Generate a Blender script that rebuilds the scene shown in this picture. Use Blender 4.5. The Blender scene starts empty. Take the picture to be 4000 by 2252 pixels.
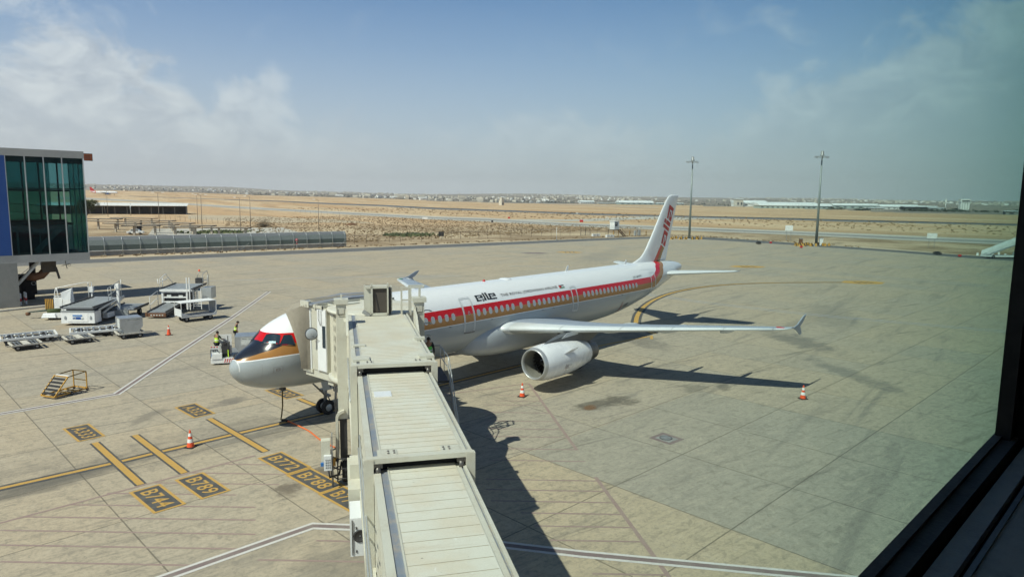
import bpy, math, random
from mathutils import Matrix, Vector
from mathutils.geometry import tessellate_polygon
R = math.radians
sc = bpy.context.scene
COL = sc.collection
random.seed(7)

# ------------------------------------------------------------------ camera, world, sun
CAM = Vector((-15.1813, -29.8958, 11.2576))
YAW, PITCH, ROLL = .8666, .1304, .0118
f_ = Vector((math.sin(YAW)*math.cos(PITCH), math.cos(YAW)*math.cos(PITCH), -math.sin(PITCH)))
r_ = Vector((math.cos(YAW), -math.sin(YAW), 0)); u_ = r_.cross(f_)
r2, u2 = math.cos(ROLL)*r_+math.sin(ROLL)*u_, -math.sin(ROLL)*r_+math.cos(ROLL)*u_
cd = bpy.data.cameras.new('camera'); cam = bpy.data.objects.new('camera', cd); COL.objects.link(cam)
cam.matrix_world = Matrix(((r2.x, u2.x, -f_.x, CAM.x), (r2.y, u2.y, -f_.y, CAM.y), (r2.z, u2.z, -f_.z, CAM.z), (0, 0, 0, 1)))
cd.lens = 36*2683.7/4000; cd.sensor_width = 36; cd.clip_start = .05; cd.clip_end = 40000
sc.camera = cam

ELEV = 51.5
sd = bpy.data.lights.new('sun', 'SUN'); sd.energy = 4.3; sd.angle = R(.53); sd.color = (1, .925, .80)
sun = bpy.data.objects.new('sun', sd); COL.objects.link(sun)
to_sun = Vector((-math.cos(R(ELEV)), .012, math.sin(R(ELEV)))).normalized()
sun.rotation_euler = to_sun.to_track_quat('Z', 'Y').to_euler()

sc.view_settings.view_transform = 'Standard'; sc.view_settings.look = 'None'
sc.view_settings.exposure = 0.42; sc.view_settings.gamma = 1; sc.view_settings.use_curve_mapping = False
sc.cycles.max_bounces = 6; sc.cycles.transparent_max_bounces = 8; sc.cycles.volume_bounces = 0
sc.cycles.use_denoising = True

# ------------------------------------------------------------------ shader expression helper
class NT:
    def __init__(s, tree): s.t = tree; s.n = tree.nodes; s.l = tree.links
    def node(s, typ, **kw):
        n = s.n.new(typ)
        for k, v in kw.items(): setattr(n, k, v)
        return n
    def setin(s, n, i, v):
        if isinstance(v, X): s.l.new(v.s, n.inputs[i])
        elif hasattr(v, 'is_output'): s.l.new(v, n.inputs[i])
        elif v is not None: n.inputs[i].default_value = v
    def math(s, op, *a, clamp=False):
        n = s.node('ShaderNodeMath', operation=op, use_clamp=clamp)
        for i, v in enumerate(a): s.setin(n, i, v)
        return X(s, n.outputs[0])
    def mix(s, fac, a, b):
        n = s.node('ShaderNodeMix', data_type='RGBA')
        s.setin(n, 0, fac)
        for i, v in ((6, a), (7, b)):
            if isinstance(v, tuple): n.inputs[i].default_value = (*v[:3], 1)
            else: s.setin(n, i, v)
        return X(s, n.outputs[2])
    def noise(s, vec, scale=1, detail=3, rough=.5, dist=0):
        n = s.node('ShaderNodeTexNoise')
        s.setin(n, 0, vec); n.inputs['Scale'].default_value = scale; n.inputs['Detail'].default_value = detail
        n.inputs['Roughness'].default_value = rough; n.inputs['Distortion'].default_value = dist
        return X(s, n.outputs[0])
    def xyz(s, vec):
        n = s.node('ShaderNodeSeparateXYZ'); s.setin(n, 0, vec); return [X(s, o) for o in n.outputs]
    def comb(s, x, y, z=0.):
        n = s.node('ShaderNodeCombineXYZ')
        for i, v in enumerate((x, y, z)): s.setin(n, i, v)
        return X(s, n.outputs[0])
    def white(s, vec):
        n = s.node('ShaderNodeTexWhiteNoise', noise_dimensions='3D'); s.setin(n, 0, vec); return X(s, n.outputs[0])
    def ramp(s, x, a, b):            # smooth 0..1 between a and b
        n = s.node('ShaderNodeMapRange', interpolation_type='SMOOTHSTEP'); s.setin(n, 0, x)
        n.inputs[1].default_value = a; n.inputs[2].default_value = b; return X(s, n.outputs[0])
    def pw(s, x, pts):               # piecewise linear
        r = None
        for (a, b), (c, d) in zip(pts, pts[1:]):
            if abs(d-b) < 1e-9: continue
            n = s.node('ShaderNodeMapRange'); s.setin(n, 0, x)
            n.inputs[1].default_value = a; n.inputs[2].default_value = c; n.inputs[3].default_value = 0; n.inputs[4].default_value = d-b
            r = X(s, n.outputs[0]) if r is None else r+X(s, n.outputs[0])
        return pts[0][1] if r is None else r+pts[0][1]
class X:
    def __init__(s, t, sock): s.t = t; s.s = sock
    def __add__(s, o): return s.t.math('ADD', s, o)
    __radd__ = __add__
    def __sub__(s, o): return s.t.math('SUBTRACT', s, o)
    def __rsub__(s, o): return s.t.math('SUBTRACT', o, s)
    def __mul__(s, o): return s.t.math('MULTIPLY', s, o)
    __rmul__ = __mul__
    def __gt__(s, o): return s.t.math('GREATER_THAN', s, o)
    def __lt__(s, o): return s.t.math('LESS_THAN', s, o)
    def max(s, o): return s.t.math('MAXIMUM', s, o)
    def min(s, o): return s.t.math('MINIMUM', s, o)
    def abs(s): return s.t.math('ABSOLUTE', s)
    def floor(s): return s.t.math('FLOOR', s)
    def fract(s): return s.t.math('FRACT', s)

# ------------------------------------------------------------------ world: sky with soft clouds
w = bpy.data.worlds.new('World'); sc.world = w; w.use_nodes = True
T = NT(w.node_tree); T.n.clear()
sky = T.node('ShaderNodeTexSky', sky_type='NISHITA'); sky.sun_disc = False
sky.sun_elevation = R(ELEV); sky.sun_rotation = R(-90); sky.altitude = 700; sky.air_density = 1.0; sky.dust_density = 1.6; sky.ozone_density = 1.6
tc = T.node('ShaderNodeTexCoord'); d = X(T, tc.outputs['Generated'])
dx, dy, dz = T.xyz(d)
tint = T.node('ShaderNodeVectorMath', operation='MULTIPLY'); T.l.new(sky.outputs[0], tint.inputs[0]); tint.inputs[1].default_value = (.051, .080, .104)
az = T.math('ARCTAN2', dx, dy)
hz = T.pw(dz, [(-.02, 1), (0, .97), (.05, .86), (.12, .62), (.20, .32), (.27, .12), (.36, 0)])
hcol = T.mix(T.pw(az, [(.2, 0), (1.5, 1)]), (.56, .545, .585), (.50, .52, .56))
base = T.mix(hz, X(T, tint.outputs[0]), hcol)
p = T.comb(az*1.0, dz*1.25, dz*.3)
n1 = T.noise(p, 12, 10, .62, .35); n2 = T.noise(p, 3.2, 3, .5)
top = T.pw(az, [(.18, .185), (.30, .195), (.42, .185), (.455, .13), (.54, .165), (.58, .11), (.64, .14), (.68, .09), (.82, .085), (.9, .125), (1.0, .12), (1.06, .08), (1.12, .09), (1.2, .16), (1.4, .24)])
body = T.ramp(top-dz+(n1-.5)*.24+(n2-.5)*.07, -.004, .045)
wisps = T.ramp(n1*.6+n2*.55, .585, .72)*T.pw(az, [(.1, .8), (.42, .55), (.55, .2), (.8, .05), (1.1, .1), (1.25, .5), (1.5, .6)])
dens = T.pw(az, [(.1, .66), (.43, .64), (.50, .46), (.60, .32), (.72, .12), (.85, .26), (1.0, .30), (1.1, .14), (1.2, .32), (1.5, .5)])
billow = T.noise(T.comb(az*1.0, dz*1.5, .3), 15, 7, .62, .5)
shade = T.ramp(billow+(top-dz)*-1.6, .26, .58)
ccol = T.mix(shade, (.475, .475, .52), (.78, .75, .745))
cl = (body*dens).max(wisps*.6*T.ramp(dz, .12, .2))*T.ramp(dz, -.01, .04)
cl = cl*(1-T.ramp(dz, .14, .02)*.55)*(1-T.ramp(dz, .34, .5))
base = T.mix(T.ramp(dz, .30, .62)*.62, base, (.015, .03, .07))
out = T.mix(cl, base, ccol)
bg = T.node('ShaderNodeBackground'); T.l.new(out.s, bg.inputs[0]); bg.inputs[1].default_value = 1.0
wo = T.node('ShaderNodeOutputWorld'); T.l.new(bg.outputs[0], wo.inputs[0])

# ------------------------------------------------------------------ materials
def newmat(name):
    m = bpy.data.materials.new(name); m.use_nodes = True; t = NT(m.node_tree)
    t.b = m.node_tree.nodes['Principled BSDF']; g = t.node('ShaderNodeNewGeometry'); t.pos = X(t, g.outputs['Position'])
    o = t.node('ShaderNodeTexCoord'); t.obj = X(t, o.outputs['Object']); t.m = m
    return t
MC = {}
def mat(name, col, rough=.5, metal=0., dirt=.25, dscale=2.5, dcol=None, bump=0., coat=0., streak=False, sharp=None):
    if name in MC: return MC[name]
    t = newmat(name)
    v = t.obj
    if streak:
        x, y, z = t.xyz(v); v = t.comb(x*6, y*6, z*.8)
    n = t.noise(v, dscale, 6, .62); f = t.noise(v, dscale*9, 3, .6)
    k = t.ramp(n*.7+f*.3, .42, .68)
    if sharp: k = t.ramp(t.noise(v, sharp, 5, .7), .60, .66).max(k*.5)
    dc = dcol or tuple(c*.45 for c in col)
    c = t.mix(k*dirt, col, dc)
    t.l.new(c.s, t.b.inputs['Base Color'])
    rr = t.math('ADD', k*.15, rough, clamp=True); t.l.new(rr.s, t.b.inputs['Roughness'])
    t.b.inputs['Metallic'].default_value = metal
    if coat: t.b.inputs['Coat Weight'].default_value = coat; t.b.inputs['Coat Roughness'].default_value = .08
    if bump:
        bn = t.node('ShaderNodeBump'); bn.inputs['Strength'].default_value = bump; bn.inputs['Distance'].default_value = .02
        t.l.new(f.s, bn.inputs['Height']); t.l.new(bn.outputs[0], t.b.inputs['Normal'])
    MC[name] = t.m
    return t.m
def M(k): return MC[k]
mat('white_paint', (.78, .79, .79), .30, dirt=.18, dcol=(.45, .42, .36), coat=.3)
mat('aircraft_white', (.80, .81, .82), .22, dirt=.06, dcol=(.6, .6, .6), coat=.5)
mat('aircraft_grey', (.43, .46, .48), .32, dirt=.12, dcol=(.3, .3, .3), coat=.2)
mat('wing_grey', (.33, .38, .45), .40, dirt=.15, dscale=1.2)
mat('slat_metal', (.64, .67, .68), .38, metal=.0, dirt=.08)
mat('bare_metal', (.52, .53, .53), .34, metal=.55, dirt=.15)
mat('dark_metal', (.16, .15, .14), .38, metal=.7, dirt=.3)
mat('fan_black', (.016, .016, .018), .35)
mat('rubber', (.016, .016, .017), .8, dirt=.4, dcol=(.08, .07, .06))
mat('glass_dark', (.02, .035, .05), .06, dirt=.0)
mat('pane_grey', (.40, .43, .46), .2, dirt=.1)
mat('rim_white', (.70, .72, .73), .35, dirt=.05)
mat('line_grey', (.30, .32, .33), .4, dirt=.1)
mat('fold_shade', (.13, .115, .09), .9, dirt=.2)
mat('title_dark', (.07, .06, .055), .5, dirt=0)
mat('pylon_grey', (.12, .13, .14), .4, metal=.2, dirt=.3)
mat('rim_grey', (.52, .53, .54), .35, dirt=.05)
mat('logo_black', (.02, .025, .03), .4, dirt=0)
mat('red_paint', (.60, .035, .035), .35, dirt=.15)
mat('letter_red', (.50, .02, .025), .35, dirt=.1)
mat('green_paint', (.01, .22, .09), .4)
mat('bridge_beige', (.56, .55, .47), .5, dirt=.45, dscale=1.3, dcol=(.42, .36, .27), bump=.1)
mat('bridge_roof', (.66, .66, .59), .55, dirt=.5, dscale=.9, dcol=(.50, .43, .32), bump=.08)
mat('roof_seam', (.38, .35, .27), .7, dirt=.4)
mat('bird_dirt', (.05, .045, .04), .9, dirt=.0)
mat('gutter_blue', (.20, .23, .28), .5, dirt=.6, dcol=(.42, .34, .24), dscale=3)
mat('bellows_fabric', (.36, .325, .265), .85, dirt=.45, dscale=3, dcol=(.24, .21, .17))
mat('frame_dark', (.035, .035, .038), .55, dirt=.3, dcol=(.1, .09, .08))
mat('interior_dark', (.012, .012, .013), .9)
mat('steel_grey', (.30, .31, .31), .45, metal=.3, dirt=.4, dcol=(.16, .12, .09))
mat('galvanised', (.50, .52, .52), .4, metal=.5, dirt=.3)
mat('mesh_brown', (.075, .062, .05), .7, dirt=.3)
mat('yellow_paint', (.55, .30, .05), .5, dirt=.6, dcol=(.25, .15, .05), dscale=5)
mat('orange_plastic', (.80, .10, .03), .45, dirt=.25, dcol=(.4, .1, .05))
mat('reflective_white', (.80, .80, .78), .5, dirt=.25)
mat('hiviz', (.55, .80, .04), .6, dirt=.1)
mat('hiviz_green', (.12, .62, .08), .6, dirt=.1)
mat('skin_tone', (.30, .16, .10), .6, dirt=.05)
mat('hair_black', (.012, .010, .010), .7)
mat('cloth_black', (.015, .015, .018), .8)
mat('cloth_green', (.04, .07, .04), .85)
mat('aluminium', (.52, .55, .58), .38, metal=.75, dirt=.35, dcol=(.3, .3, .3), dscale=3)
mat('aluminium_dark', (.22, .23, .25), .45, metal=.5, dirt=.35)
mat('label_white', (.62, .64, .62), .6, dirt=.3)
mat('marking_dark', (.07, .07, .07), .8, dirt=.7, dcol=(.16, .15, .13), dscale=1.6)
mat('marking_yellow', (.52, .31, .075), .7, dirt=.6, dcol=(.36, .27, .13), dscale=2.2, sharp=7)
mat('marking_white', (.60, .58, .55), .75, dirt=.55, dcol=(.36, .32, .28), dscale=2.2, sharp=7)
mat('marking_maroon', (.20, .15, .145), .85, dirt=.6, dcol=(.30, .27, .23), dscale=1.2)
mat('marking_red_worn', (.30, .215, .19), .85, dirt=.85, dcol=(.36, .31, .245), dscale=1.6, sharp=5)
mat('marking_blue_worn', (.30, .32, .36), .85, dirt=.7, dcol=(.36, .32, .26), dscale=.8)
mat('asphalt', (.115, .115, .115), .9, dirt=.5, dcol=(.19, .175, .155), dscale=.15)
mat('runway_dark', (.045, .047, .052), .9, dirt=.3, dscale=.02)
mat('runway_grey', (.17, .185, .20), .9, dirt=.3, dscale=.02)
mat('taxi_pale', (.47, .44, .38), .9, dirt=.5, dscale=.03, dcol=(.36, .34, .30))
mat('taxi_centre', (.30, .29, .27), .9, dirt=.4, dscale=.03)
mat('sand', (.47, .385, .27), .95, dirt=.5, dscale=.15, dcol=(.36, .27, .17))
mat('concrete_wall', (.30, .30, .28), .85, dirt=.3, dscale=.6)
mat('cladding', (.42, .42, .40), .5, dirt=.25, dscale=.5)
mat('facade_blue', (.012, .075, .30), .45, dirt=.15, dscale=.7)
mat('mullion', (.55, .56, .55), .35, metal=.3, dirt=.2)
mat('teal_interior', (.055, .16, .16), .6, dirt=.3, dscale=.3)
mat('teal_sky', (.12, .30, .30), .7, dirt=.2, dscale=.3)
mat('rust_brown', (.17, .08, .04), .7, dirt=.5, dscale=2)
mat('roof_white', (.74, .73, .69), .5, dirt=.2, dscale=.2)
mat('dark_cladding', (.055, .055, .065), .7, dirt=.3, dscale=.3)
mat('wood_dark', (.085, .065, .05), .8, dirt=.4)
mat('post_pale', (.42, .37, .30), .8, dirt=.4)
mat('screen_green', (.105, .135, .125), .6, dirt=.2, dscale=.2)
mat('screen_pale', (.25, .29, .28), .5, dirt=.25, dscale=.15)
mat('screen_top', (.16, .17, .18), .5, dirt=.2, dscale=.15)
mat('pole_brown', (.21, .17, .13), .6, dirt=.3)
mat('mast_steel', (.27, .31, .30), .45, metal=.4, dirt=.2)
mat('house_cream', (.62, .57, .48), .8, dirt=.3, dscale=.1)
mat('house_white', (.78, .77, .73), .8, dirt=.2, dscale=.1)
mat('house_stone', (.40, .37, .33), .8, dirt=.3, dscale=.1)
mat('window_dark', (.06, .07, .08), .3)
mat('hangar_roof', (.72, .76, .75), .5, dirt=.2, dscale=.05)
mat('hangar_wall', (.42, .50, .46), .6, dirt=.2, dscale=.05)
mat('cable_orange', (.72, .16, .04), .6, dirt=.2)
mat('signal_blue', (.03, .16, .45), .4)
mat('sill_dark', (.075, .068, .06), .7, dirt=.4, dcol=(.05, .045, .04), dscale=8, bump=.2)
mat('sill_grey', (.30, .28, .25), .65, dirt=.5, dcol=(.2, .19, .17), dscale=14, bump=.2)
mat('room_white', (.5, .5, .5), .9)

# foliage
def leafmat(name, a, b):
    t = newmat(name); n = t.noise(t.pos, .9, 4, .6); c = t.mix(t.ramp(n, .35, .65), a, b)
    t.l.new(c.s, t.b.inputs['Base Color']); t.b.inputs['Roughness'].default_value = .9; MC[name] = t.m
leafmat('leaf_olive', (.045, .065, .022), (.10, .12, .045))
leafmat('leaf_far', (.05, .065, .055), (.085, .095, .075))
leafmat('twig_grey', (.16, .13, .09), (.26, .21, .15))
leafmat('scrub_dry', (.235, .165, .095), (.32, .235, .14))
leafmat('scrub_green', (.08, .11, .05), (.16, .17, .08))

# ------------------------------------------------------------------ mesh builder
class MB:
    def __init__(s): s.v = []; s.f = []; s.mi = []; s.sm = []; s.cur = 0
    def face(s, idx, smooth=False): s.f.append(tuple(idx)); s.mi.append(s.cur); s.sm.append(smooth)
    def add(s, vs, fs, smooth=False):
        o = len(s.v); s.v += [tuple(v) for v in vs]
        for f in fs: s.face([o+i for i in f], smooth)
        return s
    def m(s, i): s.cur = i; return s
    def box(s, c, d, rz=0., tilt=None):
        x, y, z = d[0]/2, d[1]/2, d[2]/2
        P = [Vector((sx*x, sy*y, sz*z)) for sz in (-1, 1) for sx, sy in ((-1, -1), (1, -1), (1, 1), (-1, 1))]
        if tilt: P = [Matrix.Rotation(tilt[1], 3, tilt[0]) @ p for p in P]
        if rz: P = [Matrix.Rotation(rz, 3, 'Z') @ p for p in P]
        return s.add([p+Vector(c) for p in P], [(3, 2, 1, 0), (4, 5, 6, 7), (0, 1, 5, 4), (1, 2, 6, 5), (2, 3, 7, 6), (3, 0, 4, 7)])
    def bb(s, a, b):     # box from min/max corner
        return s.box([(a[i]+b[i])/2 for i in range(3)], [abs(b[i]-a[i]) for i in range(3)])
    def hexa(s, lo, hi): # 4 lower + 4 upper corners
        return s.add(list(lo)+list(hi), [(3, 2, 1, 0), (4, 5, 6, 7), (0, 1, 5, 4), (1, 2, 6, 5), (2, 3, 7, 6), (3, 0, 4, 7)])
    def bar(s, p, q, w, h=None, up=(0, 0, 1)):
        p, q = Vector(p), Vector(q); d = (q-p); 
        if d.length < 1e-6: return s
        d.normalize(); upv = Vector(up)
        if abs(d.dot(upv)) > .98: upv = Vector((1, 0, 0))
        a = d.cross(upv).normalized(); b = a.cross(d); h = h or w
        a = a*w/2; b = b*h/2
        return s.add([p-a-b, p+a-b, p+a+b, p-a+b, q-a-b, q+a-b, q+a+b, q-a+b], [(3, 2, 1, 0), (4, 5, 6, 7), (0, 1, 5, 4), (1, 2, 6, 5), (2, 3, 7, 6), (3, 0, 4, 7)])
    def tube(s, pts, r, n=8, r2=None, caps=True):
        pts = [Vector(p) for p in pts]; rings = []
        for i, p in enumerate(pts):
            d = (pts[min(i+1, len(pts)-1)]-pts[max(i-1, 0)]).normalized()
            a = d.cross(Vector((0, 0, 1)) if abs(d.z) < .95 else Vector((1, 0, 0))).normalized(); b = d.cross(a)
            rr = r if r2 is None else r+(r2-r)*i/(len(pts)-1)
            rings.append([p+(a*math.cos(k*2*math.pi/n)+b*math.sin(k*2*math.pi/n))*rr for k in range(n)])
        return s.loft(rings, True, caps)
    def loft(s, rings, closed=True, caps=True, smooth=True):
        n = len(rings[0]); o = len(s.v)
        for r in rings: s.v += [tuple(v) for v in r]
        for i in range(len(rings)-1):
            for k in range(n if closed else n-1):
                a, b = o+i*n+k, o+i*n+(k+1) % n
                s.face((a, b, b+n, a+n), smooth)
        if caps:
            s.face([o+k for k in range(n)][::-1]); s.face([o+(len(rings)-1)*n+k for k in range(n)])
        return s
    def rev(s, axis_pt, axis, prof, n=32, caps=False):   # prof: (distance along axis, radius)
        A = Vector(axis_pt); d = Vector(axis).normalized()
        a = d.cross(Vector((0, 0, 1)) if abs(d.z) < .95 else Vector((1, 0, 0))).normalized(); b = d.cross(a)
        return s.loft([[A+d*t+(a*math.cos(k*2*math.pi/n)+b*math.sin(k*2*math.pi/n))*r for k in range(n)] for t, r in prof], True, caps)
    def poly(s, pts, th=0, nrm=(0, 0, 1)):
        pts = [Vector(p) for p in pts]
        tr = tessellate_polygon([pts]); s.add(pts, tr)
        if th:
            n_ = Vector(nrm)*th; k = len(pts)
            s.add([p+n_ for p in pts], [t[::-1] for t in tr])
            s.add(pts+[p+n_ for p in pts], [(i, (i+1) % k, k+(i+1) % k, k+i) for i in range(k)])
        return s
    def build(s, name, mats, parent=None, loc=None, rz=0.):
        me = bpy.data.meshes.new(name); me.from_pydata(s.v, [], s.f)
        mats = mats if isinstance(mats, (list, tuple)) else [mats]
        for m_ in mats: me.materials.append(MC[m_] if isinstance(m_, str) else m_)
        me.polygons.foreach_set('material_index', s.mi); me.polygons.foreach_set('use_smooth', s.sm); me.update()
        o = bpy.data.objects.new(name, me); COL.objects.link(o)
        if parent: o.parent = parent
        if loc: o.location = loc
        if rz: o.rotation_euler.z = rz
        return o
def split(mb_, name, mats, parent):
    "one object per loose piece"
    par = list(range(len(mb_.v)))
    def fd(a):
        while par[a] != a: par[a] = par[par[a]]; a = par[a]
        return a
    for f in mb_.f:
        for k in f[1:]: par[fd(k)] = fd(f[0])
    G = {}
    for i, f in enumerate(mb_.f): G.setdefault(fd(f[0]), []).append(i)
    for ids in G.values():
        n_ = MB(); mp = {}
        for i in ids:
            for k in mb_.f[i]:
                if k not in mp: mp[k] = len(n_.v); n_.v.append(mb_.v[k])
            n_.face([mp[k] for k in mb_.f[i]], mb_.sm[i])
        recalc(n_.build(name, mats, parent))
def recalc(o):
    import bmesh
    b = bmesh.new(); b.from_mesh(o.data); bmesh.ops.recalc_face_normals(b, faces=b.faces); b.to_mesh(o.data); b.free(); return o
def tag(o, label=None, cat=None, group=None, kind=None):
    for k, v in (('label', label), ('category', cat), ('group', group), ('kind', kind)):
        if v: o[k] = v
    return o
def thing(name, loc, rz, label, cat, group=None):
    o = bpy.data.objects.new(name, None); COL.objects.link(o); o.location = loc; o.rotation_euler.z = rz
    o.empty_display_size = .3
    return tag(o, label, cat, group)
def copy_tree(o, parent=None):
    c = o.copy(); COL.objects.link(c)
    if parent: c.parent = parent
    for ch in [k for k in bpy.data.objects if k.parent == o]: copy_tree(ch, c)
    return c
def text_polys(body, size=1., bold=0., space=1.):
    cu = bpy.data.curves.new('t', 'FONT'); cu.body = body; cu.size = size; cu.offset = bold; cu.space_character = space; cu.resolution_u = 3
    o = bpy.data.objects.new('t', cu); COL.objects.link(o)
    dg = bpy.context.evaluated_depsgraph_get(); dg.update()
    me = bpy.data.meshes.new_from_object(o.evaluated_get(dg))
    vs = [v.co.copy() for v in me.vertices]; fs = [tuple(p.vertices) for p in me.polygons]
    bpy.data.objects.remove(o); bpy.data.meshes.remove(me)
    x0, x1 = min(v.x for v in vs), max(v.x for v in vs); y0, y1 = min(v.y for v in vs), max(v.y for v in vs)
    return [((v.x-x0)/(x1-x0), (v.y-y0)/(y1-y0)) for v in vs], fs
def text_on(mb, body, fn, bold=0., space=1.):      # fn maps unit square -> 3D
    vs, fs = text_polys(body, 1., bold, space); mb.add([fn(a, b) for a, b in vs], fs); return mb
TAXI1 = ([(276.7,972.1),(291.1,901.6),(297.7,804.2),(293.8,667.5),(292.5,563.0),(287.4,470.7),(281.1,392.5),(274.0,326.2),(266.9,270.1),(274.9,236.3),(259.6,187.0),(254.3,152.2),(256.0,126.0),(256.8,101.8),(257.4,79.8),(257.6,59.6),(257.3,41.1),(255.4,23.9),(253.2,8.2),(253.5,-5.8),(251.9,-24.9)],[(242.2,853.9),(259.6,806.3),(267.4,723.6),(271.2,616.5),(256.6,493.9),(250.2,409.2),(241.9,336.8),(234.8,278.0),(225.6,226.2),(226.6,191.9),(220.7,156.3),(218.5,128.0),(220.2,105.3),(221.9,84.8),(223.6,66.1),(224.1,48.5),(221.9,31.8),(220.4,16.8),(219.9,3.4),(219.3,-9.0),(217.4,-25.7)])
TAXI2 = ([(267.4,210.7),(282.0,201.2),(291.9,194.6),(316.2,194.2),(349.8,198.0),(396.0,206.7),(419.3,203.9),(414.5,187.8),(408.4,168.3),(425.5,147.8)],[(246.7,193.1),(261.0,184.8),(269.5,178.2),(279.5,169.3),(305.7,170.4),(335.8,172.0),(360.1,172.0),(349.2,154.7),(380.5,155.2),(411.3,142.0)])
RUNA = ([(388.6,1045.6),(416.4,943.4),(459.7,884.5),(496.4,815.9),(494.5,696.4),(507.1,613.0),(482.9,499.8),(477.0,421.8),(462.2,347.1),(442.9,280.0),(446.1,235.6),(449.0,195.2),(458.7,161.3),(464.8,128.2),(462.4,95.2),(467.8,66.8),(469.6,39.7),(471.8,14.6),(476.5,-19.8)],[(385.1,1036.1),(411.9,933.4),(453.3,872.2),(485.4,797.8),(479.6,675.2),(491.9,594.2),(461.1,476.6),(458.8,405.1),(447.2,335.3),(429.6,271.0),(432.3,227.7),(431.2,186.6),(439.8,153.6),(446.3,122.1),(448.5,91.5),(450.3,63.3),(454.4,37.5),(458.0,13.3),(464.4,-20.1)])
RUNB = ([(385.1,1036.1),(411.9,933.4),(453.3,872.2),(485.4,797.8),(479.6,675.2),(491.9,594.2),(461.1,476.6),(458.8,405.1),(447.2,335.3),(429.6,271.0),(432.3,227.7),(431.2,186.6),(439.8,153.6),(446.3,122.1),(448.5,91.5),(450.3,63.3),(454.4,37.5),(458.0,13.3),(464.4,-20.1)],[(379.4,1020.9),(404.5,916.6),(442.6,851.5),(467.7,768.6),(447.4,629.4),(454.0,547.7),(422.7,435.8),(425.2,374.3),(415.1,309.9),(396.4,248.5),(407.0,213.0),(402.5,172.6),(413.3,142.9),(419.8,113.3),(416.0,82.9),(425.4,58.2),(429.2,33.8),(432.6,11.0),(439.1,-20.7)])
SAND = ([(155.6,345.5),(162.5,340.9),(172.9,333.1),(178.7,316.4),(180.2,293.7),(180.3,270.4),(186.6,257.9),(179.8,228.5),(171.2,206.4)],[(131.8,293.4),(132.7,278.8),(133.8,257.7),(137.0,242.2),(140.0,227.2),(151.6,226.4),(160.9,221.3),(166.4,210.7),(168.9,203.6)])
TRK = ([(1253.3,957.2),(1157.5,828.4),(1054.8,694.4),(991.4,599.3),(944.3,522.8),(914.4,475.2)],[(1199.7,915.5),(1098.2,784.9),(998.2,656.1),(940.4,567.4),(898.6,496.5),(873.0,452.6)])

# ------------------------------------------------------------------ terrain
CX, CY = CAM.x, CAM.y
def pl(x, T_):
    if x <= T_[0][0]: return T_[0][1]
    for (a, b), (c, d_) in zip(T_, T_[1:]):
        if x <= c: return b+(d_-b)*(x-a)/(c-a)
    return T_[-1][1]
TE = [(13, 2300, 20), (18, 2200, 19.5), (24, 2100, 17), (29.3, 2000, 11.3), (37, 1950, 7.4), (43.5, 1700, 1.9), (49.6, 1590, 0), (60, 1600, 0), (69.9, 1260, 0), (78.6, 945, 0), (90, 950, 0)]
DE = [(a, b) for a, b, c in TE]; ZE = [(a, c) for a, b, c in TE]
ZS = [(13, 96), (18, 94), (22, 84), (27.5, 79), (31, 61), (37, 50), (41, 43), (49.6, 58), (54.8, 58), (58, 43), (63, 40), (70, 43), (75, 40), (85, 30), (95, 28)]
def terr(x, y):
    dx_, dy_ = x-CX, y-CY; r = math.hypot(dx_, dy_)
    if r < 300: return 0.
    az_ = math.degrees(math.atan2(dx_, dy_))
    if az_ < 8 or az_ > 130: az_ = 8 if -60 < az_ < 8 else 95
    de, ze, zs = pl(az_, DE), pl(az_, ZE), pl(az_, ZS)
    if r < de:
        t = (r-300)/(de-300); return ze*t*t*(3-2*t)
    t = min((r-de)/(7000-de), 1)
    b = .5+.5*math.sin(az_*.9+r*.0011)*math.sin(r*.0017+az_*.37)
    z = ze+(zs-ze)*(t**1.15)*(1-.35*b*(1-t))
    return z-(r-7000)*.01 if r > 7000 else z
TH = R(-4.843); UX, UY = math.cos(TH), math.sin(TH)      # slab grid direction
def gw(u, v, z=0.): return (7.778+u*UX-v*UY, -11.28+u*UY+v*UX, z)   # grid metres -> world

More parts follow.
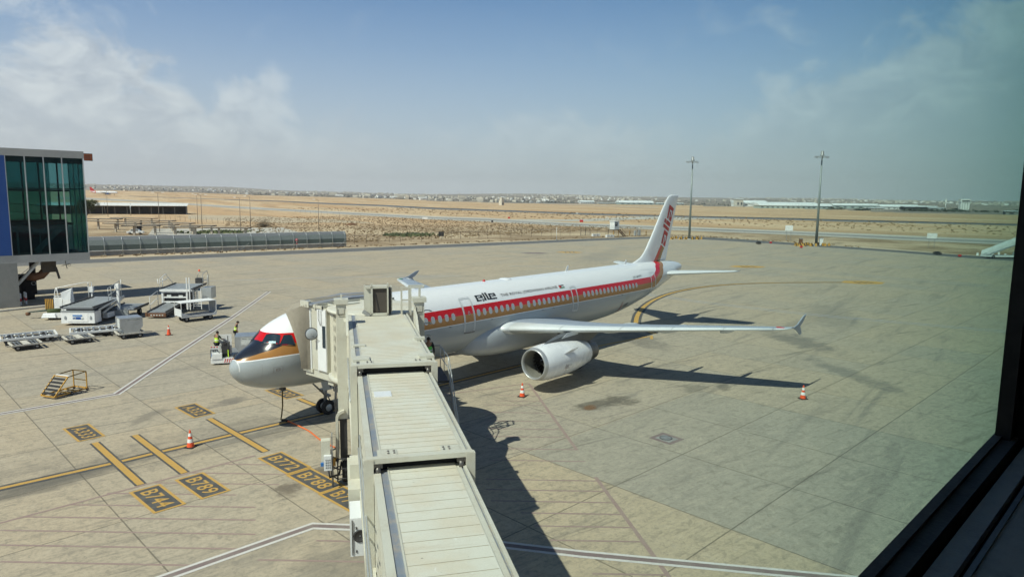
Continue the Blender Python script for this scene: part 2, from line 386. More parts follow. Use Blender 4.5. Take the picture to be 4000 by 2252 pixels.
def ground_mat():
    t = newmat('dry_grassland'); x, y, z = t.xyz(t.pos)
    a = t.comb((x*.35)+(y*.93), (x*.93)-(y*.35))
    ax, ay, az_ = t.xyz(a)
    st = t.comb(ax*.0035, ay*.022)           # long patches lying along the fields
    n = t.noise(st, 1.0, 8, .62, .6); n2 = t.noise(t.comb(ax*.012, ay*.09), 1, 7, .65); fine = t.noise(t.pos, .35, 6, .7)
    big = t.noise(t.pos, .0022, 5, .55)
    c = t.mix(t.ramp(n, .36, .64), (.47, .30, .155), (.58, .43, .265))
    c = t.mix(t.ramp(n2, .50, .66)*.6, c, (.27, .205, .125))
    c = t.mix(t.ramp(big, .5, .68)*.5, c, (.46, .29, .16))
    r = t.math('SQRT', (x-CX)*(x-CX)+(y-CY)*(y-CY))
    near = 1-t.ramp(r, 235, 330)
    nc = t.mix(t.ramp(t.noise(t.pos, .028, 9, .68), .42, .60), (.265, .185, .105), (.50, .39, .25))
    nc = t.mix(t.ramp(fine, .5, .7)*.55, nc, (.16, .12, .075))
    c = t.mix(near, c, nc)
    t.l.new(c.s, t.b.inputs['Base Color']); t.b.inputs['Roughness'].default_value = .97; MC['dry_grassland'] = t.m
    t = newmat('settled_hills'); x, y, z = t.xyz(t.pos)
    n = t.noise(t.pos, .0016, 8, .65); k = t.noise(t.pos, .012, 4, .6)
    c = t.mix(t.ramp(n, .4, .62), (.30, .25, .20), (.20, .175, .15))
    c = t.mix(t.ramp(k, .60, .68)*.6, c, (.46, .43, .39)); c = t.mix(t.ramp(k, .42, .36)*.5, c, (.07, .08, .06))
    t.l.new(c.s, t.b.inputs['Base Color']); t.b.inputs['Roughness'].default_value = .97; MC['settled_hills'] = t.m
ground_mat()
mb = MB()
rs = [0, 20, 60, 120, 200, 300, 360, 430, 520, 620, 750, 900, 945, 1050, 1150, 1260, 1400, 1590, 1700, 1950, 2100, 2300, 2600, 3000, 3500, 4100, 4800, 5500, 6200, 7000, 8000, 10000, 14000]
azs = [-180+i*15 for i in range(13)]+[5+i*1.5 for i in range(66)]+[115, 130, 145, 160, 175]
azs = sorted(set(a for a in azs if a > -180 or a == -180))
def bump(x, y, r):
    return 0 if r < 2500 else (math.sin(x*.0031+y*.0017)+math.sin(y*.0043-x*.0021)+math.sin(x*.009+y*.011)*.5)*min((r-2500)/1500, 1)*2.2
nA = len(azs); mb.v.append((CX, CY, -.02))
for r in rs[1:]:
    for a in azs:
        x, y = CX+r*math.sin(R(a)), CY+r*math.cos(R(a)); mb.v.append((x, y, terr(x, y)-.02+bump(x, y, r)))
for k in range(nA): mb.face((0, 1+(k+1) % nA, 1+k), True)
for i in range(len(rs)-2):
    for k in range(nA):
        a, b = 1+i*nA+k, 1+i*nA+(k+1) % nA
        mb.m(1 if rs[i+1] >= pl(azs[k] if 5 < azs[k] < 110 else 95, DE)-60 else 0); mb.face((a, b, b+nA, a+nA), True)
tag(mb.build('ground', ['dry_grassland', 'settled_hills']), kind='structure')

# ------------------------------------------------------------------ apron
def apron_mat():
    t = newmat('apron_concrete'); x, y, z = t.xyz(t.pos)
    px, py = x-7.778, y+11.28
    u = (px*UX+py*UY)*(1/4.971); v = (py*UX-px*UY)*(1/4.971)
    cell = t.comb(u.floor(), v.floor(), .5); lane = t.comb(u.floor(), 3.3, 1.5); lane2 = t.comb(3.7, v.floor(), 2.5)
    rc, rl, rl2 = t.white(cell), t.white(lane), t.white(lane2)
    n = t.noise(t.pos, .09, 5, .6); m_ = t.noise(t.pos, .7, 7, .68, .4); f = t.noise(t.pos, 7, 6, .75); g3 = t.noise(t.pos, 2.4, 7, .75, .5)
    tone = rc*.30+rl*.20+rl2*.15+n*.55
    warm, cool = (.455, .378, .27), (.385, .345, .275)
    c = t.mix(t.ramp(tone, .3, .92), warm, cool)
    # the slab lane east of the stand is a cooler pour, the one west of it warmer
    zc = (u > 0)*(u < 3)*(v < -.02)*(v > -9); zw = (u < 0)*(v < 0)*(u > -1.4)
    c = t.mix(zc*.75, c, (.345, .325, .265)); c = t.mix(zw*.75, c, (.47, .39, .265))
    c = t.mix(t.ramp(g3, .50, .62)*.42, c, (.19, .17, .14)); c = t.mix(t.ramp(g3, .45, .36)*.28, c, (.55, .48, .37))
    c = t.mix(t.ramp(m_, .50, .72)*.26, c, (.20, .18, .15))
    m2 = t.noise(t.pos, .22, 8, .7, .3); c = t.mix(t.ramp(m2, .54, .70)*.20, c, (.19, .175, .15)); c = t.mix(t.ramp(m2, .46, .34)*.12, c, (.52, .44, .33))
    # long tyre and sweep streaks
    sx = t.comb((x*.96-y*.27)*.10, (x*.27+y*.96)*1.3); s1 = t.noise(sx, 1.0, 6, .7, .3)
    c = t.mix(t.ramp(s1, .56, .70)*.62, c, (.12, .11, .10))
    sx2 = t.comb((x*.999+y*.04)*.05, (y*.999-x*.04)*.55); s2 = t.noise(sx2, 1.0, 7, .72, .5)
    c = t.mix(t.ramp(s2, .53, .68)*.5, c, (.17, .16, .145))
    c = t.mix(t.ramp(f, .46, .66)*.5, c, (.22, .20, .16))
    s3 = t.noise(t.comb((x*.98-y*.2)*.45, (x*.2+y*.98)*5.5), 1.0, 6, .75, .2); c = t.mix(t.ramp(s3, .52, .66)*.34, c, (.16, .145, .12)); c = t.mix(t.ramp(s3, .46, .36)*.22, c, (.54, .46, .34))
    # rubber laid down beside the lead-in line
    lx = (y-.62+x*.085).abs(); tr = t.math('SUBTRACT', 1., t.ramp(lx, .5, 2.6))*(x < 3)*t.ramp(t.noise(t.comb(x*.12, y*.8), 1, 5, .6), .36, .66)
    c = t.mix(tr*.62, c, (.095, .09, .082))
    # oil and burn stains
    def stain(c, sx_, sy_, a, rx, ry, col, amt):
        dx_, dy_ = x-sx_, y-sy_; ca, sa = math.cos(a), math.sin(a)
        e = (dx_*ca+dy_*sa)*(1/rx); g = (dy_*ca-dx_*sa)*(1/ry)
        q = e*e+g*g+(m_-.5)*3.4+(f-.5)*1.6+(s1-.5)*2.2
        return t.mix((1-t.ramp(q, .1, 1.0))*amt*.85, c, col)
    for s_ in ((16.6, -9.9, -.3, 2.4, 1.0, (.07, .062, .05), .8), (15.35, -9.7, .2, .55, .35, (.17, .08, .03), .8), (22.8, -12.2, .1, 1.5, .8, (.12, .115, .1), .6),
               (42, -12, .9, 5.5, 2.0, (.12, .12, .115), .7), (33, -18.5, .9, 6, 1.1, (.13, .13, .12), .6), (33.5, -2.2, 1.0, 5, 1.8, (.13, .12, .11), .6),
               (2.6, 5.6, .4, 1.4, .7, (.13, .12, .11), .7), (-1.2, 6.2, .5, 1.5, .6, (.13, .12, .105), .6), (-7.5, .4, 0, 3, .8, (.10, .095, .085), .6),
               (-1.4, -7.0, .8, .9, .7, (.06, .045, .04), .75), (.4, -6.6, 1.2, .9, .5, (.06, .045, .035), .7), (4.9, 37, .7, 3, 1.2, (.38, .27, .16), .5), (24.4, -13.4, .3, .9, .5, (.07, .068, .06), .6),
               (-4, -14, .4, 4, 2.2, (.15, .14, .12), .5), (58, -10, .4, 9, 3, (.16, .16, .15), .45), (100, 45, .4, 20, 4, (.20, .195, .18), .4), (12, 52, .3, 9, 3, (.42, .29, .22), .4)):
        c = stain(c, *s_)
    # slab joints
    wob = (t.noise(t.pos, 1.2, 3, .6)-.5)*.006
    def joint(q, w0): g = q.fract()-.5; return t.math('GREATER_THAN', (g+wob).abs(), .5-w0)
    j = joint(u, .0052).max(joint(v, .0052))
    c = t.mix(j*.7, c, (.11, .095, .075))
    t.l.new(c.s, t.b.inputs['Base Color']); t.b.inputs['Roughness'].default_value = .9; t.b.inputs['Specular IOR Level'].default_value = .3
    bn = t.node('ShaderNodeBump'); bn.inputs['Strength'].default_value = .25; bn.inputs['Distance'].default_value = .01
    t.l.new(f.s, bn.inputs['Height']); t.l.new(bn.outputs[0], t.b.inputs['Normal']); MC['apron_concrete'] = t.m
apron_mat()
CE = [(-120, 120), (30.97, 93.6), (47, 90.8), (72, 86.3), (112, 79.4), (140.4, 75.4), (163, 71.0), (174, 65), (173, 52), (168.5, 29), (163, 8), (156, -8), (152, -24), (146, -90), (-120, -90)]
SE = [(-120, 126), (28, 101.8), (52.1, 98.6), (77.3, 94.2), (103, 89.8), (119, 86.6), (151.7, 81.2), (174.3, 75.3), (186, 66), (185, 51), (178, 31), (171.5, 12), (165.5, -5), (162, -22), (155, -95)]
mb = MB(); mb.poly([(x, y, .0) for x, y in CE]); tag(mb.build('apron', 'apron_concrete'), kind='structure')
mb = MB()
for i in range(len(SE)-1): mb.add([(*CE[i], -.004), (*CE[i+1], -.004), (*SE[i+1], -.004), (*SE[i], -.004)], [(0, 1, 2, 3)])
tag(mb.build('perimeter_road', 'asphalt'), kind='structure')
mb = MB()
for i in range(len(SE)-1):
    a, b = Vector((*SE[i], -.010)), Vector((*SE[i+1], -.010)); o_ = Vector((a.x-40, a.y-40, 0)).normalized()*(2.2+1.8*(i % 3)); o2 = Vector((b.x-40, b.y-40, 0)).normalized()*(2.2+1.8*((i+1) % 3))
    mb.add([a, b, b+o2, a+o_], [(0, 1, 2, 3)])
tag(mb.build('verge', 'sand'), kind='structure')
mb = MB()      # white edge line of the apron
for i in range(1, 13):
    a, b = Vector((*CE[i], .004)), Vector((*CE[i+1], .004)); n_ = (b-a).cross(Vector((0, 0, 1))).normalized()*-.9
    mb.add([a+n_*-.35, b+n_*-.35, b+n_*-.05, a+n_*-.05], [(0, 1, 2, 3)])
tag(mb.build('apron_edge_line', 'marking_white'), kind='structure')

def ribbon(pts, w, z): # flat line with mitred joints
    P = [Vector((x, y, 0)) for x, y in pts]; L, Rr = [], []
    for i, p in enumerate(P):
        d1 = (P[i]-P[i-1]).normalized() if i else (P[1]-P[0]).normalized(); d2 = (P[i+1]-P[i]).normalized() if i < len(P)-1 else d1
        b = (d1+d2).normalized(); n_ = Vector((-b.y, b.x, 0)); k = 1/max(.5, n_.dot(Vector((-d1.y, d1.x, 0))))
        L.append(p+n_*w/2*k); Rr.append(p-n_*w/2*k)
    mb_ = MB(); n = len(P)
    mb_.v = [(p.x, p.y, z) for p in L]+[(p.x, p.y, z) for p in Rr]
    for i in range(n-1): mb_.face((i, n+i, n+i+1, i+1))
    return mb_
def smooth(pts, k=6):
    o = []; 
    for i in range(len(pts)-1):
        a, b, c, d_ = pts[max(i-1, 0)], pts[i], pts[i+1], pts[min(i+2, len(pts)-1)]
        for j in range(k):
            t = j/k
            o.append(tuple(.5*((2*b[q])+(c[q]-a[q])*t+(2*a[q]-5*b[q]+4*c[q]-d_[q])*t*t+(3*b[q]-a[q]-3*c[q]+d_[q])*t**3) for q in (0, 1)))
    return o+[pts[-1]]
lead = [(-40, 4.0), (-8.7, 1.26), (-4.8, .80), (-3.1, .70), (.5, .44), (3, .22), (12, -.4), (22, -.9)]
tag(ribbon(lead, .62, .004).build('guide_line_edging', 'marking_dark'), kind='structure')
tag(ribbon(lead, .24, .008).build('yellow_guide_line', 'marking_yellow'), kind='structure')
curve = smooth([(36.4, -2.0), (38.6, .9), (42.4, 3.2), (46.2, 5.0), (50.2, 6.6), (55.6, 8.2), (62.2, 9.25), (69.5, 8.95), (76.6, 6.6), (83.4, 2.0), (91, -5)])
tag(ribbon(curve, .95, .004).build('guide_line_edging', 'marking_dark'), kind='structure')
tag(ribbon(curve, .42, .008).build('yellow_guide_line', 'marking_yellow'), kind='structure')
tag(ribbon([(28.5, -1.2), (31, -1.55), (34.3, -2.1), (35.4, -2.3), (34.2, -2.95)], .28, .008).build('yellow_guide_line', 'marking_yellow'), kind='structure')
for a, b in (((-2.89, 3.75), (-3.36, -2.45)), ((-4.5, 4.02), (-5.0, -2.34)), ((.6, 3.55), (.1, -2.7)), ((5.58, 3.3), (5.42, .6))):
    tag(ribbon([a, b], .43, .012).build('stop_bar_edging', 'marking_dark'), kind='structure')
    tag(ribbon([a, b], .26, .016).build('stop_bar', 'marking_yellow'), kind='structure')
def plate(txt, cx, cy):
    "painted aircraft-type plate: dark ground, yellow frame, text running across the lead-in line"
    L_, W_ = 2.3, .92
    ax = Vector((.085, -.996, 0)).normalized()*1; ax = Vector((-.05, -1, 0)).normalized(); ay = Vector((1, -.05, 0)).normalized()
    def P(u, v, z): q = Vector((cx, cy, z))+ax*u+ay*v; return (q.x, q.y, q.z)
    m0 = MB(); m0.add([P(-L_/2, -W_/2, .012), P(L_/2, -W_/2, .012), P(L_/2, W_/2, .012), P(-L_/2, W_/2, .012)], [(0, 1, 2, 3)])
    o = tag(m0.build('aircraft_stand_marking', 'marking_dark'), kind='structure')
    fr = MB(); k = .11
    for a, b, c, d_ in ((-L_/2-k, -W_/2-k, L_/2+k, -W_/2), (-L_/2-k, W_/2, L_/2+k, W_/2+k), (-L_/2-k, -W_/2, -L_/2, W_/2), (L_/2, -W_/2, L_/2+k, W_/2)):
        fr.add([P(a, b, .016), P(c, b, .016), P(c, d_, .016), P(a, d_, .016)], [(0, 1, 2, 3)])
    tag(fr.build('marking_frame', 'marking_yellow', o), kind='structure')
    tx = MB(); text_on(tx, txt, lambda a, b: P(-L_*.40+a*L_*.80, (b-.5)*W_*.66, .016), .012, 1.12)
    tag(tx.build('marking_text', 'marking_yellow', o), kind='structure')
for txt, x, y in (('A333', -4.34, 5.9), ('A332', .72, 5.42), ('B744', -5.10, -4.05), ('B789', -3.44, -4.15), ('B772', -.06, -4.45), ('B788', -.25, -7.0), ('B77W', -.42, -9.5), ('A320', 5.66, 4.95)): plate(txt, x, y)
def dline(pts, w, gap, name):
    tag(ribbon(pts, gap+w*2, .012).build(name, 'marking_white'), kind='structure')
    tag(ribbon(pts, gap, .016).build(name+'_core', 'marking_maroon'), kind='structure')
dline([(-60, 12.9), (-6.2, 12.05), (-3.4, 11.83), (-.84, 11.6), (4.9, 18.15), (16.2, 30.85), (27.5, 44)], .13, .22, 'stand_boundary_line')
dline([(-16, -9.1), (-7.2, -9.8), (-2.5, -10.25), (-1.62, -11.4), (2.1, -18.25), (5.05, -23.15), (11, -33)], .13, .22, 'stand_boundary_line')
hat = MB()
def hl(a, b, w=.10, z=.004): r = ribbon([a, b], w, z); hat.add(r.v, r.f)
hl((-30, -.6), (-.43, -2.78), .13, .006)
for (a, b) in (((-8.84, -2.11), (-3.57, -8.38)), ((-7.44, -2.24), (-3.05, -7.46)), ((-6.16, -2.2), (-3.0, -5.95)), ((-9.63, -2.71), (-4.1, -9.33)), ((-9.91, -3.89), (-4.61, -10.24)), ((-10.19, -5.11), (-6.26, -9.87)), ((-4.61, -2.47), (-1.4, -6.3)), ((-3.16, -2.6), (-.6, -5.7)), ((-1.9, -2.6), (0, -4.9)), ((-12.5, -4), (-7.3, -10.2)), ((-3.0, -11.2), (-1.4, -13.2)), ((-4.9, -10.9), (-2.0, -14.4)), ((-6.6, -10.6), (-3.0, -15))): hl(a, b)
hl((16.84, -4.14), (9.56, -12.85), .16, .006); hl((7.57, -15.17), (1.2, -22.9), .16, .006); hl((9.5, -1.2), (16.84, -4.1), .14, .006)
dv = Vector((1.29, -1.55)).normalized()
for (bx, by, ln) in ((15.91, -5.22, 1.8), (15.1, -6.2, 2.2), (14.4, -7.0, 2.6), (13.86, -7.56, 3.2), (13.0, -8.6, 3.4), (12.1, -9.7, 3.6), (11.3, -10.6, 3.6), (10.57, -11.48, 3.8), (9.6, -12.8, 4), (8.7, -13.9, 4.2), (7.36, -15.51, 4.6), (6.63, -16.18, 4.6), (5.96, -16.93, 4.5), (5.37, -17.72, 3.6), (4.77, -18.54, 3.4), (4.09, -19.27, 3.0), (3.4, -20.1, 2.5), (2.78, -20.86, 2.2)):
    hl((bx-dv.x*ln, by-dv.y*ln), (bx, by))
tag(hat.build('worn_hatching', 'marking_red_worn'), kind='structure')
bl = MB()
for off in (0, .9): r = ribbon([(58+off, 16), (56.2+off, 3.9), (55.8+off, -4.7), (56.5+off, -11.9), (59+off, -24.9), (64+off, -45)], .22, .004); bl.add(r.v, r.f)
r = ribbon([(25, 60), (40, 52), (55.5, 40)], .35, .004); bl.add(r.v, r.f); r = ribbon([(72, 45), (90, 20)], .3, .004); bl.add(r.v, r.f)
tag(bl.build('worn_blue_line', 'marking_blue_worn'), kind='structure')
def hexagon(cx, cy, k, m_):
    P = [(-3.4, 0), (-1.6, 1.9), (1.6, 1.9), (3.4, 0), (1.6, -1.9), (-1.6, -1.9)]; a = R(-42)
    def tf(s_, z): return [(cx+(x*math.cos(a)-y*math.sin(a))*s_, cy+(x*math.sin(a)+y*math.cos(a))*s_, z) for x, y in P]
    b = MB(); b.poly(tf(k, .006)); tag(b.build('stand_number_marking', m_), kind='structure')
    if m_ == 'marking_yellow':
        b = MB()
        for q in (-.9, 0, .9): b.add([(cx+(x*math.cos(a)-y*math.sin(a)), cy+(x*math.sin(a)+y*math.cos(a)), .010) for x, y in ((q-.18, -1), (q+.18, -1), (q+.3, 1), (q, 1))], [(0, 1, 2, 3)])
        tag(b.build('marking_strokes', 'marking_dark'), kind='structure')
hexagon(101.5, 15.8, 1, 'marking_yellow'); hexagon(90.9, -5.1, 1, 'marking_yellow'); hexagon(104, 55.4, .9, 'marking_yellow'); hexagon(96.6, 59.1, .9, 'marking_maroon')
m0 = MB(); m0.add([(13.2, -14.45, .004), (14.35, -14.59, .004), (14.19, -15.83, .004), (13.05, -15.68, .004)], [(3, 2, 1, 0)])
o = tag(m0.build('hydrant_pit_surround', 'marking_maroon'), kind='structure')
m0 = MB(); m0.add([(13.4, -14.68, .008), (14.13, -14.78, .008), (14.0, -15.6, .008), (13.26, -15.5, .008)], [(3, 2, 1, 0)]); tag(m0.build('pit_slab', 'concrete_wall', o), kind='structure')
pit = thing('hydrant_cover', (13.72, -15.1, .008), 0, 'round grey metal fuel hydrant cover set in the apron inside a worn red square', 'pit cover')
MB().rev((0, 0, 0), (0, 0, 1), [(0, .29), (.015, .29), (.02, .24), (.02, .001)], 28).build('lid', 'steel_grey', pit)
MB().rev((0, 0, 0), (0, 0, 1), [(.0, .30), (.022, .30), (.022, .27), (.0, .27)], 28).build('rim', 'frame_dark', pit)
# taxiways and runway seen across the field
def strip(name, D, m_, z=.05):
    A, B = D; mb_ = MB(); n = len(A)
    for x, y in A+B: mb_.v.append((x, y, terr(x, y)+z))
    for i in range(n-1): mb_.face((i, i+1, n+i+1, n+i))
    recalc(tag(mb_.build(name, m_), kind='structure'))
strip('taxiway', TAXI1, 'taxi_pale', .06); strip('taxiway', TAXI2, 'taxi_pale', .05)
mid = ([(a[0]*.62+b[0]*.38, a[1]*.62+b[1]*.38) for a, b in zip(*TAXI1)], [(a[0]*.3+b[0]*.7, a[1]*.3+b[1]*.7) for a, b in zip(*TAXI1)])
strip('taxiway_centre', mid, 'taxi_centre', .10)
strip('runway_shoulder', RUNB, 'runway_grey', .06); strip('runway', RUNA, 'runway_dark', .12)
strip('sand_track', SAND, 'sand', .02); strip('field_track', TRK, 'taxi_pale', .1)
for D in (([(80, 205), (60, 160), (30, 118)], [(118, 190), (100, 148), (75, 108)]),):
    strip('car_park', D, 'taxi_pale', .02)

# ------------------------------------------------------------------ airliner
FS = [(0, 3.30, 3.26, .02, 3.28), (.06, 3.50, 3.02, .24, 3.27), (.2, 3.67, 2.80, .42, 3.27), (.5, 3.93, 2.50, .70, 3.28), (.85, 4.13, 2.32, .93, 3.30), (1.3, 4.36, 2.16, 1.17, 3.36), (1.6, 4.68, 2.08, 1.30, 3.42), (1.9, 4.95, 2.02, 1.42, 3.48), (2.3, 5.19, 1.96, 1.54, 3.55), (2.85, 5.42, 1.90, 1.67, 3.62), (3.5, 5.62, 1.86, 1.79, 3.70), (4.3, 5.78, 1.82, 1.88, 3.77), (5.3, 5.88, 1.80, 1.94, 3.83), (6.5, 5.92, 1.79, 1.975, 3.86), (10, 5.93, 1.79, 1.975, 3.86), (28.5, 5.93, 1.79, 1.975, 3.86), (30.5, 5.93, 1.88, 1.97, 3.88), (32.5, 5.93, 2.10, 1.94, 3.92), (34.5, 5.92, 2.44, 1.86, 4.05), (36.5, 5.91, 2.85, 1.70, 4.25), (38.5, 5.88, 3.30, 1.44, 4.50), (40.5, 5.82, 3.80, 1.12, 4.75), (42.5, 5.70, 4.28, .76, 4.97), (43.8, 5.52, 4.60, .48, 5.06), (44.4, 5.32, 4.80, .27, 5.08), (44.51, 5.2, 4.95, .12, 5.08)]
def _cr(t, a, b, c, d_, x0, x1, x2, x3):
    m1 = (c-a)/(x2-x0); m2 = (d_-b)/(x3-x1); h = x2-x1; t2 = t*t; t3 = t2*t
    return (2*t3-3*t2+1)*b+(t3-2*t2+t)*h*m1+(-2*t3+3*t2)*c+(t3-t2)*h*m2
def sec(x):
    x = min(max(x, 0), 44.51); i = 0
    while i < len(FS)-2 and x > FS[i+1][0]: i += 1
    a = FS[max(i-1, 0)]; b = FS[i]; c = FS[i+1]; d_ = FS[min(i+2, len(FS)-1)]; t = (x-b[0])/(c[0]-b[0])
    if i == 0: return [b[k]+(c[k]-b[k])*t**.5 for k in (1, 2, 3, 4)]
    return [_cr(t, a[k], b[k], c[k], d_[k], a[0], b[0], c[0], d_[0]) for k in (1, 2, 3, 4)]
def fpt(x, t, off=0., side=-1):
    zt, zb, w_, zc = sec(x); h = (zt-zc) if math.sin(t) > 0 else (zc-zb)
    return (x, side*(w_+off)*math.cos(t), zc+(h+off)*math.sin(t))
def tz(x, z):
    zt, zb, w_, zc = sec(x); h = (zt-zc) if z > zc else (zc-zb)
    return math.asin(max(-.999, min(.999, (z-zc)/h)))
def sf(x, z, off=.008, side=-1): return fpt(x, tz(x, z), off, side)
def livery():
    t = newmat('aircraft_livery'); x, y, z = t.xyz(t.obj)
    nz = t.noise(t.obj, .8, 5, .6)
    gb = t.pw(x, [(.2, 3.675), (.4, 3.68), (.66, 3.70), (1.25, 3.765), (1.87, 3.83), (2.7, 3.87), (5, 3.93), (8, 3.95)])
    gt = t.pw(x, [(.22, 3.70), (.49, 3.80), (.97, 3.94), (1.46, 4.09), (1.76, 4.20), (1.95, 4.27), (2.3, 4.32), (2.7, 4.36), (5, 4.41)])
    rt = t.pw(x, [(1.6, 4.80), (2.7, 4.80), (5, 4.86), (30, 4.86)])
    N = t.pw(z, [(3.90, 36.55), (4.02, 37.1), (4.11, 37.31), (4.39, 37.9), (4.67, 38.42), (4.93, 38.81), (5.16, 39.06), (5.38, 39.24), (5.65, 39.9), (5.92, 40.45)])
    Mm = t.pw(z, [(4.41, 36.4), (4.55, 36.9), (4.72, 37.22), (4.88, 37.68), (5.14, 38.22), (5.36, 38.53), (5.51, 38.7), (5.66, 39.3), (5.92, 39.9)])
    L = t.pw(z, [(4.86, 36.2), (5.01, 36.87), (5.34, 37.69), (5.41, 37.79), (5.56, 37.98), (5.70, 38.5), (5.92, 39.1)])
    white, grey = (.80, .81, .82), (.37, .405, .42)
    grey_ = t.mix(t.ramp(nz, .5, .7)*.15, grey, (.33, .34, .33))
    c = grey_
    up = z > gb
    c = t.mix(z > (gb-.045), c, white)                                   # thin white line
    c = t.mix(up*(x < N), c, (.36, .175, .05))                           # gold
    isred = (z > gt)*((z < 4.41).max(x < Mm))*(x > 1.385)
    isred = (z > gt)*(x > 1.385)*(x < Mm)
    c = t.mix(isred, c, (.56, .010, .012))
    c = t.mix((z > rt)*(x < L), c, white)
    black = (z > gt)*(x < 1.96)*(z < t.pw(x, [(1.25, 9), (1.40, 4.44), (1.96, 4.34)]))*(x > .235)
    c = t.mix(black, c, (.018, .022, .034))
    c = t.mix((x < .235)*(z > 3.2), c, (.62, .64, .65)); c = t.mix((x < .20), c, grey_)
    c = t.mix((x > N)*(z > 4.0), c, (.66, .68, .69)); c = t.mix((x > N+.07)*(z > 3.98)*(z < 4.9), c, (.55, .57, .57))
    c = t.mix((x > 36.2)*(z < t.pw(x, [(36, 3.9), (38.0, 3.95), (41, 4.35), (44, 4.8)])), c, grey_)
    # skin joints
    sx = (x*(1/4.27)).fract()-.5
    jt = t.math('GREATER_THAN', sx.abs(), .4985)*(x > 6)
    c = t.mix(jt*.22, c, (.2, .2, .2)); c = t.mix(((x-1.02).abs() < .008)*(z < 3.5)*.35, c, (.2, .2, .2))
    t.l.new(c.s, t.b.inputs['Base Color']); t.b.inputs['Roughness'].default_value = .25
    t.b.inputs['Coat Weight'].default_value = .2; t.b.inputs['Specular IOR Level'].default_value = .35; t.b.inputs['Coat Roughness'].default_value = .06; MC['aircraft_livery'] = t.m
livery()
AIR = thing('airliner', (0, 0, 0), 0, 'white passenger jet with red and gold window stripes parked at the passenger bridge', 'airplane')
mb = MB(); xs_ = [0, .015, .06, .12, .2, .3, .4, .5, .65, .85, 1.05, 1.2, 1.3, 1.4, 1.5, 1.6, 1.75, 1.9, 2.1, 2.3, 2.55, 2.85, 3.2, 3.5, 3.9, 4.3, 4.8, 5.3, 5.9, 6.5, 8, 10, 14, 18, 22, 26, 28.5, 29.5, 30.5, 31.5, 32.5, 33.5, 34.5, 35.5, 36.5, 37.5, 38.5, 39.5, 40.5, 41.5, 42.5, 43.2, 43.8, 44.15, 44.4, 44.51]
NS = 72
mb.loft([[fpt(x, math.pi*2*k/NS) if math.cos(2*math.pi*k/NS) >= 0 else fpt(x, math.pi-math.pi*2*k/NS, 0, 1) for k in range(NS)] for x in xs_])
fus = recalc(mb.build('fuselage', 'aircraft_livery', AIR))
# belly fairing
mb = MB(); rings = []
for x, w_, zt, zb in ((14.0, .9, 2.6, 1.95), (14.25, 1.45, 2.95, 1.75), (14.7, 1.80, 3.2, 1.6), (15.4, 2.02, 3.42, 1.48), (16.3, 2.14, 3.60, 1.38), (17.5, 2.20, 3.72, 1.32), (19, 2.22, 3.70, 1.30), (20.5, 2.20, 3.58, 1.30), (22, 2.16, 3.40, 1.34), (23.3, 2.10, 3.22, 1.42), (24.3, 2.02, 2.98, 1.5), (25.1, 1.9, 2.62, 1.6), (26.0, 1.5, 2.25, 1.72), (26.8, .6, 1.95, 1.78)):
    zc = (zt+zb)/2; rings.append([(x, w_*math.copysign(abs(math.cos(a))**.45, math.cos(a)), zc+(zt-zb)/2*math.copysign(abs(math.sin(a))**.72, math.sin(a))) for a in [2*math.pi*k/48 for k in range(48)]])
mb.loft(rings); recalc(mb.build('belly_fairing', 'aircraft_grey', AIR))
# foil lofts
def foil(c, th):
    return 5*th*(.2969*math.sqrt(max(c, 0))-.126*c-.3516*c*c+.2843*c**3-.1036*c**4)
def foil_loft(mb_, S, c0, c1, n=10, extra=0.):
    "S: (LE vector, chord vector, thickness vector direction, t/c)"
    cs = [c0+(c1-c0)*(1-math.cos(math.pi*i/n))/2 for i in range(n+1)]; rings = []
    for le, ch, nv, th in S:
        le, ch, nv = Vector(le), Vector(ch), Vector(nv); l = ch.length
        rings.append([le+ch*c+nv*(foil(c, th)*l+extra) for c in reversed(cs)]+[le+ch*c-nv*(foil(c, th)*l+extra) for c in (cs[1:] if c0 == 0 else cs)])
    return mb_.loft(rings, True, True)
def wing_secs(s):
    out = []
    for y, le, z, ch, th in ((1.5, 16.3, 3.05, 6.9, .145), (2.5, 16.8, 3.16, 6.15, .14), (4.2, 17.65, 3.26, 5.0, .13), (6.4, 18.8, 3.36, 3.95, .12), (9, 20.1, 3.53, 3.25, .11), (12, 21.6, 3.74, 2.6, .105), (14.5, 22.85, 3.91, 2.05, .10), (16.4, 23.8, 4.03, 1.66, .095), (16.85, 24.15, 4.06, 1.40, .09), (17.05, 24.6, 4.08, 1.05, .08)):
        out.append(((le, s*y, z), (ch, 0, -ch*.03), (0, 0, 1), th))
    return out
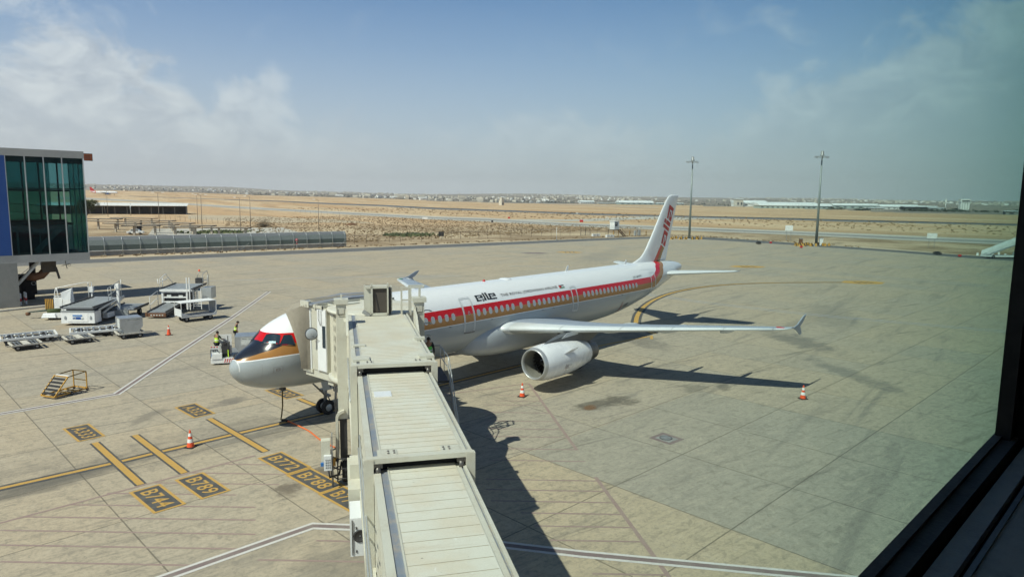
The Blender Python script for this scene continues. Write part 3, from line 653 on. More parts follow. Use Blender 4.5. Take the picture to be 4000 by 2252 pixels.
for s in (-1, 1):
    WS = wing_secs(s); mb = MB(); foil_loft(mb, WS, .14, .78)
    wing = recalc(mb.build('wing', 'wing_grey', AIR))
    mb = MB(); foil_loft(mb, WS[1:-2], 0, .139, 8, .004)
    for y, le, z, ch in ((5.3, 18.2, 3.3, 4.4), (9.1, 20.15, 3.54, 3.2), (12.4, 21.8, 3.77, 2.5), (14.9, 23.05, 3.94, 2.0)):
        pass
    recalc(mb.build('slat', 'slat_metal', wing))
    mb = MB(); foil_loft(mb, [WS[0]]+WS[-3:], 0, .139, 8) if 0 else foil_loft(mb, WS[-3:], 0, .139, 8); foil_loft(mb, WS[:2], 0, .139, 8); split(mb, 'leading_edge', 'slat_metal', wing)
    mb = MB(); foil_loft(mb, WS[1:4], .783, 1, 5); foil_loft(mb, WS[3:7], .783, 1, 5); split(mb, 'flap', 'wing_grey', wing)
    mb = MB(); foil_loft(mb, WS[6:8], .783, 1, 5); recalc(mb.build('aileron', 'wing_grey', wing)); mb = MB(); foil_loft(mb, WS[7:], .78, 1, 5); recalc(mb.build('wing_tip', 'slat_metal', wing))
    # thin slat joints standing a hair proud
    mb = MB()
    for y in (5.35, 8.6, 11.3, 13.9, 16.3):
        i = max(k for k in range(len(WS)-1) if abs(WS[k][0][1]) <= y); a, b = WS[i], WS[i+1]; tt = (y-abs(a[0][1]))/(abs(b[0][1])-abs(a[0][1]))
        le = Vector(a[0]).lerp(Vector(b[0]), tt); ch = Vector(a[1]).lerp(Vector(b[1]), tt); th = a[3]+(b[3]-a[3])*tt
        pts = [le+ch*c+Vector((0, 0, 1))*(foil(c, th)*ch.length+.008) for c in (0, .004, .015, .04, .08, .138)]
        mb.loft([[p-Vector((0, .012, 0)) for p in pts], [p+Vector((0, .012, 0)) for p in pts]], False, False)
    split(mb, 'slat_joint', 'frame_dark', wing)
    mb = MB(); P = [(24.9, 4.06), (25.6, 4.18), (26.55, 4.58), (27.0, 4.62), (26.5, 4.2), (26.1, 4.02), (26.45, 3.62), (26.5, 3.48), (26.2, 3.50), (25.6, 3.82)]
    mb.poly([(x, s*(17.03+(z-4.05)*.06), z) for x, z in P], .06, (0, s, 0)); recalc(mb.build('winglet', 'wing_grey', wing))
    for y, x0, ln, h in ((6.9, 20.6, 4.6, .42), (10.1, 22.1, 3.9, .34), (13.2, 23.7, 2.9, .27)):
        mb = MB(); zc = 2.86+(y-2)*.062; rg = []
        for k in range(11):
            q = k/10; rr = math.sin(math.pi*min(q*1.15, 1)**.8)**.7 if q < .87 else math.sin(math.pi*min(q*1.15, 1)**.8)**.7
            rr = max((4*q*(1-q))**.6, .03)
            rg.append([(x0+ln*q, s*y+.15*rr*math.cos(a), zc-.10-q*.12+h*.62*rr*math.sin(a)) for a in [2*math.pi*j/14 for j in range(14)]])
        mb.loft(rg); recalc(mb.build('flap_track_fairing', 'slat_metal', wing))
    mb = MB(); mb.box((24.32, s*16.55, 4.08), (.18, .42, .10)); mb.build('nav_light', 'red_paint' if s < 0 else 'green_paint', wing)
    # tailplane
    mb = MB(); TS = [((38.9, s*.6, 4.75), (4.6, 0, 0), (0, 0, 1), .10), ((39.5, s*1.1, 4.8), (4.1, 0, 0), (0, 0, 1), .10), ((42.35, s*6.0, 5.16), (1.55, 0, 0), (0, 0, 1), .09), ((42.75, s*6.22, 5.17), (1.15, 0, 0), (0, 0, 1), .08)]
    foil_loft(mb, TS, 0, .70); tp = recalc(mb.build('tailplane', 'slat_metal', AIR))
    mb = MB(); foil_loft(mb, TS[1:], .703, 1, 5); recalc(mb.build('elevator', 'wing_grey', tp))
# fin and rudder
def fin_mat():
    t = newmat('fin_livery'); x, y, z = t.xyz(t.obj)
    L = t.pw(z, [(5.5, 38.85), (5.9, 39.24), (6.6, 39.85), (7.32, 40.40)]); G = t.pw(z, [(5.5, 39.62), (5.9, 39.93), (6.6, 40.42), (7.2, 40.82)]); Nn = t.pw(z, [(5.5, 40.3), (6.0, 40.56), (6.5, 40.86), (7.0, 41.22)])
    top = (z-7.32)*(1/.84)+(x-40.4)*.40  # slanted end of the band
    on = (z+(x-40.4)*.40 < 7.30)
    c = t.mix(on*(x > L)*(x < G), (.80, .81, .82), (.56, .012, .014)); c = t.mix(on*(x > G)*(x < Nn), c, (.33, .17, .055))
    t.l.new(c.s, t.b.inputs['Base Color']); t.b.inputs['Roughness'].default_value = .25; t.b.inputs['Coat Weight'].default_value = .5; MC['fin_livery'] = t.m
fin_mat()
FIN = [(5.4, 34.8, 41.5), (5.84, 35.5, 41.64), (6.1, 36.4, 41.72), (6.31, 37.03, 41.8), (6.7, 37.6, 41.92), (7.18, 38.07, 42.07), (8.43, 39.09, 42.5), (10.28, 40.48, 43.12), (11.3, 41.35, 43.47), (11.6, 41.7, 43.57), (11.76, 42.2, 43.6)]
def finhalf(x, z):
    for a, b in zip(FIN, FIN[1:]):
        if z <= b[0]:
            k = (z-a[0])/(b[0]-a[0]); le = a[1]+(b[1]-a[1])*k; te = a[2]+(b[2]-a[2])*k
            return foil(min(max((x-le)/(te-le), 0), 1), .085 if z > 7 else .06)*(te-le)
    return .03
FSs = [((le, 0, z), (te-le, 0, 0), (0, 1, 0), .085 if z > 7 else .06) for z, le, te in FIN]
mb = MB(); foil_loft(mb, FSs, 0, .68, 12); fin = recalc(mb.build('tail_fin', 'fin_livery', AIR))
mb = MB(); foil_loft(mb, FSs[1:], .683, 1, 5); recalc(mb.build('rudder', 'fin_livery', fin))
def fin_poly(name, polys, m_, off):
    mb_ = MB()
    for P in polys:
        P2 = []
        for i in range(len(P)):
            a, b = P[i], P[(i+1) % len(P)]
            for k in range(5): P2.append((a[0]+(b[0]-a[0])*k/5, a[1]+(b[1]-a[1])*k/5))
        mb_.poly([(x, -finhalf(x, z)-off, z) for x, z in P2])
    split(mb_, name, m_, fin)
fin_poly('fin_letter', [[(41.78, 10.87), (42.75, 10.5), (42.25, 9.3), (41.37, 9.68)], [(40.97, 9.65), (42.23, 9.16), (42.03, 8.83), (40.85, 9.29)], [(40.79, 9.19), (41.97, 8.7), (41.85, 8.41), (40.67, 8.88)], [(40.95, 8.63), (41.78, 8.27), (41.26, 7.07), (40.43, 7.42)]], 'letter_red', .014)
fin_poly('fin_letter_gap', [[(41.92, 10.41), (42.43, 10.25), (42.22, 9.72), (42.06, 9.76), (42.17, 10.17), (42.0, 10.26), (41.75, 9.52), (41.62, 9.57)], [(41.19, 9.56), (41.25, 9.54), (41.17, 9.17), (41.11, 9.19)], [(41.02, 8.19), (41.44, 8.01), (41.22, 7.51), (41.09, 7.55), (41.24, 7.94), (41.09, 7.99), (40.8, 7.26), (40.68, 7.31)]], 'rim_white', .026)
# port-side windows (rim and pane) and cockpit glazing
def rr_path(cx, cz, w_, h, rad, n=5):
    o = []
    for sx, sz, a0 in ((1, 1, 0), (-1, 1, 90), (-1, -1, 180), (1, -1, 270)):
        for k in range(n+1):
            a = R(a0+90*k/n); o.append((cx+sx*(w_/2-rad)+rad*math.cos(a), cz+sz*(h/2-rad)+rad*math.sin(a)))
    return o
def surf_arc(x, s_, t0, off, side=-1): return fpt(x, t0+s_/2.02, off, side)
def ring_on(mb_, x0, z0, w_, h, rad, th, off, side=-1):
    t0 = tz(x0, z0); a = rr_path(0, 0, w_, h, rad); b = rr_path(0, 0, w_-2*th, h-2*th, max(rad-th, .01)); n = len(a)
    sub = []
    def dens(p, q):
        o = []
        for i in range(n):
            j = (i+1) % n; k = max(1, int(math.hypot(p[j][0]-p[i][0], p[j][1]-p[i][1])/.12)+0)
            k = max(1, int(math.hypot(a[j][0]-a[i][0], a[j][1]-a[i][1])/.15))
            for q_ in range(k): o.append((p[i][0]+(p[j][0]-p[i][0])*q_/k, p[i][1]+(p[j][1]-p[i][1])*q_/k))
        return o
    A, B = dens(a, 0), dens(b, 0); m_ = len(A)
    mb_.add([surf_arc(x0+x, z, t0, off, side) for x, z in A]+[surf_arc(x0+x, z, t0, off, side) for x, z in B], [(i, (i+1) % m_, m_+(i+1) % m_, m_+i) for i in range(m_)])
    return mb_
wx = [10.414+.5334*i for i in range(-8, 5)]+[10.414+.5334*i for i in range(8, 15)]+[18.68, 19.47]+[20.06+.5334*i for i in range(8)]+[25.89+.5334*i for i in range(15)]
for x in wx:
    mb = MB(); ring_on(mb, x, 4.41, .285, .41, .135, .035, .012); o = recalc(mb.build('window', 'rim_grey', AIR))
    mb = MB(); t0 = tz(x, 4.41); P = rr_path(0, 0, .22, .35, .105); mb.add([surf_arc(x+a, b, t0, .006) for a, b in P], [tuple(range(len(P)))]); mb.build('pane', 'pane_grey', o)
for x, z, w_, h, nm in ((13.87, 4.37, .94, 2.16, 'door'), (24.72, 4.22, .70, 1.80, 'door'), (36.5, 4.45, .92, 2.0, 'door')):
    mb = MB(); ring_on(mb, x, z, w_, h, .14, .06, .010); ring_on(mb, x, z, w_-.18, h-.16, .10, .03, .010); o = recalc(mb.build(nm, 'rim_white', AIR)); mb = MB(); ring_on(mb, x, z, w_+.035, h+.035, .15, .018, .012); ring_on(mb, x, z, w_-.115, h-.115, .11, .016, .012); recalc(mb.build('door_gap', 'line_grey', o))
    mb = MB(); ring_on(mb, x, z+.1, .16, .22, .075, .03, .014); recalc(mb.build('door_window', 'pane_grey', o))
mb = MB(); ring_on(mb, 13.87, 3.32, .9, .10, .04, .045, .012); recalc(mb.build('door_sill', 'frame_dark', AIR))
def quad_on(mb_, C, off, side=-1, n=8):   # C: four (x,z) corners on the nose
    T4 = [(x, tz(x, z)) for x, z in C]; vs = []
    for j in range(n+1):
        for i in range(n+1):
            u, v = i/n, j/n; x = (T4[0][0]*(1-u)+T4[1][0]*u)*(1-v)+(T4[3][0]*(1-u)+T4[2][0]*u)*v; t_ = (T4[0][1]*(1-u)+T4[1][1]*u)*(1-v)+(T4[3][1]*(1-u)+T4[2][1]*u)*v
            vs.append(fpt(x, t_, off, side))
    return mb_.add(vs, [(j*(n+1)+i, j*(n+1)+i+1, (j+1)*(n+1)+i+1, (j+1)*(n+1)+i) for j in range(n) for i in range(n)], True)
for side in (-1, 1):
    mb = MB(); quad_on(mb, [(1.34, 4.34), (1.86, 4.35), (2.06, 4.72), (1.68, 4.72)], .012, side); o = recalc(mb.build('windshield', 'glass_dark', AIR))
    mb = MB(); quad_on(mb, [(1.88, 4.33), (2.47, 4.25), (2.46, 4.70), (2.18, 4.70)], .012, side); o2 = recalc(mb.build('cockpit_window', 'glass_dark', AIR))
    mb = MB()
    for A_, B_ in (((1.34, 4.325), (1.84, 4.335)), ((1.88, 4.31), (2.47, 4.235)), ((2.48, 4.25), (2.47, 4.70)), ((2.18, 4.715), (2.46, 4.715)), ((1.87, 4.33), (2.17, 4.70))):
        pts = [sf(A_[0]+(B_[0]-A_[0])*k/6, A_[1]+(B_[1]-A_[1])*k/6, .016, side) for k in range(7)]; mb.tube(pts, .014, 5)
    mb.build('glazing_bar', 'frame_dark', AIR)
    mb = MB(); mb.tube([sf(1.42+(.30*k/5), 4.375+.0*k, .03, side) for k in range(6)], .012, 5); mb.build('wiper', 'bare_metal', AIR)
mb = MB(); quad_on(mb, [(1.52, 4.36), (1.74, 4.37), (1.78, 4.46), (1.57, 4.45)], .02); mb.build('painted_glint', mat('pale_cyan', (.45, .68, .72), .5, dirt=0), AIR)  # pale patch painted as a sun glint on the windshield
# lettering on the port side
LG = [[(0, .43), (.65, .416), (.661, .187), (.258, .195), (.206, .27), (.465, .274), (.46, .353), (.181, .345), (.184, .09), (.467, .076), (.39, .002), (0, 0)], [(.492, .029), (.641, .032), (.63, -.033), (.48, -.022)], [(.501, .12), (.649, .114), (.69, .06), (.47, .072)], [(.712, .54), (.872, .528), (.88, .001), (.676, .005), (.721, .179)],
      [(.931, .534), (1.113, .537), (1.121, .088), (1.201, .078), (1.21, .428), (1.834, .422), (1.837, .189), (1.463, .193), (1.393, .273), (1.654, .265), (1.655, .344), (1.39, .348), (1.374, .091), (1.838, .084), (1.84, 0), (.961, .008)]]
mb = MB(); t0 = tz(15, 5.03)
for P in LG:
    P2 = []
    for i in range(len(P)):
        a, b = P[i], P[(i+1) % len(P)]; k = max(1, int(math.hypot(b[0]-a[0], b[1]-a[1])/.12))
        for q in range(k): P2.append((a[0]+(b[0]-a[0])*q/k, a[1]+(b[1]-a[1])*q/k))
    mb.poly([fpt(14.84+x, t0+z/2.03, .014) for x, z in P2])
recalc(mb.build('logo_lettering', 'logo_black', fus))
mb = MB(); text_on(mb, 'THE ROYAL JORDANIAN AIRLINE', lambda a, b: fpt(17.12+a*5.93, tz(18, 5.05)+b*.25/2.03, .012), .012, 1.06); mb.build('title_lettering', 'title_dark', fus)
mb = MB(); text_on(mb, 'JY-AYV', lambda a, b: fpt(33.2+a*1.45, tz(33.9, 4.90)+b*.27/2.0, .012), .012, 1.0); mb.build('registration_lettering', 'logo_black', fus)
t0 = tz(23.5, 5.05)
for m_, P in (('logo_black', [(0, .17), (.6, .17), (.6, .255), (0, .255)]), ('rim_white', [(0, .085), (.6, .085), (.6, .17), (0, .17)]), ('green_paint', [(0, 0), (.6, 0), (.6, .085), (0, .085)])):
    mb = MB(); mb.poly([fpt(23.27+x, t0+z/2.03, .010) for x, z in P]); recalc(mb.build('flag_stripe', m_, fus))
mb = MB(); mb.poly([fpt(23.27+x, t0+z/2.03, .016) for x, z in ((0, 0), (.32, .1275), (0, .255))]); recalc(mb.build('flag_triangle', 'red_paint', fus))
# centenary mark near the tail
mb = MB(); text_on(mb, '100', lambda a, b: fpt(31.65+a*.62+b*.22, tz(31.9, 2.78)+b*.36/2, .012), .02, .85); mb.build('number_lettering', 'logo_black', fus)
for m_, dx_ in (('logo_black', 0), ('letter_red', .13), ('line_grey', .24)):
    A_, B_ = [], []
    for k in range(13):
        q = k/12; x = 31.22+dx_+.42*(1-math.cos(q*math.pi/2)); z = 3.42-dx_*.8-q*(1.10-dx_); wd = .06*math.sin(math.pi*min(max(q, .08), .92))
        A_.append(fpt(x-.35*q*q+.05-wd/2, tz(31.5, z), .012)); B_.append(fpt(x-.35*q*q+.05+wd/2, tz(31.5, z), .012))
    mb = MB(); mb.loft([A_, B_], False, False); mb.build('swoosh_mark', m_, fus)
mb = MB(); ring_on(mb, 31.95, 3.55, .34, .34, .165, .03, .012); mb.build('crest_mark', mat('dull_gold', (.33, .27, .15), .5, dirt=.1), fus)
mb = MB(); mb.poly([fpt(33.95+x, tz(34.3, 3.20+z), .012) for x, z in ((0, 0), (.9, .05), (.9, .12), (0, .07))]); mb.poly([fpt(33.75+x, tz(34, 3.16+z), .012) for x, z in ((0, 0), (.06, .02), (.12, .17), (.05, .15))]); mb.build('small_lettering', 'line_grey', fus)
mb = MB(); ring_on(mb, 1.66, 3.2, .40, .42, .05, .012, .010); ring_on(mb, 1.66, 3.2, .17, .17, .02, .03, .012); recalc(mb.build('hatch_outline', 'marking_maroon', fus))
# roof fittings
for x, h in ((26.1, .42), (34.4, .33)):
    mb = MB(); mb.hexa([(x, -.02, 5.9), (x+.30, -.02, 5.9), (x+.30, .02, 5.9), (x, .02, 5.9)], [(x+.26, -.01, 5.93+h), (x+.42, -.01, 5.93+h), (x+.42, .01, 5.93+h), (x+.26, .01, 5.93+h)]); mb.build('blade_antenna', 'aircraft_white', AIR)
mb = MB(); mb.rev((17.2, 0, 5.9), (0, 0, 1), [(0, .10), (.06, .10), (.12, .06), (.14, .01)], 12); mb.build('beacon', 'letter_red', AIR)
mb = MB(); mb.rev((19.3, 0, 5.90), (0, 0, 1), [(0, .42), (.05, .38), (.08, .2), (.09, .01)], 20); mb.build('roof_fairing', 'aircraft_white', AIR)
mb = MB()
for x0, z0, x1, z1 in ((35.0, 5.5, 37.6, 5.35),): 
    for A_ in ([sf(x0+(x1-x0)*k/8, z0+(z1-z0)*k/8, .006) for k in range(9)],): mb.tube(A_, .006, 4)
mb.build('panel_line', 'line_grey', AIR)
for x in (12.2, 15.8, 20.9, 22.1, 30.4, 31.0):
    mb = MB(); p = sf(x, 3.86, .03); mb.box(p, (.07, .05, .04)); mb.build('drain_mast', 'frame_dark', AIR)
# engines
for s in (-1, 1):
    ax = Vector((1, 0, -.012)).normalized(); P0 = Vector((15.18, s*5.75, 1.75))
    mb = MB(); mb.rev(P0, ax, [(.26, .955), (.55, 1.02), (1.0, 1.065), (1.8, 1.08), (2.6, 1.06), (3.4, 1.0), (4.2, .90), (5.0, .755), (5.15, .72), (5.1, .68)], 56)
    eng = mb.build('engine', 'aircraft_white', AIR)
    mb = MB(); mb.rev(P0, ax, [(.262, .957), (.12, .925), (.03, .885), (0, .85), (.02, .82), (.10, .795), (.2, .785)], 56); mb.build('inlet_lip', 'bare_metal', eng)
    mb = MB(); mb.rev(P0, ax, [(.2, .785), (.6, .80), (1.15, .82), (1.2, .82)], 56); mb.build('inlet_duct', mat('duct_grey', (.33, .32, .28), .4, metal=.3, dirt=.3), eng)
    mb = MB(); mb.rev(P0, ax, [(1.3, .83), (1.3, .005)], 40); mb.build('fan_disc', 'interior_dark', eng)
    mb = MB()
    for k in range(22):
        a = 2*math.pi*k/22
        def bp_(r_2, da, x_): return P0+Vector((x_, r_2*math.cos(a+da), r_2*math.sin(a+da)))
        mb.add([bp_(.25, 0, 1.02), bp_(.80, .10, .98), bp_(.80, .30, 1.25), bp_(.25, .18, 1.25)], [(0, 1, 2, 3)])
    mb.build('fan_blades', 'dark_metal', eng)
    mb = MB(); mb.rev(P0, ax, [(.72, .005), (.78, .07), (.95, .19), (1.12, .26)], 24); mb.build('spinner', 'fan_black', eng)
    mb = MB(); A_, B_ = [], []
    for k in range(12):
        a = k*.42; q = k/11; x = .80+.16*q; rr = .085+.12*q
        A_.append(P0+Vector((x-.012, rr*math.cos(a), rr*math.sin(a)))); B_.append(P0+Vector((x+.03, (rr+.035)*math.cos(a), (rr+.035)*math.sin(a))))
    mb.loft([A_, B_], False, False); mb.build('spinner_spiral', 'rim_white', eng)
    mb = MB(); mb.rev(P0, ax, [(5.05, .745), (5.25, .72), (5.6, .66), (5.95, .60), (6.05, .57), (5.9, .54)], 48); mb.build('exhaust_nozzle', 'dark_metal', eng)
    mb = MB(); mb.rev(P0, ax, [(5.6, .5), (6.0, .35), (6.4, .15), (6.55, .01)], 24); mb.build('exhaust_cone', 'steel_grey', eng)
    mb = MB(); mb.hexa([(16.9, s*5.75-.9*1-.0 if 0 else s*5.75-.93, 2.22), (17.9, s*5.75-.95, 2.26), (17.9, s*5.75-.93, 2.22), (16.9, s*5.75-.91, 2.2)], [(17.35, s*5.75-1.24, 2.50), (17.9, s*5.75-1.30, 2.56), (17.9, s*5.75-1.28, 2.55), (17.35, s*5.75-1.22, 2.49)]); mb.build('strake', 'aircraft_white', eng)
    mb = MB()
    for z_, y_ in ((0, 0), (.10, .01), (.2, .02)): mb.box((17.05+z_*2.2, s*5.75-1.075+y_, 1.60-z_*.4), (.12, .02, .03))
    for k in range(9): mb.box((16.95+.09*(k % 4), s*5.75-1.085, 1.5-.09*(k//4)), (.055, .014, .045))
    mb.build('stencil_marks', 'marking_maroon', eng)
    mb = MB()
    prof = [(15.95, 2.76, .02), (16.6, 2.90, .10), (17.3, 3.02, .17), (18.0, 3.12, .22), (18.9, 3.20, .24), (20.0, 3.20, .24), (21.2, 3.05, .18), (22.4, 2.98, .05)]
    mb.loft([[(x, s*5.75-w_, zt-.02), (x, s*5.75+w_, zt-.02), (x, s*5.75+w_, zb), (x, s*5.75-w_, zb)] for (x, zt, w_), zb in zip(prof, (2.6, 2.6, 2.62, 2.55, 2.4, 2.2, 2.5, 2.9))], True, True, False)
    recalc(mb.build('pylon', 'pylon_grey', AIR))
    mb = MB(); mb.hexa([(17.6, s*5.75-.26, 2.95), (19.3, s*5.75-.26, 3.0), (19.3, s*5.75-.24, 3.0), (17.6, s*5.75-.24, 2.95)], [(18.1, s*5.75-.26, 3.2), (19.3, s*5.75-.26, 3.28), (19.3, s*5.75-.24, 3.28), (18.1, s*5.75-.24, 3.2)]); mb.build('pylon_panel', 'slat_metal', AIR)
# landing gear
def wheel(mb_, c, r, w_, hub=.5):
    c = Vector(c); mb_.rev(c-Vector((0, w_/2, 0)), (0, 1, 0), [(.04, r*hub), (0, r*.75), (.02, r*.93), (w_*.25, r), (w_*.75, r), (w_-.02, r*.93), (w_, r*.75), (w_-.04, r*hub)], 28)
ng = thing('tmp', (0, 0, 0), 0, None, None); bpy.data.objects.remove(ng)
mb = MB(); mb.tube([(5.07, 0, 2.3), (5.07, 0, .38)], .085, 12); mb.tube([(5.07, -.27, .38), (5.07, .27, .38)], .05, 10); mb.tube([(5.05, 0, 1.0), (4.1, .0, 2.0)], .045, 8); mb.box((5.2, 0, .95), (.2, .34, .12)); mb.box((4.95, 0, 1.25), (.14, .5, .16)); mb.tube([(5.2, 0, .95), (5.36, 0, .62), (5.12, 0, .42)], .03, 6)
ngo = recalc(mb.build('nose_gear', 'steel_grey', AIR))
for y in (-.25, .25):
    mb = MB(); wheel(mb, (5.07, y, .38), .38, .22); o = recalc(mb.build('wheel', 'rubber', ngo)); mb = MB()
    for sd_ in (-1, 1): mb.rev((5.07, y+sd_*.055, .38), (0, sd_, 0), [(.0, .19), (.02, .19), (.03, .13), (.045, .08), (.05, .01)], 20)
    recalc(mb.build('rim', 'galvanised', ngo))
mb = MB(); mb.hexa([(4.7, -.40, 1.35), (5.7, -.40, 1.35), (5.7, -.38, 1.35), (4.7, -.38, 1.35)], [(4.6, -.34, 1.86), (5.75, -.34, 1.86), (5.75, -.32, 1.86), (4.6, -.32, 1.86)])
o = mb.build('gear_door', 'aircraft_grey', AIR); mb = MB(); text_on(mb, 'YV', lambda a, b: (5.0+a*.42, -.405+.05*(.15+b*.5)-.006, 1.43+b*.26), .02); mb.build('door_lettering', 'logo_black', o)
for s in (-1, 1):
    mb = MB(); mb.tube([(21.98, s*3.8, 3.0), (21.98, s*3.8, .58)], .13, 12); mb.tube([(21.98, s*3.4, .58), (21.98, s*4.2, .58)], .07, 10); mb.tube([(21.98, s*3.75, 1.3), (21.98, s*2.4, 2.3)], .06, 8)
    g_ = recalc(mb.build('main_gear', 'steel_grey', AIR))
    for y in (3.42, 4.18):
        mb = MB(); wheel(mb, (21.98, s*y, .58), .58, .40); recalc(mb.build('wheel', 'rubber', g_))
        mb = MB()
        for sd_ in (-1, 1): mb.rev((21.98, s*y+sd_*.10, .58), (0, sd_, 0), [(0, .29), (.03, .27), (.06, .1), (.07, .01)], 20)
        recalc(mb.build('rim', 'galvanised', g_))
    mb = MB(); mb.box((21.9, s*4.45, 1.7), (1.1, .04, 1.9)); mb.build('gear_door', 'aircraft_grey', AIR)
# power socket under the nose
mb = MB(); mb.box((2.6, -.05, 1.86), (.2, .3, .16)); mb.build('power_socket', 'frame_dark', AIR)

# ------------------------------------------------------------------ passenger boarding bridge, local frame (s along, q left, z up)
BO = Vector((-6.27, -20.01, 0)); BA = R(54.5)
JB = thing('passenger_bridge', BO, BA, 'pale green grey telescopic passenger bridge with ribbed roof reaching the jet door', 'jet bridge')
def BL(x, y, z): # world -> bridge local
    dx_, dy_ = x-BO.x, y-BO.y
    return (dx_*math.cos(BA)+dy_*math.sin(BA), -dx_*math.sin(BA)+dy_*math.cos(BA), z)
def roofmat():
    t = newmat('ribbed_roof'); n = t.noise(t.obj, .9, 6, .65); st = t.noise(t.comb(*[a*b for a, b in zip(t.xyz(t.obj), (3.2, .35, 1))]), 1, 6, .7)
    v = t.noise(t.obj, 17, 2, .5); v2 = t.noise(t.obj, 6, 3, .6)
    c = t.mix(t.ramp(n, .38, .66)*.8, (.63, .62, .535), (.60, .54, .42)); c = t.mix(t.ramp(st, .52, .72)*.55, c, (.47, .39, .28))
    c = t.mix(t.ramp(v, .735, .76)*.9, c, (.05, .045, .04)); c = t.mix(t.ramp(v2, .70, .74)*.5, c, (.8, .8, .78))
    t.l.new(c.s, t.b.inputs['Base Color']); t.b.inputs['Roughness'].default_value = .6; MC['ribbed_roof'] = t.m
roofmat()
def tunnel(name, s0, s1, hw, z0, z1, seam, sm):
    mb_ = MB(); body = MB(); k = 0
    n = int((s1-s0)/.16)
    for sg in (-1, 1):
        A_ = []; 
        for i in range(n+1):
            s_ = s0+(s1-s0)*i/n; off = .045 if (i//2) % 2 else 0
            A_.append((s_, sg*(hw-off), 0))
        body.loft([[(a, b, z0) for a, b, _ in A_], [(a, b, z1-.12) for a, b, _ in A_]], False, False, False)
    body.add([(s0, -hw, z0), (s1, -hw, z0), (s1, hw, z0), (s0, hw, z0)], [(0, 1, 2, 3)])
    o = body.build(name, 'bridge_beige', JB)
    r_o = MB(); r_o.bb((s0, -hw+.20, z1-.10), (s1, hw-.30, z1)); rf = r_o.build('roof', 'ribbed_roof', o)
    g_ = MB(); g_.bb((s0, hw-.10, z1-.16), (s1, hw-.03, z1-.05)); g_.bb((s0, hw-.21 if 0 else hw-.10, z1-.12), (s1, hw-.03, z1-.06))
    # gutter on the left: pale lip, blue grey channel, rusty inner edge
    gg = MB(); gg.bb((s0, hw-.30, z1-.13), (s1, hw-.13, z1-.03)); 
    gg.build('gutter', 'gutter_blue', o)
    r2_ = MB(); r2_.bb((s0, hw-.13, z1-.16), (s1, hw+.012, z1-.005)); r2_.bb((s0, hw-.30, z1-.03), (s1, hw-.27, z1+.012)); r2_.bb((s0, -hw-.015, z1-.16), (s1, -hw+.05, z1+.005)); r2_.bb((s0, -hw+.09, z1-.1), (s1, -hw+.20, z1-.02)); r2_.build('eaves', 'bridge_beige', o)
    rr = MB(); rr.bb((s0, -hw+.05, z1-.14), (s1, -hw+.09, z1-.05)); rr.build('right_gutter', 'gutter_blue', o)
    s_ = s0+.1; q = MB()
    while s_ < s1-.05:
        q.bb((s_, -hw+.22, z1-.002), (s_+sm, hw-.31, z1+.004)); s_ += seam
    q.build('roof_seam', 'roof_seam', o)
    s_ = s0+.2; b2 = MB()
    bt = MB(); bt.bb((s0, hw+.0, z0-.02), (s1, hw+.06, z0+.16)); bt.bb((s0, -hw-.06, z0-.02), (s1, -hw, z0+.16)); bt.build('side_beam', 'bridge_beige', o)
    return o
tA = tunnel('tunnel', -14, 1.2, .93, 3.60, 5.76, .36, .012)
tB = tunnel('tunnel', .36, 8.2, 1.07, 3.48, 6.04, .30, .011)
tC = tunnel('tunnel', 7.05, 16.6, 1.22, 3.34, 6.35, .205, .009)
def portal(s0, hw, z0, z1, zin):
    mb_ = MB(); mb_.bb((s0-.16, hw-.13, z0-.1), (s0, hw+.06, z1)); mb_.bb((s0-.16, -hw-.06, z0-.1), (s0, -hw+.13, z1)); mb_.bb((s0-.14, -hw-.02, z1-.09), (s0+.02, hw+.02, z1+.015))
    for sg in (-1, 1):
        mb_.bb((s0-.10, sg*(hw-.42)-.2, z1+.0), (s0+.35, sg*(hw-.42)+.2, z1+.018))
    mb_.build('portal_frame', 'bridge_beige', JB)
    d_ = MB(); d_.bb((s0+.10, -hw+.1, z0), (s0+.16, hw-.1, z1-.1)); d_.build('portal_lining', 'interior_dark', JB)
    for sg in (-1, 1):
        r_ = MB(); r_.rev((s0-.05, sg*(hw-.22)-.05, z1-.26), (0, 1, 0), [(0, .01), (0, .10), (.10, .10), (.10, .01)], 18); r_.bb((s0-.10, sg*(hw-.22)-.09, z1-.20), (s0, sg*(hw-.22)+.09, z1-.08)); r_.build('guide_roller', 'dark_metal', JB)
        b_ = MB()
        for a in (.10, .22):
            for c in (-.06, .06): b_.rev((s0+a, sg*(hw-.5)+c, z1+.01), (0, 0, 1), [(0, .022), (.03, .022), (.03, .001)], 8)
        split(b_, 'bolt', 'dark_metal', JB)
portal(.36, 1.07, 3.48, 6.04, 5.76); portal(7.05, 1.22, 3.34, 6.35, 6.15)
m0 = MB(); m0.bb((4.6, .25, 6.04), (5.1, .70, 6.06)); m0.build('patch_plate', 'white_paint', JB)
m0 = MB(); m0.bb((9.5, .75, 6.35), (9.75, 1.15, 6.40)); m0.bb((7.4, .7, 6.35), (7.9, 1.2, 6.42)); m0.bb((7.4, -1.25, 6.35), (7.8, -.8, 6.44)); m0.bb((10.2, -1.3, 6.35), (10.45, -.95, 6.44)); split(m0, 'roof_bracket', 'bridge_beige', JB)
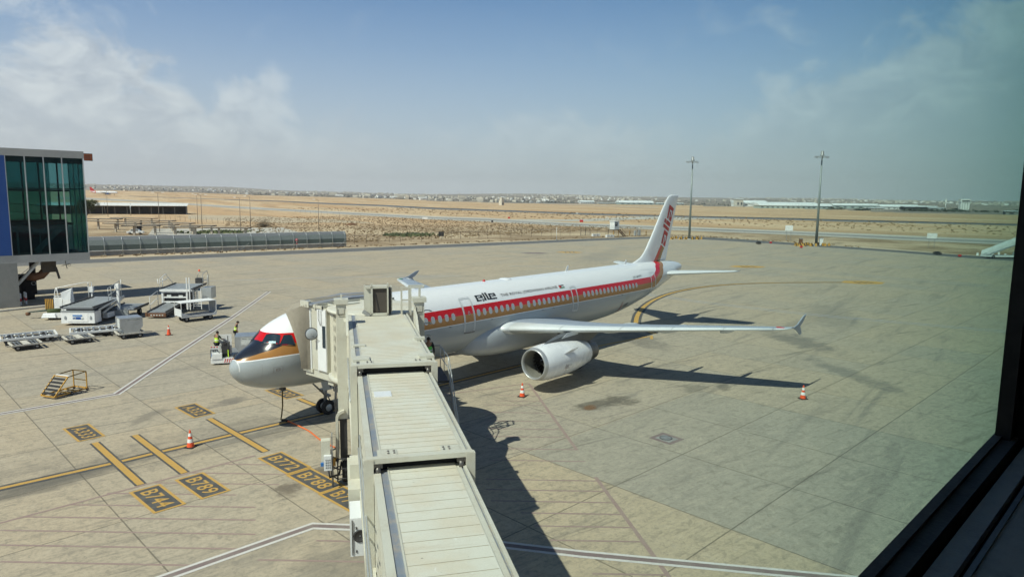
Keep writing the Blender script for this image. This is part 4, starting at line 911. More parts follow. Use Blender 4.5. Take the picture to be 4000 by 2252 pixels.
# air conditioner on the left flank and outside pipes
m0 = MB(); m0.bb((3.1, 1.06, 2.50), (4.1, 1.40, 3.48)); ac = m0.build('air_conditioner', 'rim_white', JB)
m0 = MB(); m0.rev((3.095, 1.17, 3.02), (-1, 0, 0), [(0, .16), (.02, .16), (.02, .13), (.01, .12), (.01, .02)], 24); m0.build('fan_grille', 'frame_dark', ac)
m0 = MB(); m0.bb((3.06, 1.345, 2.55), (3.1, 1.36, 3.44)); m0.bb((3.08, 1.24, 2.6), (3.1, 1.27, 2.66)); m0.bb((3.08, 1.24, 3.2), (3.1, 1.27, 3.26)); m0.build('panel_joint', 'frame_dark', ac)
m0 = MB(); m0.bb((4.3, 1.08, 3.2), (6.6, 1.42, 3.7)); m0.bb((5.0, 1.1, 3.7), (5.7, 1.36, 4.1)); m0.build('equipment_box', 'bridge_beige', JB)
for zz, qq in ((4.9, 1.10), (4.55, 1.13)):
    m0 = MB(); m0.tube([(-10+k*1.0, qq, zz+.02*math.sin(k*1.7)) for k in range(16)], .022, 6); m0.build('conduit', 'galvanised', JB)
m0 = MB(); m0.tube([(7.2+k*.8, 1.29, 5.2+.03*math.sin(k*2)) for k in range(8)], .028, 6); m0.build('conduit', 'galvanised', JB)
# lift columns, cross beam and wheel bogie
for sg in (-1, 1):
    m0 = MB(); m0.bb((13.62, sg*1.50-.19, 2.62), (13.98, sg*1.50+.19, 7.25)); col_ = m0.build('lift_column', 'bridge_beige', JB)
    m0 = MB(); m0.bb((13.54, sg*1.50-.27, 7.16), (14.06, sg*1.50+.27, 7.34)); m0.bb((13.75, sg*1.50-.04, 7.34), (13.82, sg*1.50+.02, 7.52)); m0.build('column_cap', 'bridge_beige', col_)
    m0 = MB(); m0.bb((13.595, sg*1.50-.11, 6.78), (13.62, sg*1.50+.13, 7.02)); m0.build('access_plate', 'bridge_beige', col_)
    m0 = MB(); m0.tube([(13.58, sg*1.5-.09, 6.78), (13.58, sg*1.5-.09, 6.76), (13.58, sg*1.5+.13, 6.76), (13.58, sg*1.5+.13, 6.98)][1:], .012, 5); m0.build('handle', 'frame_dark', col_)
    m0 = MB(); m0.bb((13.66, sg*1.50-.14, .95), (13.94, sg*1.50+.14, 2.62)); m0.build('inner_column', 'frame_dark', col_)
    m0 = MB(); m0.bb((12.6, sg*1.24-.05, 3.0), (15.2, sg*1.24+.05, 3.34)); m0.build('hanger_beam', 'bridge_beige', JB)
    m0 = MB(); m0.bb((12.9, sg*1.28, 6.0), (13.6, sg*1.42, 6.6)); m0.hexa([(12.2, sg*1.30-.04, 6.2), (13.6, sg*1.30-.04, 6.2), (13.6, sg*1.30+.04, 6.2), (12.2, sg*1.30+.04, 6.2)], [(12.9, sg*1.30-.04, 6.75), (13.6, sg*1.30-.04, 6.9), (13.6, sg*1.30+.04, 6.9), (12.9, sg*1.30+.04, 6.75)]); m0.build('column_bracket', 'bridge_beige', JB)
m0 = MB(); m0.bb((13.55, -1.6, .62), (14.05, 1.6, .98)); m0.bb((13.4, -1.1, .95), (14.2, 1.1, 1.3)); m0.build('axle_beam', 'bridge_beige', JB)
for q_ in (-1.5, -1.0, 1.0, 1.42):
    m0 = MB(); m0.rev((13.8, q_-.17, .52), (0, 1, 0), [(0, .22), (-.0, .40), (.03, .50), (.10, .52), (.24, .52), (.31, .50), (.34, .40), (.34, .22), (.30, .01)], 28); m0.build('wheel', 'rubber', JB)
m0 = MB(); 
for zz in (.35, .75, 1.15):
    m0.tube([(13.2, 1.15, zz), (13.2, 1.75, zz), (13.6, 2.0, zz), (14.2, 2.0, zz), (14.5, 1.7, zz)], .026, 6)
for a, b in ((13.2, 1.75), (13.6, 2.0), (14.2, 2.0)): m0.tube([(a, b, .3), (a, b, 1.2)], .026, 6)
m0.build('bogie_guard', 'frame_dark', JB); m0 = MB(); m0.bb((13.28, 1.83, .85), (13.36, 1.93, 1.15)); m0.tube([(13.2, 1.74, 1.15), (13.6, 2.0, 1.15)], .03, 6); m0.build('guard_marker', 'yellow_paint', JB)
m0 = MB()
for k in range(7): m0.tube([(13.65+.03*(k % 3), 1.72+.035*(k % 4), 3.95), (13.6, 1.76+.03*(k % 3), 3.3), (13.62, 1.70+.03*k*.5, 2.4), (13.55, 1.68+.02*k, 1.5), (13.5, 1.72+.03*k*.6, .95)], .014, 5)
m0.build('cable_bundle', 'frame_dark', JB)
m0 = MB(); m0.loft([[(13.5, 1.78-.42*math.sin(a), 2.66+.42*(1-math.cos(a))-.0), (13.72, 1.78-.42*math.sin(a), 2.66+.42*(1-math.cos(a))), (13.72, 1.78-.32*math.sin(a)-.06, 2.60+.36*(1-math.cos(a))), (13.5, 1.78-.32*math.sin(a)-.06, 2.60+.36*(1-math.cos(a)))] for a in [math.pi/2*k/8 for k in range(9)]][::1], True, True); 
m0 = MB(); rg = []
for k in range(11):
    a = math.pi/2*k/10; c0, c1 = 1.46, 3.05-.40
    rg.append([(sx, c0+rr*math.cos(a), c1+rr*1.0*math.sin(a)) for sx, rr in ((13.5, .34), (13.75, .34), (13.75, .24), (13.5, .24))])
m0.loft(rg, True, True, False); m0.bb((13.5, 1.70, .9), (13.75, 1.80, 2.65)); m0.build('cable_arch', 'bridge_beige', JB)
# control cabinet standing beside the bogie
m0 = MB(); m0.bb((13.1, 2.02, .95), (13.45, 2.36, 1.95)); cb = m0.build('control_cabinet', 'bridge_beige', JB)
m0 = MB(); m0.bb((12.95, 1.98, .82), (13.1, 2.26, 1.40)); m0.build('control_panel', 'rim_white', cb)
m0 = MB(); m0.bb((13.0, 1.93, 1.3), (13.5, 1.97, 2.15)); m0.tube([(13.3, 1.95, 0), (13.3, 1.95, 1.4)], .035, 6); m0.build('cabinet_stand', 'steel_grey', cb)
m0 = MB()
for a in range(3):
    for b in range(4): m0.bb((12.93, 2.02+a*.07, .92+b*.10), (12.95, 2.05+a*.07, .96+b*.10))
split(m0, 'button', 'frame_dark', cb); m0 = MB(); m0.bb((12.96, 2.27, 1.0), (13.08, 2.38, 1.12)); m0.build('blue_cap', 'signal_blue', cb)
m0 = MB(); m0.tube([(13.0, 2.1, .85), (12.95, 2.05, .55), (13.3, 1.7, .5), (13.6, 1.6, .9)], .04, 6); m0.build('hose', 'frame_dark', cb)
# cab rotunda
RC = Vector(BL(4.06, -5.5, 0)); m0 = MB(); m0.rev(RC+Vector((0, 0, 6.25)), (0, 0, 1), [(0, .01), (0, 2.1), (.10, 2.1), (.12, 2.0), (.16, .01)], 40); m0.build('rotunda_roof', 'ribbed_roof', JB)
m0 = MB(); m0.rev(RC+Vector((0, 0, 3.1)), (0, 0, 1), [(0, .01), (0, 1.9), (.12, 2.08), (.28, 2.08), (.28, .01)], 40); m0.build('rotunda_floor', 'bridge_beige', JB)
m0 = MB(); pts = []
for k in range(145):
    a = 2*math.pi*k/144; rr = 1.97 if k % 4 < 2 else 1.92; pts.append((rr*math.cos(a), rr*math.sin(a)))
m0.loft([[(RC.x+x, RC.y+y, z) for x, y in pts[:-1]] for z in (3.35, 6.27)], True, False, False); cu = m0.build('slatted_curtain', mat('curtain_cream', (.60, .57, .46), .6, dirt=.4, streak=True, dscale=1), JB)
m0 = MB()
for ka in (97, 104, 111):
    a = R(ka+18)
    for j in range(6):
        z = 3.62+j*.44+(.1 if ka % 8 else 0); c, s_ = math.cos(a), math.sin(a)
        m0.add([(RC.x+1.985*c+.018*s_, RC.y+1.985*s_-.018*c, z), (RC.x+1.985*c-.018*s_, RC.y+1.985*s_+.018*c, z), (RC.x+1.985*c-.018*s_, RC.y+1.985*s_+.018*c, z+.26), (RC.x+1.985*c+.018*s_, RC.y+1.985*s_-.018*c, z+.26)], [(0, 1, 2, 3)])
m0.build('curtain_slot', 'frame_dark', cu)
# cab body (world coordinates mapped in)
def wbox(mb_, a, b):
    lo = [BL(x, y, a[2]) for x, y in ((a[0], a[1]), (b[0], a[1]), (b[0], b[1]), (a[0], b[1]))]; hi = [(p[0], p[1], b[2]) for p in lo]; mb_.hexa(lo, hi)
m0 = MB(); wbox(m0, (2.47, -3.42, 3.36), (6.5, -2.82, 6.30)); wbox(m0, (2.44, -4.12, 3.36), (6.4, -3.42, 6.28)); cab = recalc(m0.build('cab', 'bridge_beige', JB))
m0 = MB(); wbox(m0, (2.40, -4.10, 3.42), (2.44, -3.44, 6.22)); recalc(m0.build('cab_door', 'white_paint', cab))
m0 = MB(); wbox(m0, (2.385, -4.07, 4.50), (2.40, -3.84, 5.50)); recalc(m0.build('cab_window', 'glass_dark', cab))
m0 = MB(); wbox(m0, (2.425, -2.90, 3.3), (2.50, -2.80, 6.4)); wbox(m0, (2.43, -3.43, 3.3), (2.46, -3.405, 6.3)); recalc(m0.build('cab_trim', 'rim_white', cab))
m0 = MB(); wbox(m0, (2.5, -4.5, 3.0), (6.3, -2.3, 3.34)); wbox(m0, (2.6, -4.3, 2.78), (3.2, -3.9, 3.05)); wbox(m0, (2.42, -2.95, 3.2), (2.7, -2.2, 3.36)); recalc(m0.build('cab_floor', 'bridge_beige', cab))
m0 = MB(); wbox(m0, (3.0, -4.2, 2.35), (3.5, -3.7, 2.95)); wbox(m0, (3.7, -5.0, 2.7), (5.5, -3.5, 3.0)); recalc(m0.build('drive_unit', 'frame_dark', cab))
m0 = MB(); c = Vector(BL(2.18, -3.30, 5.10)); n_ = Vector(BL(-.35, -.75, 0))-Vector(BL(0, 0, 0)); m0.rev(c, n_, [(0, .01), (0, .26), (.03, .27), (.05, .25), (.06, .01)], 24); mir = m0.build('mirror', 'pane_grey', cab); m0 = MB(); m0.rev(c, n_, [(0, .25), (0, .285), (.05, .285), (.05, .25)], 24); m0.build('mirror_rim', 'frame_dark', mir)
m0 = MB(); m0.tube([BL(2.42, -3.05, 4.95), BL(2.2, -3.2, 5.0), BL(2.18, -3.3, 5.1)], .014, 5); m0.tube([BL(2.42, -3.6, 4.75), BL(2.25, -3.5, 4.9), BL(2.2, -3.35, 5.0)], .012, 5); m0.build('mirror_arm', 'frame_dark', cab)
m0 = MB(); m0.tube([BL(2.37, -3.62, 6.2), BL(2.33, -3.64, 5.8), BL(2.36, -3.75, 5.5)], .012, 5); m0.tube([BL(2.37, -3.8, 6.2), BL(2.36, -3.82, 5.5)], .010, 5); m0.build('cab_cable', 'frame_dark', cab)
# cab roof: shallow ridge, upstand and ribs
m0 = MB(); lo = [(2.36, -2.28, 6.46), (4.5, -2.28, 6.62), (6.7, -2.28, 6.48), (6.7, -3.15, 6.40), (4.5, -3.15, 6.50), (2.36, -3.15, 6.40)]
m0.add([BL(*p) for p in lo]+[BL(x, y, z-.08) for x, y, z in lo], [(0, 1, 4, 5), (1, 2, 3, 4), (6, 11, 10, 7), (7, 10, 9, 8)]+[(i, 6+i, 6+(i+1) % 6, (i+1) % 6) for i in range(6)]); recalc(m0.build('cab_roof', 'gutter_blue', cab))
m0 = MB(); wbox(m0, (2.34, -3.42, 6.24), (6.6, -3.34, 6.44)); wbox(m0, (2.34, -3.9, 6.24), (6.5, -3.84, 6.38)); 
for xx in (2.36, 3.0, 3.9, 4.8, 5.7): wbox(m0, (xx, -3.9, 6.26), (xx+.05, -3.2, 6.40))
wbox(m0, (2.32, -2.92, 6.22), (2.46, -2.25, 6.5)); wbox(m0, (3.0, -4.35, 6.25), (4.1, -3.92, 6.44)); recalc(m0.build('cab_parapet', 'bridge_beige', cab))
# bellows: pleated canopy closing on the fuselage
NPL = 24; rings = []
def yfus(z): 
    zt, zb, w_, zc = sec(4.0); h = (zt-zc) if z > zc else (zc-zb); q = max(-.99, min(.97, (z-zc)/h)); return -w_*math.sqrt(1-q*q)
for i in range(NPL+1):
    t = i/NPL; o_ = .15 if i % 2 else -.0; rg = []
    for k in range(15):   # left leg upward
        u = k/14; fy = -2.06+ (u**1.8)*1.28; fz = 3.25+2.52*u; lean = .10*t
        ry, rz_ = -2.82, 3.36+3.02*u
        rg.append(BL(2.44-o_+lean-.06*math.sin(math.pi*t), ry+(fy-ry)*t, rz_+(fz-rz_)*t))
    for k in range(1, 12):  # across the top
        u = k/12; rg.append(BL(2.44+u*4.1, -2.82+2.04*t, 6.38+(5.98-6.38)*t+o_+.10*math.sin(math.pi*t)+.06*math.sin(math.pi*u)*(1-t)))
    for k in range(15):
        u = 1-k/14; fy = -2.06+(u**1.8)*1.28; fz = 3.25+2.52*u
        rg.append(BL(6.54+o_, -2.82+(fy+2.82)*t, 3.36+3.02*u+(fz-3.36-3.02*u)*t))
    rings.append(rg)
m0 = MB(); m0.loft(rings, False, False, False); bel = m0.build('bellows', 'bellows_fabric', JB)
for i in range(2, NPL, 2):  # dark tubes added to stand for the shade in the pleat folds
    m0 = MB(); m0.tube(rings[i], .016, 4, None, False); m0.build('fold_shade_line', 'fold_shade', bel)
m0 = MB(); m0.tube(rings[-1], .045, 6); m0.build('bellows_bumper', 'line_grey', bel)
# tall framed housing on the tunnel roof
m0 = MB(); m0.bb((15.4, -.42, 6.37), (15.46, .34, 6.47)); m0.bb((15.4, -.42, 7.50), (16.0, .50, 7.58)); m0.bb((15.40, .22, 6.37), (15.46, .30, 7.7)); m0.bb((15.40, -.42, 6.37), (15.46, -.36, 7.72)); m0.bb((15.5, .30, 6.5), (15.56, .56, 7.58)); m0.bb((15.9, .30, 6.4), (16.0, .56, 7.58)); m0.bb((15.55, -.58, 6.5), (16.0, -.54, 7.55)); hs = m0.build('roof_housing', 'bridge_beige', JB)
m0 = MB(); m0.bb((15.48, -.36, 6.48), (15.52, .22, 7.48)); m0.build('screen_mesh', 'mesh_brown', hs); m0 = MB(); m0.bb((15.6, -.54, 6.4), (15.95, .30, 7.49)); m0.build('housing_core', 'frame_dark', hs)
m0 = MB(); m0.bar((15.46, .12, 7.3), (15.46, -.02, 6.5), .02, .04); m0.build('strut', 'frame_dark', hs)
m0 = MB(); m0.bar((15.5, .62, 6.55), (15.4, .35, 6.37), .10, .14); m0.build('bracket', 'steel_grey', hs)
# railed hatch on the right of the roof
m0 = MB()
for s_, p_ in ((15.7, .98), (15.7, 1.36), (16.3, 1.36), (15.7, 1.75), (16.3, 1.80)): m0.bar((s_, -p_, 6.3), (s_, -p_, 7.5), .07)
for z in (7.48, 6.95): m0.bar((15.7, -.95, z), (15.7, -1.9, z), .06); m0.bar((16.3, -1.36, z), (16.3, -2.0, z), .06); m0.bar((15.7, -1.9, z), (16.3, -2.0, z), .06)
m0.build('hatch_railing', 'bridge_beige', JB)
for zz, mt in ((6.72, 'bridge_beige'), (6.2, 'bridge_beige'), (5.7, 'bridge_beige')):
    m0 = MB(); m0.tube([(14.0+.3*math.sin(a), -1.72-.28*math.sin(a)*0-.30*(1-math.cos(a))/2, zz) for a in [math.pi*k/8 for k in range(9)]], .025, 6); m0.build('ladder_hoop', mt, JB)
# service landing and stair on the right
m0 = MB(); m0.bb((16.3, -3.1, 3.12), (18.9, -1.25, 3.2)); ld = m0.build('landing', 'frame_dark', JB)
m0 = MB()
for k in range(13): m0.bb((16.3-k*.27-.27, -3.08, 3.12-(k+1)*.235), (16.3-k*.27, -2.25, 3.15-(k+1)*.235))
for q_ in (-3.12, -2.22): m0.bar((16.35, q_, 3.15), (12.7, q_, .0), .05, .2)
m0.build('stair', 'steel_grey', JB)
m0 = MB()
def rail(P, z0=0): m0.tube(P, .024, 6)
rail([(18.85, -1.3, 4.25), (18.85, -3.05, 4.25), (16.9, -3.08, 4.25), (16.35, -3.1, 4.2), (12.8, -3.12, 1.08)]); rail([(18.85, -1.3, 3.75), (18.85, -3.05, 3.75), (16.35, -3.08, 3.75), (12.8, -3.12, .62)])
for s_ in (18.85, 17.6, 16.35): m0.tube([(s_, -3.07, 3.2), (s_, -3.07, 4.25)], .02, 6)
m0.tube([(18.85, -2.1, 3.2), (18.85, -2.1, 4.25)], .02, 6)
for k in range(1, 6): s_ = 16.35-k*.7; zz = 3.2-(k*.7)*.865; m0.tube([(s_, -3.12, zz), (s_, -3.12, zz+1.02)], .018, 6)
rail([(16.3, -2.2, 4.2), (12.8, -2.2, 1.08)])
for k in range(0, 6): s_ = 16.3-k*.7; zz = 3.2-(k*.7)*.865; m0.tube([(s_, -2.2, zz), (s_, -2.2, zz+1.02)], .018, 6)
m0.build('stair_railing', 'galvanised', JB)
m0 = MB(); m0.bb((16.6, -1.7, 3.2), (17.9, -1.24, 5.75)); m0.bb((17.2, -2.0, 3.2), (17.26, -1.7, 5.6)); m0.build('service_door', 'frame_dark', JB)

# ------------------------------------------------------------------ people
def skin_obj(name, verts, edges, radii, m_, parent, sub=1):
    me = bpy.data.meshes.new(name); me.from_pydata(verts, edges, []); o = bpy.data.objects.new(name, me); COL.objects.link(o); o.parent = parent
    md = o.modifiers.new('skin', 'SKIN'); md.use_smooth_shade = True
    if not me.skin_vertices: pass
    for i, r_ in enumerate(radii):
        sv = me.skin_vertices[0].data[i]; sv.radius = r_ if isinstance(r_, tuple) else (r_, r_); sv.use_root = (i == 0)
    s_ = o.modifiers.new('sub', 'SUBSURF'); s_.levels = sub; s_.render_levels = sub
    dg = bpy.context.evaluated_depsgraph_get(); dg.update(); nm = bpy.data.meshes.new_from_object(o.evaluated_get(dg))
    o.modifiers.clear(); old = o.data; o.data = nm; bpy.data.meshes.remove(old); nm.materials.clear(); nm.materials.append(MC[m_])
    for p in nm.polygons: p.use_smooth = True
    return o
def ensure_skin(me):
    pass
def person(loc, rz, label, top_m, vest_m, arms, bow=0., group=None, trousers='cloth_black', sleeves=True):
    P = thing('person', loc, rz, label, 'person', group)
    V = Vector; lean = lambda p: V((p[0], p[1]+max(0, p[2]-.95)*bow, p[2]-max(0, p[2]-.95)*bow*.25))
    J = {'pel': (0, 0, .95), 'sp': (0, .0, 1.12), 'ch': (0, .0, 1.34), 'nk': (0, .0, 1.50), 'hd': (0, .03+bow*.15, 1.60), 'ht': (0, .02+bow*.2, 1.70)}
    for k in J: J[k] = lean(J[k])
    vs, es, ra = [J['pel'], J['sp'], J['ch'], J['nk'], J['hd'], J['ht']], [(0, 1), (1, 2), (2, 3), (3, 4), (4, 5)], [(.15, .105), (.135, .095), (.165, .11), .055, .085, .055]
    nose = J['hd']+V((0, .095, -.005)); vs.append(nose); es.append((4, 6)); ra.append(.014)
    ext = {}
    for s, (el, wr) in ((-1, arms[0]), (1, arms[1])):
        sh = lean((s*.19, 0, 1.43)); el = lean(el) if el[2] > .95 else V(el); wr = V(wr)
        i = len(vs); vs += [sh, el, wr]; es += [(2, i), (i, i+1), (i+1, i+2)]; ra += [.052, .042, .028]
        d_ = (wr-el).normalized(); side = d_.cross(V((0, 0, 1))).normalized() if abs(d_.z) < .9 else V((0, 1, 0)); up = side.cross(d_)
        palm = wr+d_*.06; j = len(vs); vs.append(palm); es.append((i+2, j)); ra.append((.036, .018))
        for f in range(4):
            b = palm+d_*.03+side*(.012*(f*2-3)); L_ = (.068, .078, .074, .058)[f]
            m_ = b+d_*L_*.5-up*.006; e_ = b+d_*L_*.85-up*.028; k = len(vs); vs += [b, m_, e_]; es += [(j, k), (k, k+1), (k+1, k+2)]; ra += [.0095, .0085, .0075]
        th = palm-d_*.03+side*.035*s; k = len(vs); vs += [th, th+d_*.035+side*.018*s-up*.01]; es += [(j, k), (k, k+1)]; ra += [.011, .009]
        ext[s] = (sh, el, wr)
    legs = {}
    for s in (-1, 1):
        i = len(vs); L_ = [V((s*.095, 0, .88)), V((s*.11, .02, .50)), V((s*.12, -.02, .09)), V((s*.13, .13, .045))]
        vs += L_; es += [(0, i), (i, i+1), (i+1, i+2), (i+2, i+3)]; ra += [.085, .055, .042, .035]; legs[s] = L_
    skin_obj('body', vs, es, ra, 'skin_tone', P)
    tv, te, tr = [J['pel']], [], [(.165, .12)]
    for s in (-1, 1):
        i = len(tv); tv += legs[s][:3]; te += [(0, i), (i, i+1), (i+1, i+2)]; tr += [.10, .075, .062]
    skin_obj('trousers', tv, te, tr, trousers, P)
    for s in (-1, 1): skin_obj('shoe', [legs[s][2], legs[s][3]+V((0, .03, 0))], [(0, 1)], [(.05, .055), (.045, .035)], 'rubber', P)
    sv_, se, sr = [J['sp'], J['pel']+V((0, 0, .02)), J['ch'], lean((0, 0, 1.45))], [(0, 1), (0, 2), (2, 3)], [(.15, .11), (.155, .11), (.18, .12), (.08, .07)]
    for s in (-1, 1):
        i = len(sv_); q = [ext[s][0], ext[s][1].lerp(ext[s][0], .15) if not sleeves else ext[s][1]]
        sv_ += q; se += [(2, i), (i, i+1)]; sr += [.066, .055]
        if sleeves == 2: sv_.append(ext[s][2].lerp(ext[s][1], .15)); se.append((i+1, i+2)); sr.append(.042)
    skin_obj('shirt', sv_, se, sr, top_m, P)
    ve = [J['sp'], J['pel']+V((0, 0, .0)), J['ch'], lean((0, 0, 1.455))]
    for s in (-1, 1): ve.append(lean((s*.15, 0, 1.43)))
    vo = skin_obj('safety_vest', ve, [(0, 1), (0, 2), (2, 3), (2, 4), (2, 5)], [(.168, .125), (.17, .125), (.192, .135), (.085, .08), (.07, .085), (.07, .085)], vest_m, P)
    b = MB()
    c = J['sp']+V((0, 0, -.02)); b.rev(c-V((0, 0, .025)), (0, 0, 1), [(0, .001), (0, 1), (.05, 1), (.05, .001)], 24); b.v = [(c.x+(x-c.x)*.176, c.y+(y-c.y)*.131, z) for x, y, z in b.v]; b.build('reflective_band', 'reflective_white', vo)
    h = MB(); hc = J['hd']+V((0, -.012, .035)); rg = []
    for k in range(7):
        a = math.pi/2*k/6-.25; rg.append([hc+V((.088*math.cos(a)*math.cos(p), .102*math.cos(a)*math.sin(p)-.008, .098*math.sin(a))) for p in [2*math.pi*j/16 for j in range(16)]])
    h.loft(rg); recalc(h.build('hair', 'hair_black', P))
    fc = MB()
    for s in (-1, 1): fc.box(J['hd']+V((s*.03, .080, .012)), (.018, .012, .010)); fc.box(J['hd']+V((s*.088, .0, 0)), (.016, .035, .05))
    fc.box(J['hd']+V((0, .078, -.045)), (.038, .010, .008)); fc.build('face_features', mat('skin_dark', (.16, .08, .06), .7, dirt=0), P)
    return P
person((6.57, 14.62, .46), R(-75), 'worker in green shirt and pale yellow vest standing on the container tug', 'cloth_green', 'hiviz', (((-.25, .12, 1.22), (-.16, .38, 1.12)), ((.25, .12, 1.22), (.18, .38, 1.10))), .08)
person((10.6, 19.8, 0), R(-110), 'worker in black top and bright yellow vest standing behind the silver container', 'cloth_black', 'hiviz', (((-.25, .03, 1.17), (-.22, .14, .92)), ((.25, .03, 1.17), (.23, .10, .90))), .22, sleeves=False)
pl_ = Vector((0, 0, 0)); cA, sA = math.cos(BA), math.sin(BA)
def BWd(s, q, z): return (BO.x+s*cA-q*sA, BO.y+s*sA+q*cA, z)
person(BWd(17.7, -2.35, 3.2), R(160), 'worker in black jacket and green vest on the bridge service landing', 'cloth_black', 'hiviz_green', (((-.25, .05, 1.17), (-.24, .12, .93)), ((.25, .05, 1.17), (.24, .12, .93))), .03, sleeves=2)

# ------------------------------------------------------------------ cones
def cone(loc, label, k=1., plain=False):
    C_ = thing('traffic_cone', loc, random.uniform(0, 1.5), label, 'traffic cone', 'traffic cones on the apron')
    MB().box((0, 0, .02), (.42*k, .42*k, .04)).build('base', 'rubber', C_)
    b = MB(); b.rev((0, 0, .04), (0, 0, 1), [(0, .165), (.04, .155), (.72*k, .035), (.76*k, .03), (.76*k, .001)], 24); b.build('cone_body', 'orange_plastic', C_)
    for z0, z1 in (((.52, .66),) if plain else ((.24, .40), (.52, .66))):
        r_ = lambda z: .155-(z*k-.08)*(.12/(.72*k-.04))+.003
        b = MB(); b.rev((0, 0, 0), (0, 0, 1), [(z0, .160-(z0-.08)*.1765), (z1, .160-(z1-.08)*.1765)], 24); b.build('reflective_band', 'reflective_white', C_)
cone((-1.85, .29, 0), 'orange and white cone standing on the yellow line left of the nose gear')
cone((14.4, -5.63, 0), 'orange and white cone in front of the engine inlet')
cone((25.08, -17.81, 0), 'orange and white cone by the shadow of the wing tip')
cone((8.41, 26.4, 0), 'orange cone with one white band beside the silver container cart', 1., True)
# power cable
m0 = MB(); m0.tube([(2.6, -.05, 1.85), (2.62, .02, 1.5), (2.72, .2, .9), (2.78, .42, .35), (2.85, .62, .06), (2.95, .5, .04)], .035, 8)
pc = thing('ground_power_cable', (2.6, 0, 0), 0, 'power cable hanging from the nose and trailing orange over the apron', 'cable')
o = m0.build('hanging_cable', mat('cable_olive', (.10, .075, .03), .7), pc, (-2.6, 0, 0))
m0 = MB(); m0.tube(smooth([(2.95, .5), (3.0, .2), (2.95, -.8), (2.85, -1.9), (2.5, -3.4), (2.4, -4.6)], 4) and [(x-2.6, y, .04) for x, y in smooth([(2.95, .5), (3.0, .2), (2.95, -.8), (2.85, -1.9), (2.5, -3.4), (2.4, -4.6)], 4)], .035, 8); m0.build('orange_cable', 'cable_orange', pc)
m0 = MB(); m0.tube([(.3, .58, .05), (.38, .40, .05), (.36, .22, .05)], .06, 8); m0.build('connector', 'rubber', pc)

# ------------------------------------------------------------------ ground equipment
def cyl_wheel(parent, x, y, r=.22, w_=.12, axis=(0, 1, 0)):
    a = Vector(axis); b = MB(); b.rev(Vector((x, y, r))-a*w_/2, a, [(0, r*.4), (0, r*.85), (.02, r), (w_-.02, r), (w_, r*.85), (w_, r*.4), (w_*.8, .001)], 20); o = recalc(b.build('wheel', 'rubber', parent))
    b = MB()
    for s in (-1, 1): b.rev(Vector((x, y, r))+a*s*(w_/2-.005), a*s, [(0, r*.48), (.012, r*.45), (.015, .001)], 14)
    recalc(b.build('rim', 'steel_grey', o))
def uld(parent_name, loc, rz, label, txt, papers=True):
    U = thing('cargo_container', loc, rz, label, 'cargo container', 'silver air cargo containers')
    L_, D_, H_ = 1.56, 1.53, 1.14; e = .44   # the flared sides taper to the base
    b = MB(); S = [(-L_/2, H_), (-L_/2, .46), (-L_/2+e*.0, .44), (-L_/2+.30, .04), (L_/2-.30, .04), (L_/2, .46), (L_/2, H_)]
    b.loft([[(x, -D_/2, z) for x, z in S], [(x, D_/2, z) for x, z in S]], True, True, False); recalc(b.build('shell', 'aluminium', U))
    b = MB(); b.box((0, 0, H_+.006), (L_+.02, D_+.02, .012)); b.box((0, 0, H_+.012), (.03, D_, .02)); b.build('roof', 'aluminium', U)
    b = MB(); b.box((0, 0, .02), (L_-.5, D_, .05))
    for x in (-L_/2, L_/2):
        for y in (-D_/2, D_/2): b.bar((x, y, .46), (x, y, H_), .035)
    b.bar((-L_/2, -D_/2, H_), (L_/2, -D_/2, H_), .035); b.bar((-L_/2+.3, -D_/2, .04), (-L_/2, -D_/2, .45), .03); b.bar((L_/2-.3, -D_/2, .04), (L_/2, -D_/2, .45), .03); b.build('edge_frame', 'galvanised', U)
    b = MB(); b.box((.12, -D_/2-.006, .98), (1.0, .008, .16)); b.build('number_plate', 'label_white', U)
    b = MB(); text_on(b, txt, lambda u, v: (-.34+u*.92, -D_/2-.014, .93+v*.10), .03); b.build('container_number', 'logo_black', U)
    if papers:
        b = MB(); b.box((-L_/2-.006, -.15, .72), (.008, .72, .72)); b.build('paper_sheet', 'label_white', U)
    else:
        b = MB(); b.box((.1, -D_/2-.006, .72), (1.02, .008, .30)); b.build('label_panel', 'label_white', U)
    return U
def dolly(loc, rz, label, L_=1.75, W_=1.6):
    D = thing('container_dolly', loc, rz, label, 'cargo dolly', 'low cargo dollies in a train')
    b = MB()
    for y in (-W_/2, W_/2): b.bb((-L_/2, y-.04, .36), (L_/2, y+.04, .46))
    for x in (-L_/2, L_/2): b.bb((x-.05, -W_/2, .36), (x+.05, W_/2, .48))
    b.build('frame', mat('dolly_paint', (.62, .60, .53), .6, dirt=.6, dcol=(.28, .2, .13), dscale=5), D)
    for x in (-.62, -.40, .40, .62):
        b = MB(); b.bb((x-.035, -W_/2, .42), (x+.035, W_/2, .465)); b.build('roller', 'aluminium', D)
    b = MB(); b.bb((-.2, -W_/2, .40), (.2, W_/2, .47)); b.build('centre_plate', 'dolly_paint', D)
    b = MB(); b.bb((-L_/2+.1, -W_/2+.15, .22), (L_/2-.1, W_/2-.15, .30)); b.build('chassis', 'frame_dark', D)
    b = MB(); b.bar((L_/2, 0, .3), (L_/2+.75, 0, .26), .07); b.bar((-L_/2, 0, .3), (-L_/2-.25, 0, .28), .09); b.build('tow_bar', 'dolly_paint', D)
    for x in (-.58, .58):
        for y in (-W_/2+.1, W_/2-.1): cyl_wheel(D, x, y, .2, .11)
    return D
dolly((2.62, 28.55, 0), R(-4), 'empty low dolly with pale deck in the middle of the dolly train')
dolly((-.72, 28.85, 0), R(-4), 'empty low dolly at the left end of the dolly train')
dolly((6.0, 27.85, 0), R(-8), 'low dolly under the silver container, at the right end of the dolly train')
